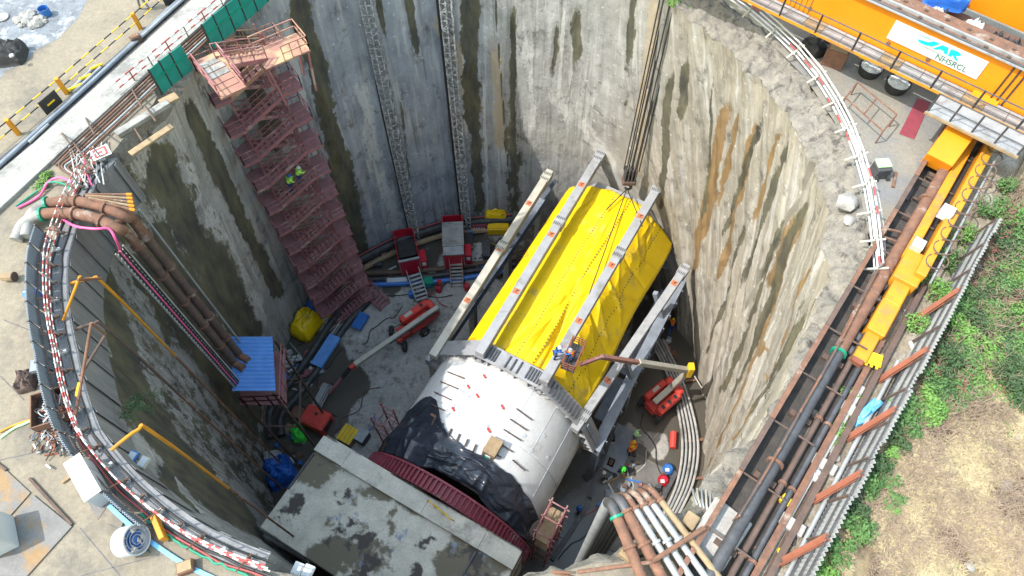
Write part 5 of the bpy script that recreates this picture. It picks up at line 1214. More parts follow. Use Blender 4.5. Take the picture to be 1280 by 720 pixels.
# tyre, boulders, drum on the shade-tinted yard
o = bundle(16, 72, 0, 1.7, 1.7, .8, 10, W['rubber'], 'black_net_heap', 'round black heap of netting on the grey gravel', 'heap', 71, .5); MB().lathe([(0, .12), (.12, .08), (.14, 0)], P(15, 70, .75), Z, 10).build('pale_knot', W['trash'], o)
def rock(c, r_, m, seed):
    mb = MB(); bm = bmesh.new(); bmesh.ops.create_icosphere(bm, subdivisions=2, radius=r_)
    for v in bm.verts:
        n_ = v.co.normalized(); v.co = n_ * r_ * (1 + .35 * nzv(n_.x * 1.4 + seed, n_.y * 1.4, n_.z * 1.4)); v.co.z *= .7
    mb.add([v.co + c + Z * r_ * .3 for v in bm.verts], [tuple(v.index for v in f.verts) for f in bm.faces]); bm.free(); return mb
for i in range(30):
    px, py = 40 + random.gauss(0, 9), 27 + random.gauss(0, 6)
    o = rock(P(px, py, 0), random.uniform(.14, .34), W['rock'], i).build('grey_stone', W['rock']); tag(o, 'grey stone in the heap on the gravel beside the black netting', 'stone', 'stone heap on the gravel')
c = P(59, 19, 0); o = MB().lathe([(0, .05), (.3, .05), (.32, .5), (.3, .5), (.28, .1), (0, .1)], c, Z, 14).build('blue_tub', W['blue'], smooth=True); tag(o, 'small blue tub beside the stone heap', 'tub')
c = P(2, 22, .05); o = MB().lathe([(0, .05), (.42, .05), (.42, -.02)], c, Z, 16).build('manhole_disc', W['rock']); tag(o, 'round grey lid on the gravel at the left edge', 'lid')

# teal hoarding panels by the stair gangway
tp_ = thing('teal_hoarding', 'teal sheet hoarding curving along the upper left rim', 'hoarding', P(300, 30, 0))
tl = [(203, 118), (215, 107), (228, 97), (242, 86)]; tu = [(266, 62), (279, 50), (294, 38), (308, 26), (322, 14), (335, 2), (350, -12)]
for line in (tl, tu):
    for a, b_ in zip(line[:-1], line[1:]):
        p, q = P(*a, -.1), P(*b_, -.1); d = (q - p).normalized()
        MB().bar(p + d * .04 + Z * .85, q - d * .04 + Z * .85, .04, 1.7).build('sheet_panel', W['teal'], tp_)
        MB().bar(p + Z * 0, p + Z * 1.75, .09).build('post', W['black'], tp_)
        MB().bar(p + Z * 1.0 - d.cross(Z) * -.04, q + Z * 1.0 - d.cross(Z) * -.04, .06).build('girt', W['greenhose'], tp_)
# timber + slabs near the green panel
for (px, py, l, w, a_, m_, lab) in [(180, 150, 3.2, .45, 48, W['whitecon'], 'pale plank on the upper left rim'), (212, 126, 1.0, .6, 40, W['wood'], 'tan board heap beside the lower teal panel'), (190, 176, 2.6, .4, 50, W['wood'], 'tan timber on the wall edge near the collar end')]:
    o, c, ex, ey = boxp(px, py, .0, l, w, .10 + .03 * (px % 7), a_, m_, 'plank', lab, 'plank', .02)
# rim scaffold rods
for k, (a, b_) in enumerate([((106, 145, 0), (118, 168, 1.5)), ((163, 108, 0), (178, 135, 1.2)), ((182, 133, .1), (195, 152, 1.0)), ((76, 165, 0), (88, 180, 1.4)), ((168, 160, .1), (178, 176, 1.2)), ((92, 178, .1), (116, 212, 1.4))]):
    pipe([a, ((a[0] + b_[0]) / 2, (a[1] + b_[1]) / 2, (a[2] + b_[2]) / 2), b_], .05, W['rustdark'], 'leaning_rod', ['dark rod leaning by the pale track, topmost of the lower pair', 'dark rod leaning near the lower teal panel', 'dark rod leaning over the timber planks', 'dark rod leaning at the foot of the pale track', 'short dark rod by the tan planks', 'rusty rod leaning over the tangled cables'][k], 'rod', group='leaning rods by the upper left rim')

# ================================================================ LOWER LEFT GROUND
for i, (a, b_) in enumerate([((100, 720), (215, 690)), ((30, 500), (0, 470)), ((100, 660), (150, 720)), ((5, 400), (55, 420)), ((135, 655), (230, 700)), ((0, 575), (70, 560))]):
    tag(MB().bar(P(*a, .008), P(*b_, .008), .035, .006).build('slab_joint', W['steel']), kind='structure')
# steel plates
PL = thing('steel_plates', 'large worn rusty steel plates laid on the ground at lower left', 'steel plates', P(40, 640, 0))
for i, pxs in enumerate([[(-40, 655), (-40, 560), (8, 588), (38, 616), (-8, 668)], [(-2, 671), (42, 619), (90, 658), (34, 720), (-40, 720), (-40, 690)]]):
    pts = [P(*a, .05) for a in pxs]; MB().prism([(p.x, p.y) for p in pts], .01, .06 + .012 * i).build('plate', W['plate'], PL)
for i, (a, b_) in enumerate([((37, 598), (90, 656)), ((8, 588), (-30, 560))]):
    MB().bar(P(*a, .06), P(*b_, .06), .1, .1).build('edge_bar', W['rustdark'], PL)
o, c, ex, ey = boxp(4, 672, .08, 1.0, 1.3, 1.3, 30, W['palegrey'], 'grey_cabinet', 'grey cabinet at the left edge on the rusty steel plates', 'cabinet', .04); MB().box(c + Z * 1.32, (.6, .8, .06), ex, ey).build('lid', W['galv'], o)
strip([(94, 598), (104, 592), (132, 636), (122, 650)], .02, W['plate'], 'ground_mat', None, .015, 'dark flat mat under the white cabinet', 'mat')
# white cabinet (container)
p0, p1 = P(98, 574, 1.1), P(124, 620, 1.1); d = (p1 - p0).normalized(); sd = Vector((d.y, -d.x, 0))
c = (p0 + p1) / 2 + Vector((0, 0, -.55)) + sd * -.15 - Vector((.35, .1, 0))
t = thing('white_cabinet', 'white boxy electrical cabinet standing at the lower left rim', 'cabinet', c - Z * .55)
MB().box(c, ((p1 - p0).length, .6, 1.1), d, sd).build('body', W['palegrey'], t, bevel=.02)
MB().box(c + Z * .57, ((p1 - p0).length + .06, .66, .05), d, sd).build('top_cover', W['white'], t)
for k in (-1, 0, 1): MB().box(c - sd * .31 + d * k * .55, (.5, .02, .95), d, sd).build('door', W['palegrey'], t)
for k in (-.7, .7): MB().box(c - Z * .57 + d * k, (.15, .8, .1), d, sd).build('skid', W['steel'], t)
# drum fan
c = P(163, 676, .62); ax = (P(176, 664, .62) - P(152, 690, .62)).normalized(); ax = Vector((.80, .05, .42)).normalized()
t = thing('drum_fan', 'round sky-blue drum fan on the ground near the lower left rim', 'fan', Vector((c.x, c.y, 0)))
MB().lathe([(.50, -.36), (.56, -.33), (.55, .33), (.57, .36), (.50, .36), (.50, -.36)], c, ax, 28).build('casing', W['palegrey'], t, smooth=True)
for s in (-.34, .34):
    for rr2 in (.16, .28, .4, .5): MB().lathe([(rr2, s), (rr2 + .02, s), (rr2 + .02, s + .02), (rr2, s + .02), (rr2, s)], c, ax, 20).build('guard_ring', W['galv'], t)
a, b_ = perp(ax)
MB().lathe([(0, -.2), (.14, -.2), (.14, .2), (0, .2)], c, ax, 12).build('motor', W['blue'], t)
for k in range(5):
    th_ = k * 2 * math.pi / 5; n_ = a * math.cos(th_) + b_ * math.sin(th_); MB().box(c + n_ * .3, (.06, .2, .36), (ax + n_.cross(ax) * .5).normalized(), n_.cross(ax), n_).build('blade', W['blue'], t)
for s in (-.25, .25): MB().tube([c + ax * s + Vector((.3, -.3, -.45)), Vector((c.x, c.y, .04)) + ax * s * 1.2 + Vector((.35, -.35, 0)), Vector((c.x, c.y, .04)) + ax * s * 1.2 + Vector((-.35, .35, 0)), c + ax * s + Vector((-.3, .3, -.45))], .03, 6).build('stand', W['steel'], t)
pipe([(152, 660, .05), (155, 648, .03), (150, 635, .03), (147, 628, .05)], .025, W['black'], 'power_cord', 'black cord from the drum fan to the white cabinet', 'cord')
# grey bin, net sack, drum
o, c, ex, ey = boxp(56, 462, 0, .75, .7, .5, 15, W['steel'], 'grey_bin', 'dark grey plastic bin beside the slate hoarding', 'bin', .05); MB().box(c + Z * .52, (.6, .55, .04), ex, ey).build('lid', W['beamlow'], o)
bundle(36, 478, 0, .8, 1.0, .5, 10, W['rustdark'], 'net_sack', 'brown net sack on the ground beside the grey bin', 'sack', 8, .5)
c = P(48, 375, .02); o = MB().lathe([(0, 0), (.3, 0), (.32, .35), (.3, .7), (.27, .72), (0, .70)], c, Z, 16).build('blue_drum', W['blue'], smooth=True); tag(o, 'blue drum with white stripe beside the slate hoarding', 'drum'); MB().box(c + Z * .72, (.5, .06, .03)).build('stripe', W['white'], o)
o = pipe([(3, 346, .25), (16, 346, .25)], .2, W['wood'], 'cable_reel', 'small tan roll lying on the beige ground at the left edge', 'roll'); MB().lathe([(.0, 0), (.24, 0), (.24, .05), (0, .05)], P(17, 346, .25), (1, 0, 0), 12).build('end_cap', W['rustdark'], o)
for i, (a, b_, m_) in enumerate([((48, 415), (57, 403), W['yellow']), ((58, 412), (58, 437), W['rustdark']), ((65, 484), (71, 475), W['rust']), ((78, 603), (100, 587), W['wood']), ((116, 571), (130, 563), W['wood']), ((106, 616), (113, 608), W['yellow'])]):
    o = solo(MB().bar(P(*a, .06), P(*b_, .06), .12, .1), 'loose_bar', m_, ['short yellow bar beside the slate hoarding', 'thin dark bar beside the slate hoarding', 'short rusty bar below the grey bin', 'long tan timber beside the white cabinet', 'tan timber on the rim above the white cabinet', 'short yellow timber on the mat by the white cabinet'][i], 'bar', group='loose bars on the lower left ground')
# scrap basket: open steel crate with clamps and pipes
c = P(68, 515, 0); a_ = 20; ex = Vector((math.cos(R(a_)), math.sin(R(a_)), 0)); ey = Vector((-ex.y, ex.x, 0))
t = thing('scrap_crate', 'open steel crate full of scaffold clamps beside the slate hoarding', 'crate', c)
MB().box(c + Z * .05, (1.2, 1.5, .08), ex, ey).build('floor', W['rustdark'], t)
for s in (-1, 1):
    MB().box(c + ex * s * .6 + Z * .3, (.05, 1.5, .6), ex, ey).build('side', W['rust'], t); MB().box(c + ey * s * .75 + Z * .3, (1.2, .05, .6), ex, ey).build('side', W['rust'], t)
for i in range(120):
    inside = i < 60
    px, py = (68 + random.uniform(-10, 10), 512 + random.uniform(-11, 11)) if inside else (66 + random.gauss(0, 13), 545 + random.gauss(0, 13))
    p = P(px, py, .35 + random.uniform(0, .3) if inside else .05 + random.uniform(0, .12)); th_ = random.uniform(0, 6.28)
    d = Vector((math.cos(th_), math.sin(th_), random.uniform(-.2, .2)))
    m_ = random.choice([W['galv'], W['rust'], W['rustorange'], W['black'], W['steel'], W['trash'], W['beamlow']])
    L_ = random.uniform(.12, .5)
    if random.random() < .35: mb = MB().tube(bez([p, p + d * L_ * .6 + Z * .08, p + d * L_ + ey * .2, p + ey * .35], 4), .025, 5)
    else: mb = MB().bar(p - d * L_ / 2, p + d * L_ / 2, .07, .06)
    o = mb.build('scrap_piece', m_); tag(o, 'piece of scaffold scrap heaped in the open steel crate' if inside else 'piece of scrap pipe or cable strewn below the open steel crate', 'scrap', 'scrap in the crate' if inside else 'scrap strewn below the crate')
pipe([(0, 548, .04), (18, 535, .05), (30, 530, .06), (45, 523, .05)], .05, W['palegreen'], 'yellow_hose', 'yellow-green hose on the ground left of the scrap', 'hose')
pipe([(0, 540, .04), (14, 533, .05), (28, 528, .06), (40, 524, .05)], .05, W['yellow'], 'yellow_hose', 'yellow hose on the ground above the green hose', 'hose')
o, c, ex, ey = boxp(235, 710, 0, .6, .45, .35, 20, W['rust'], 'rusty_box', 'small rusty box near the bottom edge', 'box', .03); MB().box(c + Z * .37, (.5, .35, .04), ex, ey).build('lid', W['wood'], o)
o, c, ex, ey = boxp(203, 662, .1, .2, 1.0, .5, 35, W['yellow'], 'yellow_board', 'yellow board leaning at the blue edging strip', 'board', .02)
for (px, py, m_, lab) in [(167, 572, W['blue'], 'blue and white lamp housing below the guardrail'), (181, 579, W['offwhite'], 'cream lamp housing below the guardrail'), (373, 712, W['white'], 'white lamp housing at the bottom rim, left of two'), (386, 715, W['white'], 'white lamp housing at the bottom rim, right of two')]:
    o, c, ex, ey = boxp(px, py, -1.4, .4, .5, .18, -20, m_, 'lamp_housing', lab, 'lamp', .03); MB().box(c + Z * .2, (.3, .38, .03), ex, ey).build('lens', W['palegrey'], o); MB().bar(c, c + (c - C0).normalized() * 1.2 + Z * .1, .05).build('bracket', W['steel'], o)

# ================================================================ RIGHT RIM AND PAD
strip([(930, -30), (985, -60), (1300, 40), (1260, 110), (1212, 158), (1150, 262), (1096, 352), (1088, 300), (1070, 220), (1045, 155), (1005, 95), (965, 55)], .012, W['ground_r'], 'concrete_pad')
kb = ring_strip(ang(895, -2), ang(1098, 362) - 360, [(1.95, .1), (2.35, .1), (2.35, -.5), (1.95, -.5)], 60).build('rim_kerb', W['con']); tag(kb, kind='structure')
rl = [(880, -18), (905, 0), (935, 22), (965, 48), (992, 74), (1018, 106), (1038, 138), (1054, 170), (1067, 205), (1077, 240), (1083, 275), (1087, 310), (1090, 345)]
t = thing('white_guardrail', 'white tube guardrail along the right rim of the shaft', 'guardrail', P(1067, 205, 0))
pts = [P(x, y, .1) for x, y in rl]
for i, p in enumerate(pts):
    out = (p - C0); out.z = 0; out.normalize(); tn = Vector((-out.y, out.x, 0))
    MB().bar(p, p + Z * 1.15, .08).build('post', W['galv'], t)
    MB().bar(p - out * .55 + Z * .25, p + out * .35 + Z * .9, .10, .05).build('stay', W['offwhite'], t)
    if i:
        a = pts[i - 1]; 
        for h, off in ((1.12, 0), (.85, -.02), (.55, .02), (.3, 0)):
            for j in range(3):
                q0, q1 = a + (p - a) * (j / 3), a + (p - a) * ((j + 1) / 3)
                MB().tube([q0 + Z * h + out * off, q1 + Z * h + out * off], .045, 6).build('tube', W['white'] if (i + j + int(h * 10)) % 11 else W['redw'], t)
# boulders of broken concrete on the lip
for (px, py, r_, lab) in [(1057, 255, .55, 'grey lump of broken concrete in the crack behind the right lip'), (1060, 277, .3, 'smaller lump of concrete below the grey lump in the crack')]:
    o = rock(P(px, py, -.3), r_, W['rock'], px).build('concrete_lump', W['rock'], smooth=True); tag(o, lab, 'rubble')

# ------------------------------------------------ gantry crane
gv = Vector((.756, -.654, 0)).normalized(); gm = Vector((gv.y, -gv.x, 0))      # gm faces the camera
if gm.y > 0: gm = -gm
GO = Vector((15.01, 33.44, 0))
def gc(s, off, z): return GO + gv * s - gm * off + Z * z       # off > 0: away from the camera
GZ0, GZ1 = 2.5, 4.7
def girder(off, s0, s1, root, nm):
    go = MB().box(gc((s0 + s1) / 2, off + .6, (GZ0 + GZ1) / 2), (s1 - s0, 1.2, GZ1 - GZ0), gv, gm).build(nm, W['orange'], root, bevel=.02)
    MB().box(gc((s0 + s1) / 2, off + .6, GZ1 + .04), (s1 - s0, 1.5, .09), gv, gm).build('top_flange', W['rust'], go)
    MB().box(gc((s0 + s1) / 2, off + .25, GZ1 + .16), (s1 - s0, .12, .16), gv, gm).build('crane_rail', W['galv'], go)
    MB().box(gc((s0 + s1) / 2, off - .12, GZ1 + .06), (s1 - s0, .25, .06), gv, gm).build('cable_tray', W['galv'], go)
    MB().tube([gc(s0, off - .1, GZ1 + .14), gc(s1, off - .1, GZ1 + .14)], .05, 6).build('conduit', W['steel'], go)
    for k in range(int((s1 - s0) / 1.1)):
        for dx in (-.12, .62): MB().box(gc(s0 + .6 + k * 1.1, off + .25 + dx, GZ1 + .13), (.16, .12, .08), gv, gm).build('rail_clip', W['rustdark'], go)
    return go
S0 = Vector((GO.x, GO.y, 0))
def on_web(px, py):
    u = (px - 640) / FPX; v = (360 - py) / FPX; d = Vector((u, v * C_ + S_, v * S_ - C_)); n_ = gm; o_ = Vector((0, 0, HC))
    k_ = (GO - o_).dot(n_) / d.dot(n_); p = o_ + d * k_; return (p - GO).dot(gv), p.z
t = thing('gantry_crane', 'orange twin-girder gantry crane with walkway and white sign at upper right', 'gantry crane', gc(8, 0, 0))
g1 = girder(0, -30, 15.0, t, 'bridge_girder'); g2 = girder(6.3, -30, 15.0, t, 'bridge_girder')
for (s, h, n_, m_) in [(.25, 2.0, 6, W['yellow']), (on_web(1252, 105)[0], 2.1, 3, W['black'])]:   # ladder-like stripe bars on the web
    for k in range(n_): MB().box(gc(s + k * (.28 if n_ == 6 else .3), -.03, 3.6), (.07, .06, h), gv, gm).build('web_bar', m_, t)
for (s, z) in [(-.1, 3.0), (2.1, 3.9), (1.7, 2.9), (6.2, 3.0), (8.3, 3.1)]: MB().lathe([(0, .06), (.11, .05), (.12, -.02)], gc(s, -.01, z), gm, 8).build('bolt_cap', W['rust'], t)
# walkway
wk0, wk1 = -30, 14.0
for i in range(40):
    s0 = wk0 + (wk1 - wk0) * i / 40; s1 = wk0 + (wk1 - wk0) * (i + 1) / 40
    MB().box(gc((s0 + s1) / 2, -.62, GZ0 + .05), (s1 - s0 - .03, 1.0, .05), gv, gm).build('walkway_plank', W['wood'] if i % 4 == 1 else W['galv'], t)
for s_off in (-.15, -1.1): MB().box(gc((wk0 + wk1) / 2, s_off, GZ0 - .03), (wk1 - wk0, .1, .14), gv, gm).build('walkway_stringer', W['yellow'], t)
for k in range(21): MB().bar(gc(-30 + k * 2.16 + .35, -1.12, GZ0), gc(-30 + k * 2.16 + .35, -1.12, GZ0 + 1.15), .08).build('railing_post', W['black'], t)
for h in (1.12, .6, .2): MB().tube([gc(wk0, -1.12, GZ0 + h), gc(wk1, -1.12, GZ0 + h)], .035, 6).build('railing_tube', W['steel'], t)
# sign
cor = [on_web(*a) for a in ((1120, 25), (1236, 77), (1221, 99), (1109, 47))]
s0, s1 = (cor[0][0] + cor[3][0]) / 2, (cor[1][0] + cor[2][0]) / 2; z1, z0 = (cor[0][1] + cor[1][1]) / 2, (cor[2][1] + cor[3][1]) / 2
sg = MB().box(gc((s0 + s1) / 2, -.03, (z0 + z1) / 2), (s1 - s0, .05, z1 - z0), gv, gm).build('sign_board', W['white'], t)
def sgp(u, v): return gc(s0 + (s1 - s0) * u, -.065, z0 + (z1 - z0) * v)
def flatpoly(uv, m, nm, dz=0.):
    pts = [sgp(*a) - (-gm) * dz for a in uv]
    mb = MB(); n_ = len(pts); mb.add(pts + [p + gm * .012 for p in pts], [tuple(range(n_)), tuple(range(n_, 2 * n_))[::-1]] + [(i, (i + 1) % n_, (i + 1) % n_ + n_, i + n_) for i in range(n_)]); return mb.build(nm, m, sg)
# logo: swoosh-like turquoise letters
flatpoly([(.29, .62), (.40, .70), (.44, .86), (.50, .86), (.455, .60), (.38, .50), (.31, .52)], W['logo'], 'logo_stroke')
flatpoly([(.47, .52), (.535, .86), (.60, .86), (.62, .52), (.585, .52), (.58, .62), (.53, .62), (.505, .52)], W['logo'], 'logo_stroke')
flatpoly([(.635, .50), (.625, .86), (.70, .88), (.745, .80), (.73, .70), (.70, .66), (.755, .44), (.715, .46), (.675, .62), (.665, .50)], W['logo'], 'logo_stroke')
flatpoly([(.22, .84), (.36, .88), (.40, .88), (.40, .86)], W['logo'], 'logo_line')
flatpoly([(.25, .42), (.55, .40), (.80, .30), (.80, .315), (.55, .42), (.25, .435)], W['galv'], 'logo_line')
def text_on(s, uL, vB, h, m, parent):
    cu = bpy.data.curves.new('lettering', 'FONT'); cu.body = s; cu.size = h; cu.extrude = .006
    tmp = bpy.data.objects.new('lettering', cu); COL.objects.link(tmp)
    dg = bpy.context.evaluated_depsgraph_get(); me = bpy.data.meshes.new_from_object(tmp.evaluated_get(dg)); bpy.data.objects.remove(tmp)
    o = bpy.data.objects.new('lettering', me); COL.objects.link(o); me.materials.clear(); me.materials.append(m); o.parent = parent
    root = parent
    while root.parent: root = root.parent
    mt = Matrix((gv, Z, gm)).transposed().to_4x4(); mt.translation = sgp(uL, vB) - root.location + gm * .006
    o.matrix_local = mt; return o
text_on('NHSRCL', .535, .10, (z1 - z0) * .40, W['ink'], sg)
sg2 = MB().box(gc(8.0, 6.3 - .03, 4.2), (3.0, .05, .9), gv, gm).build('sign_board', W['white'], t)
# platform and legs at the girder end
MB().box(gc(12.0, -1.9, GZ0 - .05), (4.5, 1.7, .1), gv, gm).build('end_platform', W['galv'], t)
for k in range(5): MB().bar(gc(9.8 + k * 1.1, -2.7, GZ0), gc(9.8 + k * 1.1, -2.7, GZ0 + 1.1), .07).build('railing_post', W['steel'], t)
for h in (1.1, .55): MB().tube([gc(9.8, -2.7, GZ0 + h), gc(14.2, -2.7, GZ0 + h)], .035, 6).build('railing_tube', W['steel'], t)
MB().bar(P(1214, 140, 2.45), P(1226, 163, 2.3), .7, .08).build('access_plank', W['wood'], t)
MB().box(gc(12.0, -2.75, GZ0 - .12), (4.6, .08, .12), gv, gm).build('platform_edge', W['wood'], t)
MB().bar(gc(11.6, 1.0, GZ0), gc(11.6, -3.9, .9), 1.3, 1.0).build('leg', W['orange'], t, bevel=.03)
MB().bar(gc(13.6, 6.8, GZ0), gc(13.6, 6.8, .2), 1.0, 1.0).build('leg', W['orange'], t)
MB().bar(gc(12.6, .6, GZ0 + .5), gc(12.6, 6.8, GZ0 + .5), 1.0, 1.2).build('end_tie', W['orange'], t)
for off in (.6, 6.9):
    MB().bar(gc(-29, off, GZ0), gc(-29, off, -.2), 1.0, 1.0).build('leg', W['orange'], t)
# trolley over the ropes (out of frame, carries the ropes)
ts = (Vector((rp_.x, rp_.y, 0)) - GO).dot(gv)
MB().box(gc(ts, 3.6, GZ1 + .5), (2.6, 6.6, .5), gv, gm).build('trolley', W['yellow'], t)
MB().lathe([(0, -1.2), (.5, -1.2), (.5, 1.2), (0, 1.2)], gc(ts, 3.6, GZ1 + 1.2), gv, 18).build('rope_drum', W['steel'], t)
# bundle between the girders
bundle(1180, 4, 3.0, 2.2, 1.3, .9, -20, W['bluetarp'], 'covered_bundle', 'blue tarpaulin bundle between the two orange girders', 'bundle', 12, .5)
dk = MB().box(gc(9.0, 4.0, GZ0 - .1), (13, 3.6, .12), gv, gm).build('girder_deck', W['rustdark'], t)
for i in range(14):
    u_ = random.uniform(4.5, 12); o = bundle(640, 360, 0, 1, 1, 1, 0, W['black'], 'dark_sack', 'dark plastic sack in the row between the two orange girders', 'sack', 20 + i, .5, nu=18)
    c0 = P(640, 360, 0); s_ = random.uniform(.6, 1.1); o.scale = (s_, s_, .6)
    for v in o.data.vertices: v.co -= c0
    o.location = gc(u_, random.uniform(3.0, 5.2), GZ0); o['group'] = 'sacks between the girders'
    if i % 3 == 0: o.data.materials[0] = W['trash']; o['label'] = 'pale plastic sack in the row between the two orange girders'

# ------------------------------------------------ pad objects
o, c, ex, ey = boxp(1041, 78, 0, 1.2, 1.1, 1.1, -30, W['rust'], 'rusty_bin', 'rusty brown steel bin beside the white guardrail', 'bin', .03); MB().box(c + Z * 1.1, (1.0, .9, .04), ex, ey).build('rim', W['wood'], o)
for i, (px, py, m_, lab) in enumerate([(1085, 92, W['byellow'], 'yellow-rimmed tub of plastic waste below the walkway'), (1118, 112, W['black'], 'black tub of grey plastic waste below the walkway')]):
    c = P(px, py, 0); t2 = thing('waste_tub', lab, 'tub', c, 'waste tubs below the walkway')
    MB().lathe([(0, .02), (.55, .02), (.7, .55), (.64, .55), (.5, .1), (0, .1)], c, Z, 18).build('tub', W['black'], t2, smooth=True)
    def wst(u, v, c=c, i=i): a = u * 2 * math.pi; rr = .6 * math.sin(v * math.pi / 2); return c + Vector((rr * math.cos(a), rr * math.sin(a), .45 + .25 * math.cos(v * 1.5) + .18 * nzv(3 * math.cos(a) * v, 3 * math.sin(a) * v, i)))
    MB().grid(wst, 20, 8).build('waste', W['trash'], t2)
    if i == 0: MB().box(c + Vector((.1, .5, .6)), (1.3, .6, .12), gv, gm).build('yellow_cover', W['byellow'], t2)
strip([(1147, 122), (1163, 128), (1143, 174), (1124, 167)], .05, W['maroon'], 'maroon_mat', None, .03, 'dark maroon steel plate lying on the pale pad', 'plate')
bundle(1020, 62, 0, 1.6, 1.4, .7, 20, W['black'], 'black_heap', 'black sheet heap beside the rusty bin at the guardrail', 'heap', 33, .5)
# tubular trestle
t = thing('tube_trestle', 'rusty tubular trestle frame standing on the pale pad', 'trestle', P(1090, 135, 0))
q4 = [P(1057, 122, .9), P(1072, 103, .9), P(1121, 143, .9), P(1104, 164, .9)]
q4 = [q4[0], q4[1], q4[2], q4[3]]
for a, b_ in ((0, 1), (2, 3), (0, 3), (1, 2)): MB().tube([q4[a], q4[b_]], .04, 6).build('tube', W['rust'], t)
for p in q4: MB().tube([p, Vector((p.x, p.y, 0))], .04, 6).build('leg', W['rust'], t)
m1_, m2_ = (q4[0] + q4[3]) / 2, (q4[1] + q4[2]) / 2; MB().tube([m1_, m2_], .04, 6).build('tube', W['rust'], t)
# pale green topped machine
o, c, ex, ey = boxp(1097, 218, 0, .75, .7, .7, 5, W['steel'], 'small_machine', 'small machine with pale green cover on the pad by the guardrail', 'machine', .03); MB().box(c + Z * .76 + ey * .1, (.7, .55, .12), ex, ey).build('cover', W['palegreen'], o, bevel=.03)
for s in (-.3, .3): MB().lathe([(0, -.04), (.16, -.04), (.16, .04), (0, .04)], c + ex * s - ey * .38 + Z * .16, ex, 12).build('wheel', W['rubber'], o)
for i, (a, b_, m_) in enumerate([((1120, 215), (1116, 234), W['rust']), ((1140, 235), (1132, 250), W['steel'])]): solo(MB().bar(P(*a, .06), P(*b_, .06), .12 + .1 * i, .1), 'loose_bar', m_, ['thin rusty bar on the pale pad', 'thick dark bar on the pale pad'][i], 'bar')
for i, (px, py) in enumerate([(1190, 157), (1172, 187), (1157, 222), (1140, 248)]):
    o = solo(MB().tube(bez([P(px + 12, py + 4, .3), P(px + 4, py, .35), P(px, py - 1, .15), P(px - 1, py + 3, .05)], 4), .05, 6), 'hook_bracket', W['rustdark'], ['curved rusty bracket on the pad edge, topmost', 'curved rusty bracket on the pad edge, second from top', 'curved rusty bracket on the pad edge, third from top', 'curved rusty bracket on the pad edge, lowest'][i], 'bracket', group='brackets along the rusty pipe')
t = thing('rusty_trestle', 'rusty angle-iron trestle at the lower end of the pad', 'trestle', P(1108, 295, 0))
for a, b_ in (((1095, 283, .8), (1125, 290, .8)), ((1095, 283, .8), (1090, 300, 0)), ((1125, 290, .8), (1122, 302, 0)), ((1097, 293, .6), (1120, 302, .6)), ((1108, 287, .8), (1105, 300, .1))): MB().bar(P(*a), P(*b_), .08).build('angle_bar', W['rust'], t)

# ------------------------------------------------ pipe corridor on the right
DR = Vector((.608, .794, 0)).normalized(); DN = Vector((DR.y, -DR.x, 0))        # DN away from the shaft
RO = P(1040, 450, 0)
def rc(s, l, z): return RO + DR * s + DN * l + Z * z
S0r, S1r = -15.0, 20.5
def rl_px(px, py, z=0): p = P(px, py, z) - RO; return p.dot(DR), p.dot(DN)
o = MB().box(rc((S0r + S1r) / 2, .1, .008), (S1r - S0r, 2.0, .032), DR, DN).build('pipe_trench', W['dark_soil']); tag(o, kind='structure')
tw = thing('trench_wall', 'rusty steel upstand wall along the pipe trench, shaft side', 'steel wall', rc(0, -.95, 0))
for k in range(12):
    s_a = S0r + (16.8 - S0r) * k / 12; s_b = S0r + (16.8 - S0r) * (k + 1) / 12 - .03
    MB().box(rc((s_a + s_b) / 2, -.95, .4), (s_b - s_a, .08, .8), DR, DN).build('wall_plate', W['rustdark'], tw)
    MB().box(rc((s_a + s_b) / 2, -.95, .82), (s_b - s_a, .2, .05), DR, DN).build('cap_strip', W['rust'] if k % 3 else W['rustdark'], tw)
    for l in (-.6, .9): MB().bar(rc(s_a, -.9, .7), rc(s_a, .9, .7), .06).build('cross_tie', W['rustdark'], tw) if l < 0 else None
t = thing('trench_main', 'long fat rusty pipe running beside the right rim, grey towards the bottom', 'pipe', rc(0, 0, 0))
MB().tube([rc(0, 0, .62), rc(S1r, .1, .62)], .27, 16).build('rusty_length', W['rust'], t, smooth=True)
MB().tube([rc(0, 0, .62), rc(S0r, 0, .62)], .25, 16).build('grey_length', W['steel'], t, smooth=True)
for s in (0, 5.2, 10.4, 15.6, -6): MB().tube([rc(s, 0, .62), rc(s + .12, 0, .62)], .34, 16).build('flange', W['rust'] if s else W['greenhose'], t)
for s in np.arange(-13, 20, 3.2): MB().box(rc(s, 0, .15), (.25, .9, .3), DR, DN).build('pipe_saddle', W['rustdark'], t)
for i, (l, z, r_, m_, lab) in enumerate([(.62, .35, .12, W['rustdark'], 'slate pipe beside the fat rusty pipe in the right trench'), (1.02, .3, .12, W['steel'], 'dark pipe on the outer side of the right trench'), (2.25, .25, .09, W['galv'], 'pale conduit pipe outside the rails on the right'), (2.55, .2, .1, W['black'], 'black hose beside the pale conduit on the right')]):
    o = solo(MB().tube([rc(S0r, l, z), rc(1.5 if l > 2 else 12, l, z)], r_, 10), 'corridor_pipe', m_, lab, 'pipe', smooth=True, group='pipes in the right corridor')
    for k in range(5):
        if r_ > .11: MB().tube([rc(-13 + k * 3.3, l, z), rc(-12.88 + k * 3.3, l, z)], r_ + .05, 10).build('coupling', W['redw'] if l > 2 else W['rust'], o)
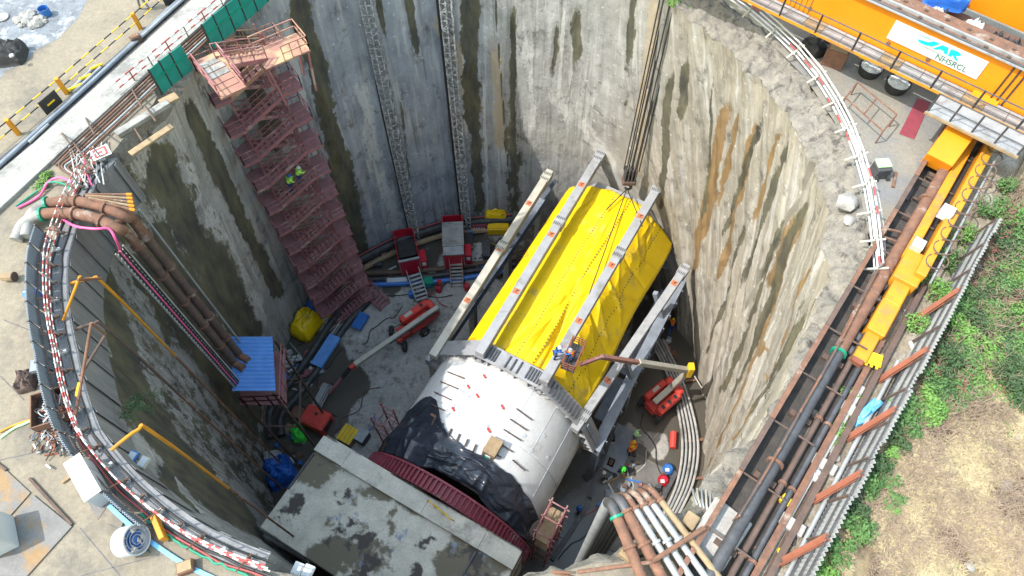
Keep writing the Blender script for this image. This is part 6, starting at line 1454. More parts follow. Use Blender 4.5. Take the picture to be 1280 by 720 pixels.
for i, (l, lab) in enumerate([(1.3, 'rusty steel rail beam nearest the right trench'), (1.75, 'rusty steel rail beam outside the first one on the right')]):
    p, q = rc(S0r, l, .2), rc(8 if i else 19, l, .2); m3 = MB().bar(p - Z * .13, q - Z * .13, .3, .05); m3.bar(p, q, .07, .26); m3.bar(p + Z * .15, q + Z * .15, .24, .06)
    solo(m3, 'rail_beam', W['rust'] if i == 0 else W['rustdark'], lab, 'rail', group='rail beams in the right corridor')
for k, s in enumerate((-13.2, -10.4, -7.5, -4.6, -1.8)):
    o = solo(MB().box(rc(s, 1.6, .1), (.5, 1.0, .35), DR, DN), 'concrete_sleeper', W['con'], 'pale concrete pad under the right rail beams, %s' % ['lowest', 'second from below', 'third from below', 'fourth from below', 'topmost'][k], 'concrete pad', bevel=.03, group='pads under the rail beams')
o = MB().box(rc((S0r + 20) / 2, 3.0, .004), (35, 4.4, .008), DR, DN).build('soil_verge', W['soil']); tag(o, kind='structure')
# rim rail on the right lower rim (rusty scaffold with red clamps)
pts = [P(1085, 352, .1), P(1062, 395, .1), P(1040, 438, .1), P(1015, 482, .1), P(990, 525, .1), P(965, 570, .1), P(940, 612, .1), P(915, 652, .1)]
rr_ = thing('rusty_guardrail', 'low rusty scaffold rail with red clamps along the lower right rim', 'guardrail', pts[3])
for i, p in enumerate(pts):
    MB().tube([p, p + Z * 1.0], .045, 6).build('post', W['rust'], rr_)
    if i:
        for h in (.95, .5): MB().tube([pts[i - 1] + Z * h, p + Z * h], .045, 6).build('tube', W['rustdark'] if i % 2 else W['rust'], rr_)

# ------------------------------------------------ yellow runway beam with cable loops
sA, lA = rl_px(1072, 440, 1.0); sB, lB = rl_px(1232, 178, 1.0)
lA = lB = (lA + lB) / 2
t = thing('runway_beam', 'long yellow crane end carriage with looped cable beside the right trench', 'crane beam', rc((sA + sB) / 2, lA, 0))
MB().box(rc((sA + 6 + sB) / 2, lA - .34, .6), (sB - sA - 6, .42, .7), DR, DN).build('beam_body', W['yellow'], t, bevel=.03)
MB().box(rc((sA + 5 + sB) / 2, lA + .42, .95), (sB - sA - 5, .45, 1.0), DR, DN).build('beam_body', W['yellow'], t, bevel=.03)
MB().box(rc((sA + 6 + sB) / 2, lA + .03, .4), (sB - sA - 6, .3, .3), DR, DN).build('slot', W['black'], t)
for k, (a, b_, w, h) in enumerate([(0, 1.6, .6, .5), (1.5, 3.4, .8, .7), (3.3, 4.6, .75, .75), (4.5, 6.4, 1.1, 1.0)]):
    MB().box(rc(sA + (a + b_) / 2, lA + .05, h / 2 + .15), (b_ - a, w, h), DR, DN).build('bogie', W['yellow'], t, bevel=.05)
    for s2 in (-1, 1): MB().lathe([(0, -.08), (.24, -.08), (.24, .08), (0, .08)], rc(sA + (a + b_) / 2 + s2 * .4, lA - w * .5 - .1, .28), DN, 12).build('wheel', W['steel'], t)
MB().box(rc(sA - .1, lA, .5), (.25, .5, .35), DR, DN).build('buffer', W['rustorange'], t, bevel=.04)
MB().box(rc(sA + 9, lA + .1, 1.5), (.55, .55, .5), DR, DN).build('junction_box', W['palegrey'], t); MB().box(rc(sA + 6.6, lA - .25, 1.3), (.6, .5, .3), DR, DN).build('junction_box', W['offwhite'], t)
for k in range(11):
    s = sA + 5.6 + k * .95
    pts = [rc(s + .42 + .48 * math.cos(a), lA + .72 + .42 * math.sin(a), 1.55 + .12 * math.sin(a)) for a in np.linspace(-.6, 2 * math.pi - .9, 18)]
    MB().tube(pts, .035, 6).build('cable_loop', W['rustdark'], t)
MB().tube([rc(sA + 5, lA + .95, 1.2), rc(sB, lA + .95, 1.2)], .05, 6).build('festoon_rail', W['galv'], t)
c = P(1088, 447, .5); o = solo(MB().box(c, (.95, .6, .06), Vector((.9, -.43, 0)), Vector((.43, .9, 0))), 'yellow_plate', W['byellow'], 'bright yellow toothed plate at the lower end of the crane beam', 'plate')
for k in range(4): MB().box(c + Vector((.43, .9, 0)) * -.36 + Vector((.9, -.43, 0)) * (-.33 + .22 * k), (.1, .16, .055), Vector((.9, -.43, 0)), Vector((.43, .9, 0))).build('tooth', W['byellow'], o)
MB().bar(c - Z * .05, Vector((c.x, c.y, 0)), .08).build('stake', W['rust'], o)

# ------------------------------------------------ corrugated fence
fa, fb = P(980, 728, 0), P(1214, 300, 0); fd = (fb - fa).normalized(); fn = Vector((fd.y, -fd.x, 0))
FL = (fb - fa).length; ns = 22; FH = 1.9
t = thing('sheet_fence', 'pale corrugated sheet fence with orange-red braces along the right verge', 'fence', (fa + fb) / 2)
tiltv = fn * .28
for i in range(ns):
    a0 = FL * i / ns; a1 = FL * (i + 1) / ns + .05; jit = random.uniform(-.05, .05); lean = random.uniform(-.06, .06)
    def f(u, v, a0=a0, a1=a1, jit=jit, lean=lean): s = a0 + (a1 - a0) * u; return fa + fd * s + fn * (.05 * math.sin(s * 2 * math.pi / .2) + .015 * (i % 2)) + (tiltv + fn * lean) * v + Z * (v * (FH + jit))
    MB().grid(f, 32, 1).build('sheet', W['sheet'], t, solid=.012)
for h in (.55, 1.2, 1.75): MB().bar(fa + Z * h + tiltv * h / FH - fn * .1, fb + Z * h + tiltv * h / FH - fn * .1, .06, .07).build('girt', W['steel'], t)
for i, s in enumerate((1.2, 4.1, 7.3, 10.6, 14.2)):
    b0 = fa + fd * (s - .9) - fn * .55 + Z * .08; b1 = fa + fd * (s + .55) + tiltv * 1.0 - fn * .12 + Z * 1.75
    m3 = MB().bar(b0, b1, .26, .05); m3.bar(b0 + fn.cross(Z) * .12 + Z * .05, b1 + fn.cross(Z) * .12 + Z * .05, .04, .12); m3.bar(b0 - fn.cross(Z) * .12 + Z * .05, b1 - fn.cross(Z) * .12 + Z * .05, .04, .12)
    m3.build('channel_brace', W['rustorange'], t)
for k in range(12): p = fa + fd * (FL * k / 11) - fn * .14; MB().bar(p, p + Z * 1.8 + tiltv * .95, .07).build('post', W['rustdark'], t)
bundle(1083, 515, .05, .45, 1.7, .35, -52, W['skyblue'], 'blue_sheet', 'light blue plastic sheet lying beside the fence', 'sheet', 61, .4)
bundle(1020, 596, .0, .5, .5, .3, 0, W['trash'], 'litter_bag', 'pale litter bag by the fence foot', 'bag', 62, .5, 16)
o, c, ex, ey = boxp(980, 627, .0, .35, .4, .3, 40, W['byellow'], 'yellow_block', 'small yellow block beside the rail beams', 'block', .02)
for i, (px, py) in enumerate([(975, 690), (972, 700), (986, 676), (1043, 572), (1040, 563), (1030, 580)]):
    o = rock(P(px, py, .02), random.uniform(.12, .25), W['rock'], i + 90).build('verge_stone', W['byellow'] if i < 3 else W['rock']); tag(o, 'yellow painted stone on the verge near the bottom' if i < 3 else 'pale stone on the verge beside the fence', 'stone', 'yellow verge stones' if i < 3 else 'pale verge stones')
# kerb log parallel to the fence
o = solo(MB().bar(fa - fn * 1.0 + Z * .1, fa - fn * 1.0 + fd * 9 + Z * .1, .3, .25), 'concrete_kerb', W['con'], 'grey concrete kerb along the foot of the fence', 'kerb', bevel=.03)

# ------------------------------------------------ pipes over the bottom right rim
ends = [(772, 648), (784, 641), (795, 637), (806, 633), (816, 630), (826, 626)]
starts = [(808, 735), (835, 735), (855, 735), (872, 735), (892, 735), (905, 730)]
mats = [W['rust'], W['rust'], W['galv'], W['galv'], W['galv'], W['wood']]
names_ = ['thick rusty pipe over the bottom rim, leftmost of six', 'thick rusty pipe over the bottom rim, second from left', 'white pipe over the bottom rim, leftmost of three white', 'white pipe over the bottom rim, middle of three white', 'white pipe over the bottom rim, rightmost of three white', 'tan pipe over the bottom rim, rightmost of six']
for i, (e, s) in enumerate(zip(ends, starts)):
    r_ = .21 if i < 2 else .125
    p0, p1 = P(*s, .75), P(*e, .75); d = (p1 - p0).normalized()
    t = thing('rim_pipe', names_[i], 'pipe', Vector((p1.x, p1.y, ZF)), 'pipes over the bottom right rim')
    MB().tube([p0, p1], r_, 14).build('run', mats[i], t, smooth=True)
    bend = bez([p1, p1 + d * .5 - Z * .1, p1 + d * .75 - Z * .55], 5)
    MB().tube(bend, r_, 14).build('elbow', W['steel'] if i < 2 else W['rust'], t, smooth=True)
    q = bend[-1]; MB().tube([q, Vector((q.x, q.y, ZF + .3))], r_, 12).build('drop', W['galv'] if i == 0 else W['steel'], t, smooth=True)
    MB().tube([p1, p1 + d * .1], r_ + .08, 14).build('flange', W['greenhose'] if i == 0 else W['rust'], t)
    MB().tube([p0 + (p1 - p0) * .55, p0 + (p1 - p0) * .55 + d * .1], r_ + .07, 14).build('flange', mats[i], t)
o = solo(MB().tube([P(815, 702, 1.1), P(880, 660, 1.1)], .09, 8), 'clamp_bar', W['rust'], 'rusty clamp bar lying across the white rim pipes', 'bar')
o = solo(MB().tube([P(722, 715, .1), P(818, 702, 1.0)], .07, 8), 'cross_tube', W['rust'], 'rusty tube from the bottom rim to the pipes', 'tube')
pipe([(720, 722, 0), (690, 715, .2), (715, 716, .2)], .05, W['rust'], 'rim_tube', 'short rusty tube on the bottom rim', 'tube')
for k, (px, py) in enumerate([(785, 690), (830, 668), (862, 652)]):
    o = solo(MB().box(P(px, py, .25), (.6, .5, .5), DR, DN), 'pipe_block', W['wood'], ['timber block under the rusty rim pipes', 'timber block under the white rim pipes', 'timber block beside the tan rim pipe'][k], 'block', bevel=.03)
o, c, ex, ey = boxp(897, 668, -.02, 2.2, 1.6, .3, 50, W['con'], 'concrete_plinth', 'pale concrete plinth beside the rim pipes at the bottom right', 'plinth', .04)
# electric cables fanning down the rim wall
for k in range(5):
    pipe([(872 + 4 * k, 632 + k * 2, .0), (868 + 5 * k, 622 + k * 2, -.2), (866 + 5.5 * k, 612 - k, -1.2)], .05, W['offwhite'] if k % 2 else W['galv'], 'fan_cable', 'pale cable in the fan curving over the lower right rim', 'cable', n=5, group='cables over the lower right rim')
o = pipe([(1020, 372, -1), (1008, 400, -4), (990, 450, -5), (980, 482, -6)], .03, W['offwhite'], 'wall_wire', 'thin pale wire hanging on the right wall', 'wire', n=5)

rk = random.Random(77)
for k in range(70):      # debris strewn in the right corridor and verge
    s_, l = rk.uniform(-13, 14), rk.uniform(.9, 4.6); p = rc(s_, l, .05); a = rk.uniform(0, 3.14); d = Vector((math.cos(a), math.sin(a), 0)); L_ = rk.uniform(.15, .9)
    mk_ = rk.choice(['rust', 'wood', 'rock', 'trash', 'rustdark', 'steel', 'con']); m_ = W[mk_]; cw = dict(rust='rusty', wood='timber-brown', rock='stone-grey', trash='off-white', rustdark='dark brown', steel='dark steel-grey', con='concrete-grey')[mk_]
    tag((MB().bar(p - d * L_ / 2, p + d * L_ / 2, rk.uniform(.06, .16), .08) if k % 2 else rock(p, rk.uniform(.07, .2), m_, k)).build('scrap_piece', m_), cw + (' short bar' if k % 2 else ' lump') + ' on the verge between the right pipes and the fence', 'scrap', 'debris on the right verge')

# ================================================================ VEGETATION
far = [P(1000, 735, 0), P(1230, 300, 0)]
def fld(s, l, z): return fa + fd * s + fn * l + Z * z
NFx, NFy = 150, 150
def fsurf(u, v):
    s = -6 + u * 42; l = .35 + v * 45; p = fld(s, l, 0)
    return p + Z * (.02 - .25 * min(v * 6, 1) * 0 + .22 * max(0, nzv(p.x * .35, p.y * .35, 2)) + .16 * nzv(p.x * 1.3, p.y * 1.3, 4) + .06)
W['field'] = pm('dry_field_soil', (.26, .205, .125), (.15, .118, .075), .9, .95, c3=(.12, .09, .065), f3=.54, bump=.9, s3=.5, grain=.3)
o = MB().grid(fsurf, NFx, NFy).build('dry_field', W['field'], smooth=True); tag(o, kind='structure')
def field_z(p): return .06 + .22 * max(0, nzv(p.x * .35, p.y * .35, 2)) + .16 * nzv(p.x * 1.3, p.y * 1.3, 4)
# dry grass blades (one uncountable mass)
def blades(n, region, hmin, hmax, mat, name, label, cat, w=.018, droop=.8, dens=None):
    vs_, fs_ = [], []
    k = 0; tries = 0
    while k < n and tries < n * 6:
        tries += 1
        px, py = random.uniform(region[0], region[2]), random.uniform(region[1], region[3]); p = P(px, py, 0)
        if (p - fa).dot(fn) < .5: continue
        if dens and not dens(px, py, p): continue
        z = field_z(p); a = random.uniform(0, 6.283); h = random.uniform(hmin, hmax); d = Vector((math.cos(a), math.sin(a), 0)); sd = Vector((-d.y, d.x, 0)) * w
        b0 = p + Z * z; m_ = b0 + d * h * .35 * droop + Z * h * .75; t_ = b0 + d * h * droop + Z * h * (.9 - .3 * random.random())
        o_ = len(vs_); vs_ += [b0 - sd, b0 + sd, m_ + sd * .7, m_ - sd * .7, t_]; fs_ += [(o_, o_ + 1, o_ + 2, o_ + 3), (o_ + 3, o_ + 2, o_ + 4)]; k += 1
    mb = MB(); mb.v = [tuple(v) for v in vs_]; mb.f = fs_
    me = bpy.data.meshes.new(name); me.from_pydata(mb.v, [], mb.f); me.materials.append(mat); o = bpy.data.objects.new(name, me); COL.objects.link(o)
    return tag(o, label, cat, kind='stuff')
def patch(px, py, p): return nzv(p.x * .5, p.y * .5, 7) > -.25
blades(60000, (1020, 470, 1300, 735), .12, .42, W['dry'], 'dry_grass', 'straw-coloured dry grass covering the slope at lower right', 'grass', .028, 1.0, patch)
blades(9000, (1020, 500, 1300, 735), .2, .6, W['twig'], 'dry_scrub', 'brown dry scrub stalks among the straw grass', 'scrub', .02, 1.0, lambda px, py, p: nzv(p.x * .45, p.y * .45, 17) > .0)
blades(2600, (1110, 230, 1310, 530), .4, 1.1, W['twig'], 'bare_stalks', 'bare brown stalks among the green scrub beyond the fence', 'scrub', .016, .6, lambda px, py, p: nzv(p.x * .5, p.y * .5, 37) > -.1)
blades(3500, (1020, 500, 1300, 735), .1, .3, W['grassgreen'], 'green_grass', 'green grass tufts among the straw grass at lower right', 'grass', .018, .8, lambda px, py, p: nzv(p.x * .6, p.y * .6, 27) > .38)

def leaf_mesh(n, rx, ry, rz, size, mb_seed, clump=9, shell=.55):
    rr = random.Random(mb_seed); vs_, fs_ = [], []
    cl = []
    for i in range(clump):
        a = rr.uniform(0, 6.283); ph = rr.uniform(.05, 1.0); q = rr.uniform(.35, 1)
        cl.append((Vector((rx * q * math.cos(a) * ph ** .5, ry * q * math.sin(a) * ph ** .5, rz * (.25 + .75 * (1 - ph * .8)) * rr.uniform(.5, 1.0))), rr.uniform(.28, .52)))
    for i in range(n):
        c, cr = cl[rr.randrange(clump)]
        v = Vector((rr.gauss(0, 1), rr.gauss(0, 1), rr.gauss(0, 1))).normalized() * (rr.random() ** .4)
        p = c + Vector((v.x * cr * rx, v.y * cr * ry, v.z * cr * rz * .9)); p.z = max(p.z, .03)
        nrm = (v + Vector((rr.gauss(0, .5), rr.gauss(0, .5), .7 + rr.gauss(0, .4)))).normalized(); a, b_ = perp(nrm); th_ = rr.uniform(0, 6.283)
        x = (a * math.cos(th_) + b_ * math.sin(th_)); y = nrm.cross(x); s = size * rr.uniform(.6, 1.4)
        o_ = len(vs_); vs_ += [p - x * s, p - y * s * .45 + nrm * s * .12, p + x * s, p + y * s * .45 + nrm * s * .12]; fs_.append((o_, o_ + 1, o_ + 2, o_ + 3))
    return vs_, fs_
def bush(base, rx, ry, rz, n, size, m, label, cat='shrub', name='shrub', seed=0, red=0, group=None, twigs=5):
    t = thing(name, label, cat, base, group)
    vs_, fs_ = leaf_mesh(n, rx, ry, rz, size, seed); mb = MB(); mb.v = [tuple(v + base) for v in vs_]; mb.f = fs_
    def raw(mb, nm, m):
        me = bpy.data.meshes.new(nm); me.from_pydata([(x - base.x, y - base.y, z - base.z) for x, y, z in mb.v], [], mb.f); me.materials.append(m); o = bpy.data.objects.new(nm, me); COL.objects.link(o); o.parent = t; return o
    raw(mb, 'foliage', m)
    if red:
        vs_, fs_ = leaf_mesh(red, rx * .9, ry * .9, rz * 1.05, size * .9, seed + 99, 4); mb = MB(); mb.v = [tuple(v + base) for v in vs_]; mb.f = fs_; raw(mb, 'red_foliage', W['redleaf'])
    rr = random.Random(seed); s_ = MB()
    for i in range(twigs):
        a = rr.uniform(0, 6.283); q = rr.uniform(.3, .8); s_.tube([base, base + Vector((rx * q * .4 * math.cos(a), ry * q * .4 * math.sin(a), rz * .45)), base + Vector((rx * q * math.cos(a), ry * q * math.sin(a), rz * .9))], .03, 5, radii=[.04, .025, .01])
    s_.build('stem', W['twig'], t); return t
spots = []
rs = random.Random(5)
# upper green scrub beyond the fence
grid_px = [(1125 + 25 * i + rs.uniform(-9, 9), 290 + 25 * j + rs.uniform(-9, 9), j) for j in range(10) for i in range(9)]
n_b = 0
places = []
rowc = {}
ORD = ['first', 'second', 'third', 'fourth', 'fifth', 'sixth', 'seventh', 'eighth', 'ninth', 'tenth']
for (px, py, j) in grid_px:
    p = P(px, py, 0); l = (p - fa).dot(fn)
    if l < .7 or px > 1310: continue
    if py > 505 + 14 * math.sin(px * .05): continue
    rowc[j] = rowc.get(j, -1) + 1; places.append((px, py, j, rowc[j]))
tone = ['leaf', 'leaf2', 'leaf', 'leafdark', 'leaf', 'leaf2', 'leafdark']
r0_ = min(a[2] for a in places)
for i, (px, py, j, k) in enumerate(places):
    p = P(px, py, 0); p.z = field_z(p)
    m_ = W[tone[i % 7]]; col_ = {'leaf': 'mid green', 'leaf2': 'fresh green', 'leafdark': 'dark green'}[tone[i % 7]]
    where = ('at the right picture edge' if px > 1250 else 'next to the fence' if (p - fa).dot(fn) < 2 else 'in the scrub beyond the fence')
    up = 'in its upper part' if py < 360 else 'in its middle' if py < 440 else 'at its lower edge'
    bush(p, rs.uniform(.8, 1.3), rs.uniform(.8, 1.3), rs.uniform(.5, 1.1), 1300, .07, m_, '%s shrub beyond the fence, %s from left in %s row from top' % (col_, ORD[k], ORD[j - r0_]), seed=i, red=130 if i % 3 == 0 else 0, group='shrubs in the scrub beyond the fence')
for i, (px, py, r_) in enumerate([(1232, 268, .8), (1205, 300, .8), (1180, 330, .8), (1160, 372, .9), (1145, 352, .6), (1175, 395, .8), (1250, 240, .7), (1140, 408, .6)]):
    p = P(px, py, 0); bush(p, r_, r_, r_ * 1.3, int(900 * r_), .065, W['leaf2'] if i % 2 else W['leaf'], 'leafy creeper growing over the upper fence between beam and scrub, %s from the top' % ORD[[1, 2, 3, 5, 4, 6, 0, 7][i]], 'plant', 'creeper', 600 + i, group='creepers over the upper fence')
# shrubs hugging the fence below
low = [(1112, 545, 1.0, 'leafdark'), (1128, 522, 1.1, 'leaf'), (1150, 515, 1.0, 'leaf2'), (1092, 590, .8, 'leafdark'), (1088, 615, .9, 'leaf'), (1065, 645, .8, 'leafdark'), (1058, 668, .9, 'leaf'), (1040, 690, .8, 'leaf'), (1025, 715, .8, 'leaf2'), (1110, 575, .6, 'leaf2'), (1119, 628, .5, 'leaf'), (1112, 640, .4, 'leaf2')]
for i, (px, py, r_, m_) in enumerate(low):
    p = P(px, py, 0); 
    if (p - fa).dot(fn) < .6: p = p + fn * (.6 - (p - fa).dot(fn))
    p.z = field_z(p); pos = ['uppermost', 'second from the top', 'third from the top', 'fourth from the top', 'fifth from the top', 'sixth from the top', 'seventh from the top', 'third from the bottom', 'lowest', 'small one between larger shrubs', 'right of the row', 'smallest, right of the row'][i]
    bush(p, r_, r_, r_ * .95, int(1400 * r_), .08, W[m_], 'leafy shrub at the outer fence foot, %s in the row' % pos, seed=200 + i, group='shrubs along the lower fence')
for i, (px, py, r_) in enumerate([(1270, 672, .35), (1188, 712, .35), (1222, 565, .4), (1255, 540, .4), (1180, 560, .3), (1240, 715, .25)]):
    p = P(px, py, 0); p.z = field_z(p)
    bush(p, r_, r_, r_ * .7, 420, .06, W['leaf2'], 'small green tuft in the dry grass, %s' % ['at the right edge', 'at the bottom edge', 'near the grey stone', 'right of the upper dry patch', 'left of the grey stone', 'lower right'][i], 'plant', 'green_tuft', 300 + i, group='green tufts in the dry grass', twigs=3)
for i, (px, py, r_, z) in enumerate([(1062, 493, .35, 0), (1056, 515, .4, 0), (1050, 535, .4, 0), (1045, 548, .35, 0), (912, 155, .35, -4.5), (921, 166, .3, -6), (843, 6, .5, -1.3), (858, 8, .4, -1.3), (55, 232, .5, 0), (60, 222, .4, 0), (178, 505, .9, -6), (165, 515, .6, -6), (1208, 166, .7, 0), (1190, 225, .4, 0), (1017, 455, .3, -1.5)]):
    p = P(px, py, z)
    if z < -2 and px > 600: t_, zz_ = wall_hit(px, py, 19.4); p = Vector((C0.x + 19.4 * math.cos(t_), C0.y + 19.4 * math.sin(t_), zz_))
    elif z < -2: t_, zz_ = wall_hit(px, py, 20.2); p = Vector((C0.x + 20.1 * math.cos(t_), C0.y + 20.1 * math.sin(t_), zz_))
    lab = ['weed on the right verge, topmost of four', 'weed on the right verge, second of four', 'weed on the right verge, third of four', 'weed on the right verge, lowest of four', 'bright weed sprouting at the top of the orange wall stain', 'smaller weed below it on the orange wall stain', 'weed on the top rim beside the ropes', 'second weed on the top rim right of the ropes', 'weed beside the pink hose on the upper left', 'second weed by the pink hose, nearer the track', 'green moss clump on the dark left wall', 'smaller green moss clump on the dark left wall', 'green plant under the crane leg', 'small plant beside the upper end of the rusty pipe', 'small weed on the lower right lip'][i]
    bush(p, r_, r_, r_ * .8, 380, .055, W['leaf2'] if i not in (10, 11) else W['leafdark'], lab, 'plant', 'weed', 400 + i, twigs=3)
# stones and litter on the slope
for i, (px, py, r_) in enumerate([(1252, 607, .33), (1266, 550, .28), (1232, 590, .22), (1243, 600, .2), (1225, 672, .2), (1210, 708, .2), (1118, 650, .25)]):
    p = P(px, py, 0); p.z = field_z(p)
    o = rock(p, r_, W['rock'], 70 + i).build('field_stone', W['rock'], smooth=True); tag(o, 'grey stone lying in the dry grass, %s' % ['largest of all', 'topmost', 'upper of the left pair', 'lower of the left pair', 'near the lower middle', 'at the bottom edge', 'beside the litter'][i], 'stone', 'stones in the dry grass')
for i in range(150):
    px, py = 1118 + random.gauss(0, 17), 662 + random.gauss(0, 15); p = P(px, py, 0)
    if (p - fa).dot(fn) < .6: continue
    p.z = field_z(p) + .12; a = random.uniform(0, 6.28); s = random.uniform(.03, .10)
    ex = Vector((math.cos(a), math.sin(a), random.uniform(-.3, .3))).normalized(); ey = Vector((-math.sin(a), math.cos(a), random.uniform(-.3, .3))).normalized()
    o = MB().add([p - ex * s - ey * s, p + ex * s - ey * s * .7 + Z * .03, p + ex * s * .8 + ey * s, p - ex * s + ey * s * .8 + Z * .02], [(0, 1, 2, 3)]).build('litter_scrap', random.choice([W['trash'], W['white'], W['trash'], W['palegrey'], W['blue']]), solid=.01)
    tag(o, 'scrap of pale litter scattered in the dry grass near the fence', 'litter', 'litter in the dry grass')

# ================================================================ PEOPLE
def skin_mesh(name, verts, edges, radii, m, parent, root=0, sub=1):
    me = bpy.data.meshes.new(name); me.from_pydata([tuple(v) for v in verts], edges, [])
    o = bpy.data.objects.new(name, me); COL.objects.link(o); o.parent = parent
    bm = bmesh.new(); bm.from_mesh(me); ly = bm.verts.layers.skin.verify(); bm.verts.ensure_lookup_table()
    for i, v in enumerate(bm.verts): v[ly].radius = (radii[i], radii[i]) if not isinstance(radii[i], tuple) else radii[i]; v[ly].use_root = (i == root)
    bm.to_mesh(me); bm.free()
    o.modifiers.new('skin', 'SKIN'); s = o.modifiers.new('sub', 'SUBSURF'); s.levels = sub; s.render_levels = sub
    me.materials.append(m); o.modifiers['skin'].use_smooth_shade = True
    return o
def person(loc, rz, label, vest, helm, trousers, shirt, lean=.1, arm=(.5, .5), stride=.15, group=None):
    t = thing('person', label, 'person', loc, group); t.rotation_euler = (0, 0, rz)
    f = lean
    V = Vector
    hip, che, nk, hd, tp_ = V((0, 0, .95)), V((f * .45, 0, 1.28)), V((f * .75, 0, 1.50)), V((f * .95, 0, 1.62)), V((f * 1.0, 0, 1.73))
    sh = [V((f * .7, s * .2, 1.42)) for s in (-1, 1)]
    el = [V((f * .7 + .25 * arm[i] , s * .27, 1.42 - .28 * (1 - .35 * arm[i]))) for i, s in enumerate((-1, 1))]
    wr = [e + V((.24 * (.3 + arm[i]), -s * .05, -.18 + .28 * arm[i])) for i, (e, s) in enumerate(zip(el, (-1, 1)))]
    hj = [V((0, s * .1, .90)) for s in (-1, 1)]; kn = [V((.06 + s * stride * .5, s * .12, .50)) for s in (-1, 1)]; an = [V((s * stride, s * .12, .09)) for s in (-1, 1)]; toe = [a + V((.17, 0, -.05)) for a in an]
    vs_ = [hip, che, nk, hd, tp_]; ra = [(.12, .15), (.12, .17), .055, .085, .07]; ed = [(0, 1), (1, 2), (2, 3), (3, 4)]
    nose = V((f * .95 + .10, 0, 1.63)); vs_.append(nose); ra.append(.022); ed.append((3, 5))
    for i in (0, 1):
        b0 = len(vs_); vs_ += [sh[i], el[i], wr[i]]; ra += [.055, .042, .032]; ed += [(1, b0), (b0, b0 + 1), (b0 + 1, b0 + 2)]
        d = (wr[i] - el[i]).normalized(); s = (-1, 1)[i]; sd_ = V((0, 1, 0)); palm = wr[i] + d * .07; pi_ = len(vs_); vs_.append(palm); ra.append((.018, .038)); ed.append((b0 + 2, pi_))
        for k, (o_, l_) in enumerate(((-.03, .07), (-.01, .085), (.01, .08), (.03, .06))):
            q = len(vs_); vs_ += [palm + sd_ * o_ + d * .035, palm + sd_ * o_ + d * (.035 + l_ * .6) - Z * .012, palm + sd_ * o_ + d * (.035 + l_) - Z * .035]; ra += [.010, .009, .008]; ed += [(pi_, q), (q, q + 1), (q + 1, q + 2)]
        q = len(vs_); vs_ += [palm - sd_ * s * .045 - d * .01, palm - sd_ * s * .065 + d * .04]; ra += [.011, .009]; ed += [(pi_, q), (q, q + 1)]
        b0 = len(vs_); vs_ += [hj[i], kn[i], an[i], toe[i]]; ra += [.085, .06, .042, .036]; ed += [(0, b0), (b0, b0 + 1), (b0 + 1, b0 + 2), (b0 + 2, b0 + 3)]
    skin_mesh('body', vs_, ed, ra, W['skin'], t)
    skin_mesh('trousers', [hip + Z * .03, hj[0], kn[0], an[0] + Z * .05, hj[1], kn[1], an[1] + Z * .05], [(0, 1), (1, 2), (2, 3), (0, 4), (4, 5), (5, 6)], [(.15, .18), .11, .085, .075, .11, .085, .075], trousers, t)
    skin_mesh('shirt', [hip + Z * .02, che, nk - Z * .03, sh[0], el[0], wr[0], sh[1], el[1], wr[1]], [(0, 1), (1, 2), (1, 3), (3, 4), (4, 5), (1, 6), (6, 7), (7, 8)], [(.145, .18), (.15, .20), .075, .085, .06, .05, .085, .06, .05], shirt, t, 1)
    skin_mesh('vest', [hip + Z * .05, che, nk - Z * .06], [(0, 1), (1, 2)], [(.17, .205), (.175, .235), (.10, .16)], vest, t, 1)
    for s in (0, 1): skin_mesh('boot', [an[s] + Z * .06, an[s] - Z * .03, toe[s] + V((.03, 0, .0))], [(0, 1), (1, 2)], [.062, .058, .048], W['black'], t)
    mb = MB().lathe([(0, .14), (.06, .13), (.105, .09), (.125, .02), (.13, 0), (.165, -.01), (.165, -.025), (.12, -.02)], hd + Z * .07, V((f * .3, 0, 1)), 16)
    me = mb.mesh('helmet'); o = bpy.data.objects.new('helmet', me); COL.objects.link(o); o.parent = t; me.materials.append(helm)
    return t
H = W
stp = [P(374, 222, -14.2), P(369, 235, -15.0)]
def on_stair(px, py):      # nearest flight surface point seen through this pixel (lane nearest the centre)
    best = None
    for k in range(NFL):
        z0 = zbase + k * RISE; lane = .52 if k % 2 == 0 else -.52; a, b_ = (Lp, Rp) if k % 2 == 0 else (Rp, Lp)
        for f in np.linspace(0.05, .95, 15):
            p = a + (b_ - a) * f + sw * lane + Z * (z0 + RISE * f + .08)
            q = p - Vector((0, 0, HC)); dep = q.y * S_ - q.z * C_; x = 640 + FPX * q.x / dep; y = 360 - FPX * (q.y * C_ + q.z * S_) / dep
            e = (x - px) ** 2 + (y - py) ** 2 + (k % 2) * 30
            if best is None or e < best[0]: best = (e, p)
    return best[1]
ra_ = math.atan2(se.y, se.x)
person(on_stair(374, 228), ra_, 'worker in green hi-vis vest climbing the stair tower, upper of two', H['hivis'], H['white'], H['navy'], H['hivis'], .25, (.6, .3), .2, 'workers on the stair tower')
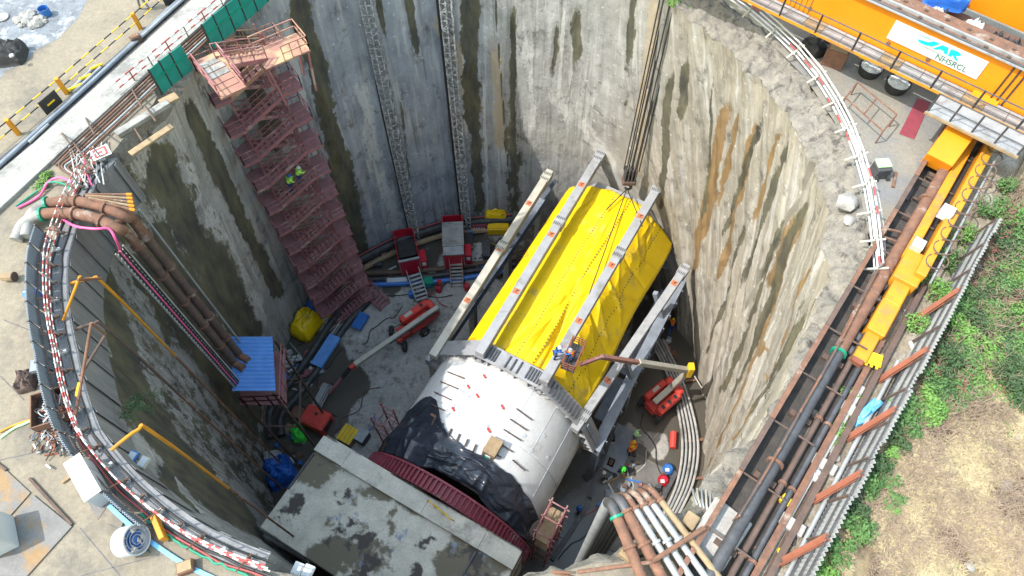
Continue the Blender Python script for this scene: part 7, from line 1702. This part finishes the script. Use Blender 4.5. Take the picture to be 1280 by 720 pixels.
person(on_stair(367, 241), ra_, 'worker in green hi-vis vest climbing the stair tower, lower of two', H['hivis'], H['blue'], H['navy'], H['hivis'], .25, (.3, .6), .2, 'workers on the stair tower')
F_ = [((791, 563), 1.9, 'worker in orange hi-vis standing on the right floor, upper of two orange', 'hiorange', 'byellow', 'navy'), ((785, 568), .8, 'worker in orange hi-vis with yellow helmet bending beside another orange worker', 'hiorange', 'byellow', 'navy'), ((774, 590), -.6, 'worker in bright green vest standing on the dark road plate', 'green', 'green', 'navy'),
      ((756, 600), 2.4, 'worker in dark clothes with white helmet near the lying beam', 'clothgrey', 'white', 'black'), ((786, 630), .2, 'worker in orange vest beside the lower rail beams', 'hiorange', 'hiorange', 'navy'), ((810, 618), 1.2, 'worker in yellow-green vest by the dark rail beams', 'hivis', 'byellow', 'navy'), ((792, 549), .5, 'worker in grey-green shirt near the sunlit floor patch', 'palegreen', 'palegreen', 'clothgrey'),
      ((838, 412), 1.5, 'worker in orange and green vest at the far right portal leg', 'hiorange', 'byellow', 'navy'), ((722, 640), .3, 'worker in dark blue crouched in shade beside the scaffold', 'blue', 'blue', 'navy'), ((549, 361), .2, 'worker with red helmet between the two access steps', 'clothred', 'lred', 'navy'), ((590, 388), 1.0, 'worker in orange vest behind the left top beam', 'hiorange', 'orange', 'navy')]
for (px, rz, lab, v, h, tr) in F_: person(P(*px, ZF + .08), rz, lab, W[v], W[h], W[tr], W[v], random.uniform(.05, .35), (random.random(), random.random()), random.uniform(.02, .2))
bk, be, bn_ = BASKET
person(bk - be * .35 + Z * .05, 2.5, 'worker in blue and orange standing in the raised lift basket', W['hiorange'], W['offwhite'], W['navy'], W['blue'], .2, (.8, .6), .03)
person(P(693, 448, -19.3), .3, 'worker in blue with white helmet on the beam beside the lift basket', W['blue'], W['white'], W['navy'], W['blue'], .35, (.9, .7), .1)
person(P(182, 12, 0), 2.6, 'person in red shirt walking at the top left edge of the yard', W['clothred'], W['black'], W['clothgrey'], W['clothred'], .08, (.2, .3), .25)
